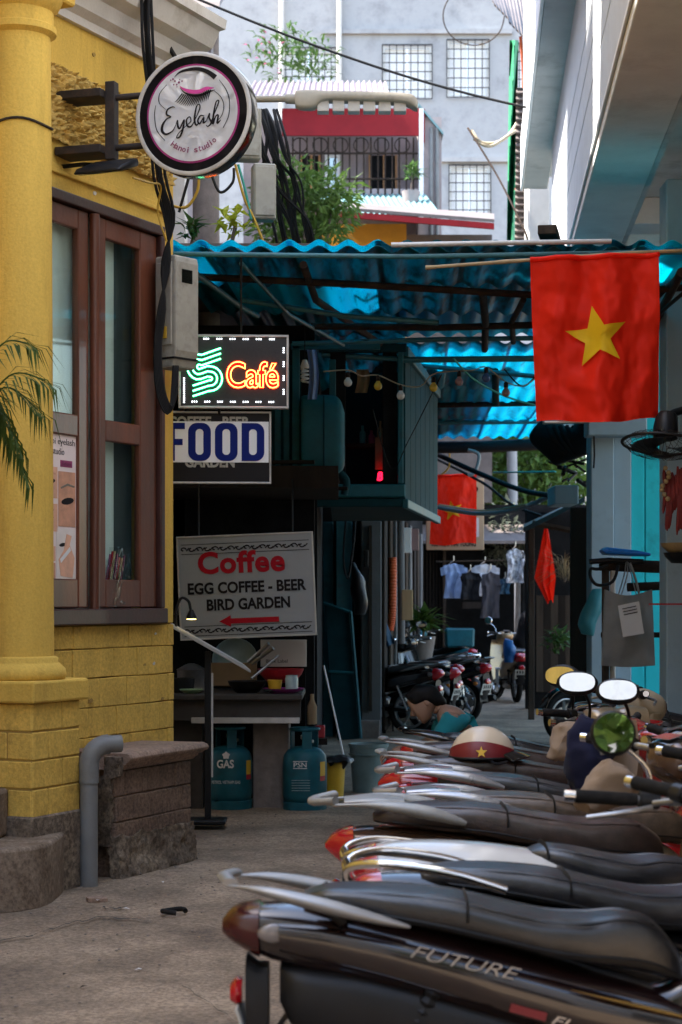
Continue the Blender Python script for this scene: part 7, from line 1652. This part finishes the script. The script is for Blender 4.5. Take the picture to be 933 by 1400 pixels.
    part('headlight', 'lens_clear', t, lambda m: (m.loft([(1.37 + bo, 0, bar_z - .0, bar_z - .13, .09), (1.405 + bo, 0, bar_z - .02, bar_z - .115, .07), (1.415 + bo, 0, bar_z - .04, bar_z - .09, .03)], 16, 2.4), m.xf(RS)), smooth=60)
    part('dial', 'black_gloss', hc, lambda m: (m.loft([(1.175 + bo, 0, bar_z + .03, bar_z + .0, .05), (1.22 + bo, 0, bar_z + .046, bar_z + .0, .075), (1.27 + bo, 0, bar_z + .05, bar_z + .0, .06)], 16, 2.6), m.xf(RS)), smooth=60)
    part('dial_glass', 'lens_clear', hc, lambda m: (m.box((1.215 + bo, 0, bar_z + .049), (.06, .10, .003), M=Matrix.Rotation(R(-14), 3, 'Y')), m.xf(RS)))
    B = lambda y: (1.22 + bo - .10 * (abs(y) / .34) ** 2, y * bar_half / .34, bar_z - .005 + .03 * abs(y) / .34)
    part('handlebar', 'steel', t, lambda m: (m.tube([B(y) for y in (-.24, -.12, 0, .12, .24)], .012, 8), m.xf(RS)), smooth=60)
    for s in (-1, 1):
        g = part('grip', 'rubber', t, lambda m: (m.tube([B(s * y) for y in (.21, .23, .30, .34)], [.017, .019, .019, .019], 12), m.xf(RS)), smooth=60)
        part('bar_end', 'chrome', g, lambda m: (m.tube([B(s * .34), B(s * .362)], .016, 12), m.xf(RS)), smooth=40)
        part('switch_gear', 'black_plastic', t, lambda m: (m.tube([B(s * .16), B(s * .205)], .026, 8), m.xf(RS)), bevel=.003)
        part('lever', 'steel', t, lambda m: (m.tube(cr([(B(s * .19)[0] + .03, s * .19 * bar_half / .34, bar_z - .005), (B(s * .26)[0] + .06, s * .26 * bar_half / .34, bar_z - .015), (B(s * .34)[0] + .05, s * .335 * bar_half / .34, bar_z - .03)], 8), .008, 8), m.xf(RS)), smooth=60)
        if mirrors[0 if s < 0 else 1]:
            b0 = Vector(B(s * .18)); top_ = b0 + Vector((.04 - .02 + mirror_dx, s * .12, .19))
            mi = part('mirror', mirror_m, t, lambda m: (m.sphere((0, 0, 0), 1, 18, 10, (.022, .075 if mirror != 'round' else .058, .046 if mirror != 'round' else .058)), m.xf(Matrix.Translation(top_) @ Matrix.Rotation(R(mirror_yaw - steer - math.degrees(rz)), 4, 'Z') @ Matrix.Rotation(R(mirror_tilt), 4, 'Y') @ Matrix.Scale(mirror_s, 4)), m.xf(RS)), smooth=60)
            def mg(m):
                a_, c_ = (.062, .034) if mirror != 'round' else (.050, .050)
                poly = [(a_ * math.copysign(abs(math.cos(q)) ** (.8 if mirror != 'round' else 1), math.cos(q)), c_ * math.copysign(abs(math.sin(q)) ** (.8 if mirror != 'round' else 1), math.sin(q))) for q in [2 * math.pi * i / 28 for i in range(28)]]
                m.prism(poly, (-.0225, 0, 0), (0, 1, 0), (0, 0, 1), (.006, 0, 0)); m.xf(Matrix.Translation(top_) @ Matrix.Rotation(R(mirror_yaw - steer - math.degrees(rz)), 4, 'Z') @ Matrix.Rotation(R(mirror_tilt), 4, 'Y') @ Matrix.Scale(mirror_s, 4)); m.xf(RS)
            part('mirror_glass', 'mirror', mi, mg)
            part('mirror_stem', 'chrome' if mirror == 'round' else 'black_metal', t, lambda m: (m.tube(cr([tuple(b0), tuple(b0 + Vector((.02, s * .02, .09))), tuple(top_ + Vector((.015, -s * .02, -.03))), tuple(top_ + Vector((.012, 0, 0)))], 12), .007, 8), m.xf(RS)), smooth=60)
    return t

ROW = [
 dict(name='motorbike', label='dark maroon motorbike nearest the camera, with FUTURE on its side panel', loc=(-.29, 4.75, 0), rz=R(-1), body='paint_maroon', rail='alloy', lens='lens_smoke', steer=10, mirrors=(0, 0), trim='gold_stripe', rear_detail=False),
 dict(name='motorbike', label='black-seated motorbike with a bent chrome grab rail, second from the camera', loc=(.02, 5.27, 0), rz=R(2), body='black_gloss', seat='seat_grey', rail='chrome', steer=-68, bar_x=1.02, bar_z=.93, bar_half=.42, mirror='round', mirrors=(1, 0), mirror_dx=-.02, mirror_tilt=9.5, mirror_yaw=87, seat_dz=-.022, mirror_s=1.1),
 dict(name='motorbike', label='silver-white motorbike with a red tail lamp and chrome rail, third from the camera', loc=(.015, 5.75, 0), rz=R(3), shape=WHT, body='paint_white', seat='seat_grey', rail='chrome', steer=15, seat_dz=-.006, mirrors=(0, 0)),
 dict(name='motorbike', label='motorbike with brown seat and broad pale rear rack, fourth from the camera', loc=(-.05, 6.42, 0), rz=R(1), shape=FLAT, body='paint_brown', seat='seat_brown', rail='rack', steer=25, bar_x=1.15, seat_dz=.015, mirrors=(0, 0), rail_m='rail_white'),
 dict(name='scooter', label='gold scooter with beige instrument console and tan seat', loc=(.18, 7.1, 0), rz=R(2), shape=FLAT, body='paint_gold', seat='seat_tan', rail='rack', steer=-12, console='paint_beige', bar_x=1.08, bar_z=.97, seat_dz=-.02, mirrors=(0, 0), rail_m='paint_silver'),
 dict(name='motorbike', label='motorbike with wet dark grey seat and long silver rail', loc=(.20, 7.85, 0), rz=R(0), body='paint_red', seat='seat_grey', rail='rack', steer=-35, bar_x=1.08, bar_z=.93, seat_dz=.0, mirror_s=1.2, mirror_tilt=17, mirrors=(1, 0), rail_m='paint_silver'),
 dict(name='scooter', label='red scooter with the cream helmet resting on its brown seat', loc=(.17, 8.55, 0), rz=R(1), shape=FLAT, body='paint_red', seat='seat_brown', rail='alloy', steer=-42, bar_x=1.06, bar_z=.93, mirror_s=1.25, mirror_tilt=16, mirrors=(1, 0), rail_m='rail_white'),
 dict(name='scooter', label='dark red scooter behind the one carrying the helmet', loc=(.20, 9.35, 0), rz=R(2), shape=FLAT, body='paint_red', seat='seat_brown', rail='alloy', steer=-40, console='paint_gold', bar_x=1.05, bar_z=.93, mirror_s=1.25, mirrors=(1, 0), mirror_yaw=60),
 dict(name='motorbike', label='black motorbike with pale tail behind the cream helmet', loc=(.32, 10.15, 0), rz=R(1), body='paint_beige', seat='seat_black', rail='alloy', steer=20, mirrors=(0, 0), rail_m='black_gloss'),
 dict(name='motorbike', label='black motorbike parked before the red one near the pipe rack', loc=(1.25, 10.95, 0), rz=R(3), body='black_gloss', seat='seat_black', rail='none', steer=-30, mirrors=(0, 0)),
 dict(name='motorbike', label='glossy red motorbike at the far end of the near row', loc=(1.42, 11.75, 0), rz=R(4), body='paint_red', seat='seat_black', rail='alloy', steer=15, mirror='round', mirrors=(1, 0), mirror_yaw=20),
 dict(name='motorbike', label='dark silver motorbike furthest in the near row, beside the pipe rack', loc=(1.55, 12.6, 0), rz=R(6), body='paint_silver', seat='seat_grey', rail='chrome', steer=10, mirror='round', mirrors=(1, 0), mirror_yaw=30),
]
bikes = [bike(**b) for b in ROW]
# badge of the nearest bike
b1 = bikes[0]
lettering('badge', 'FUTURE', 'steel', b1, Vector((.46, -.1385, .636)), Vector((1, .0, -.22)).normalized(), Vector((.22, 0, 1)).normalized(), .27, .030, .003, offset=-.012, shear=.35)
lettering('badge', 'FI', 'chrome', b1, Vector((.80, -.138, .475)), Vector((1, .0, -.25)).normalized(), Vector((.25, 0, 1)).normalized(), .045, .022, .003, shear=.3)
part('badge_plate', 'helmet_band', b1, lambda m: m.box((.745, -.141, .503), (.09, .004, .02), M=Matrix.Rotation(R(15), 3, 'Y')))
part('under_cowl', 'black_plastic', b1, lambda m: m.loft([(.14, 0, .60, .50, .06), (.2, 0, .60, .42, .105), (.4, 0, .58, .36, .125), (.7, 0, .50, .30, .125), (1.0, 0, .42, .26, .10), (1.1, 0, .38, .28, .08)], 20, 3.5, 24), smooth=60)
# bikes further in: five leaning along the timber wall, rear wheels towards the alley
BACK = [
 dict(name='motorbike', label='dark motorbike with two plates nearest the alley in the far group', loc=(1.78, 22.7, 0), rz=R(138), body='black_gloss', seat='seat_black', rail='alloy', steer=20),
 dict(name='motorbike', label='silver-tailed motorbike second in the far group', loc=(1.62, 23.5, 0), rz=R(140), body='paint_silver', seat='seat_black', rail='alloy', steer=25),
 dict(name='motorbike', label='blue-black motorbike with a red tail lamp in the far group', loc=(1.42, 22.2, 0), rz=R(146), body='paint_blue', seat='seat_black', rail='none', steer=10),
 dict(name='scooter', label='dark scooter with a pale front cowl beside the grey pillar', loc=(1.35, 21.5, 0), rz=R(152), shape=FLAT, body='black_gloss', seat='seat_black', rail='none', steer=-20, console='paint_white'),
 dict(name='motorbike', label='maroon-tailed motorbike beside the crouching person in the far group', loc=(1.12, 20.9, 0), rz=R(150), body='paint_maroon', seat='seat_black', rail='alloy', steer=-15),
 dict(name='motorbike', label='black motorbike deepest in the far group before the potted plant', loc=(1.75, 24.5, 0), rz=R(140), body='black_gloss', seat='seat_grey', rail='chrome', steer=15),
]
for b in BACK: bike(group='motorbikes parked along the timber wall', **b)
bike('scooter', 'tan scooter with a white plate standing at the end of the alley', (P(714, 0, 27.3).x, 27.3, 0), R(96), shape=FLAT, body='paint_gold', seat='seat_black', rail='none', steer=12, group='bikes at the alley end', mirror='round', mirror_m='chrome')
bike('scooter', 'black scooter with a blue dial facing the alley beside the shed', (3.35, 21.05, 0), R(235), shape=FLAT, body='black_gloss', seat='seat_black', rail='none', steer=-25, cowl='paint_blue', apron='black_gloss', group='bikes at the alley end')
bike('motorbike', 'motorbike with teal-topped headlamp standing in the dark doorway', (P(650, 0, 29.3).x, 29.2, 0), R(130), body='teal_paint', seat='seat_black', rail='none', steer=20, group='bikes at the alley end')

# ------------------------------------------------------------------ helmet, hats and cloth on the bikes
hp = Vector((P(660, 0, 8.52).x, 8.52, .785))
hl = thing('helmet', hp, 0, 'cream half helmet with a maroon band and gold star lying on a seat', 'helmet')
def dome(m, r0=1.0, z0=0.0, z1=1.0, n=40, k=14, cut=None):
    rows = []
    for i in range(k + 1):
        a = R(90) * i / k
        rows.append((math.cos(a), math.sin(a)))
    vs = []
    for c, s_ in rows:
        for j in range(n):
            q = 2 * math.pi * j / n
            vs.append((.145 * r0 * max(c, .001) * math.cos(q), .125 * r0 * max(c, .001) * math.sin(q), .015 + .135 * s_ * r0))
    m.add(vs, [(i * n + j, i * n + (j + 1) % n, (i + 1) * n + (j + 1) % n, (i + 1) * n + j) for i in range(k) for j in range(n)])
part('shell', 'helmet_cream', hl, lambda m: dome(m), smooth=80)
def band(m):
    n = 60
    def h(q): return .030 + .045 * max(0, math.cos(q - R(258))) ** 1.2 + .0
    vs = []
    for lv in range(5):
        for j in range(n):
            q = 2 * math.pi * j / n; z = h(q) * lv / 4; s_ = z / .135; c = math.sqrt(max(0, 1 - s_ * s_))
            vs.append((.1495 * c * math.cos(q), .1295 * c * math.sin(q), .012 + z * 1.02))
    m.add(vs, [(i * n + j, i * n + (j + 1) % n, (i + 1) * n + (j + 1) % n, (i + 1) * n + j) for i in range(4) for j in range(n)])
part('band', 'helmet_band', hl, band, smooth=60)
part('rim', 'black_plastic', hl, lambda m: m.tube([(.147 * math.cos(2 * math.pi * j / 40), .127 * math.sin(2 * math.pi * j / 40), .012) for j in range(40)], .007, 8, close=True), smooth=60)
part('star', 'star_gold', hl, lambda m: m.prism(star_poly(.026, .42), (-.015, -.134, .042), (1, 0, 0), (0, .25, 1), (0, .006, 0)))
part('peak', 'black_gloss', hl, lambda m: m.grid(lambda a, b: ((.13 + .085 * b) * math.cos((a - .5) * 1.9), (.115 + .03 * b) * math.sin((a - .5) * 2.1), .045 - .03 * b - .015 * (2 * a - 1) ** 2), 16, 5, thick=(0, 0, .006)), smooth=60)
part('strap', 'cloth_black', hl, lambda m: m.tube(cr([(.02, -.12, .015), (.05, -.13, -.01), (.10, -.12, 0)], 8), .006, 6))

def drape(name, pts, ry, mt, label, cat, jit=.02, e=2.2, seed=0, n=22):
    m = MB(); m.loft([(z, yc, a, b, ry * w) for z, yc, a, b, w in pts], n, e, 26, axis=2); m.jitter(jit, 9, seed=seed); m.jitter(jit * .4, 26, seed=seed)
    return tag(m.build(name, mt, smooth=70), label, cat)
def dr(v, d, u1, u0, w): return (P(0, v, d).z, d, P(u1, 0, d).x, P(u0, 0, d).x, w)
drape('sun_hat', [dr(985, 8.2, 788, 772, .3), dr(992, 8.2, 800, 762, .8), dr(1012, 8.2, 798, 752, 1), dr(1030, 8.2, 800, 749, 1), dr(1040, 8.2, 790, 755, .8)], .10, 'cloth_beige', 'crumpled beige cap hung over a mirror', 'cap', .034, seed=2)
drape('navy_jacket', [dr(985, 7.35, 840, 800, .5), dr(1000, 7.35, 845, 782, .9), dr(1030, 7.35, 838, 776, 1), dr(1060, 7.35, 822, 772, 1), dr(1082, 7.35, 800, 778, .6)], .10, 'cloth_navy', 'navy blue jacket hung over a handlebar beneath the round mirror', 'jacket', .036, seed=5)
drape('beige_bag', [dr(1042, 6.8, 862, 828, .5), dr(1056, 6.8, 868, 812, 1), dr(1078, 6.8, 872, 795, 1.1), dr(1096, 6.8, 872, 786, 1), dr(1104, 6.8, 860, 792, .7)], .09, 'cloth_beige', 'beige cloth bag hanging over the tan seat', 'bag', .034, seed=8)
mb = MB(); mb.grid(lambda a, b: P(836 + 34 * a + 4 * math.sin(b * 3), 1042 - 58 * b + 22 * a * (1 - b), 7.35 + .05 * math.sin(a * 3.1) - .02 * b), 10, 14, thick=(0, .01, 0))
tag(mb.build('tan_hat', 'cloth_beige', smooth=70), 'tan cap visor sticking up between console and mirror', 'cap')

# ------------------------------------------------------------------ person crouching behind the row
def skin_mesh(name, verts, edges, radii, mt, parent, root=0, sub=2):
    me = bpy.data.meshes.new(name); me.from_pydata([tuple(v) for v in verts], edges, [])
    o = bpy.data.objects.new(name, me); scene.collection.objects.link(o); o.parent = parent
    me.materials.append(M_(mt))
    bpy.context.view_layer.objects.active = o
    sm = o.modifiers.new('skin', 'SKIN'); sm.use_smooth_shade = True
    if not me.skin_vertices: me.skin_vertices.new()
    for i, r_ in enumerate(radii): me.skin_vertices[0].data[i].radius = r_ if isinstance(r_, tuple) else (r_, r_)
    me.skin_vertices[0].data[root].use_root = True
    s_ = o.modifiers.new('sub', 'SUBSURF'); s_.levels = sub; s_.render_levels = sub
    return o
pe = thing('person', (.78, 13.1, 0), R(0), 'person in a teal shirt crouching with head bowed behind the parked bikes', 'person')
# local: -x is the facing direction
V = [(.10, 0, .34), (.08, 0, .48), (.02, 0, .62), (-.04, 0, .70), (-.10, 0, .745), (-.14, 0, .765),     # pelvis, spine, chest, neck base, neck, skull base
     (-.02, -.17, .67), (-.16, -.22, .50), (-.36, -.16, .46), (-.43, -.14, .44),                          # near arm
     (-.02, .17, .67), (-.16, .22, .50), (-.36, .12, .46), (-.43, .10, .44),
     (.08, -.10, .32), (-.26, -.17, .44), (-.12, -.14, .08), (-.24, -.14, .03),
     (.08, .10, .32), (-.26, .17, .44), (-.12, .14, .08), (-.24, .14, .03)]
E = [(0, 1), (1, 2), (2, 3), (3, 4), (4, 5), (3, 6), (6, 7), (7, 8), (8, 9), (3, 10), (10, 11), (11, 12), (12, 13), (0, 14), (14, 15), (15, 16), (16, 17), (0, 18), (18, 19), (19, 20), (20, 21)]
Rr = [.13, .12, .12, .10, .05, .055, .06, .042, .032, .028, .06, .042, .032, .028, .09, .06, .042, .035, .09, .06, .042, .035]
bo_ = skin_mesh('body', V, E, Rr, 'skin', pe)
head_M = Matrix.Translation((-.20, 0, .795)) @ Matrix.Rotation(R(-38), 4, 'Y')
def headf(m):
    m.loft([(-.105, 0, .05, -.10, .045), (-.09, 0, .085, -.115, .062), (-.04, 0, .105, -.11, .074), (.02, 0, .115, -.075, .078), (.07, 0, .09, -.05, .068), (.098, 0, .04, -.02, .04)], 20, 2.2, 20)
    m.tube([(-.098, 0, .02), (-.125, 0, -.015), (-.105, 0, -.03)], [.010, .017, .012], 8)        # nose
    m.tube([(-.098, -.022, -.065), (-.106, 0, -.063), (-.098, .022, -.065)], .008, 6)           # lips
    for s in (-1, 1): m.sphere((.005, s * .078, -.005), .028, 8, 6, (.6, .3, 1))
    m.xf(head_M)
hd = part('head', 'skin', bo_, headf, smooth=70)
for s in (-1, 1): part('eye', 'ink', bo_, lambda m: (m.sphere((-.088, s * .034, .015), .011, 8, 6), m.xf(head_M)))
def hairf(m):
    m.loft([(-.085, 0, .105, .045, .055), (-.06, 0, .122, .02, .078), (0, 0, .135, -.02, .09), (.06, 0, .115, -.09, .084), (.105, 0, .07, -.10, .06), (.12, 0, .03, -.08, .03)], 22, 2.3, 22); m.jitter(.012, 16); m.xf(head_M)
part('hair', 'hair', pe, hairf, smooth=60)
skin_mesh('shirt', [(.10, 0, .38), (.08, 0, .48), (.02, 0, .62), (-.03, 0, .69), (-.02, -.17, .675), (-.12, -.21, .55), (-.02, .17, .675), (-.12, .21, .55)], [(0, 1), (1, 2), (2, 3), (3, 4), (4, 5), (3, 6), (6, 7)], [.155, .145, .145, .11, .085, .068, .085, .068], 'cloth_teal', pe)
skin_mesh('trousers', [(.10, 0, .32), (.08, -.10, .32), (-.26, -.17, .44), (-.13, -.145, .14), (.08, .10, .32), (-.26, .17, .44), (-.13, .145, .14)], [(0, 1), (1, 2), (2, 3), (0, 4), (4, 5), (5, 6)], [.15, .105, .075, .06, .105, .075, .06], 'cloth_black', pe)
for s in (-1, 1):
    for k in range(5):
        y0 = s * .14 - .03 + .015 * k
        part('finger', 'skin', bo_, lambda m: m.tube(cr([(-.44, y0, .44), (-.475, y0, .43), (-.50, y0, .405), (-.50, y0, .38)] if k < 4 else [(-.42, y0 + .02, .44), (-.45, y0 + .035, .43), (-.47, y0 + .035, .41)], 8), .008, 6), smooth=60)
mb = MB(); mb.lathe([(1e-5, 0), (.15, 0), (.13, .17), (.14, .19), (1e-5, .2)], (.88, 13.1, 0), 18)
tag(mb.build('low_stool', 'red_plastic', smooth=40), 'low red plastic stool under the crouching person', 'stool')
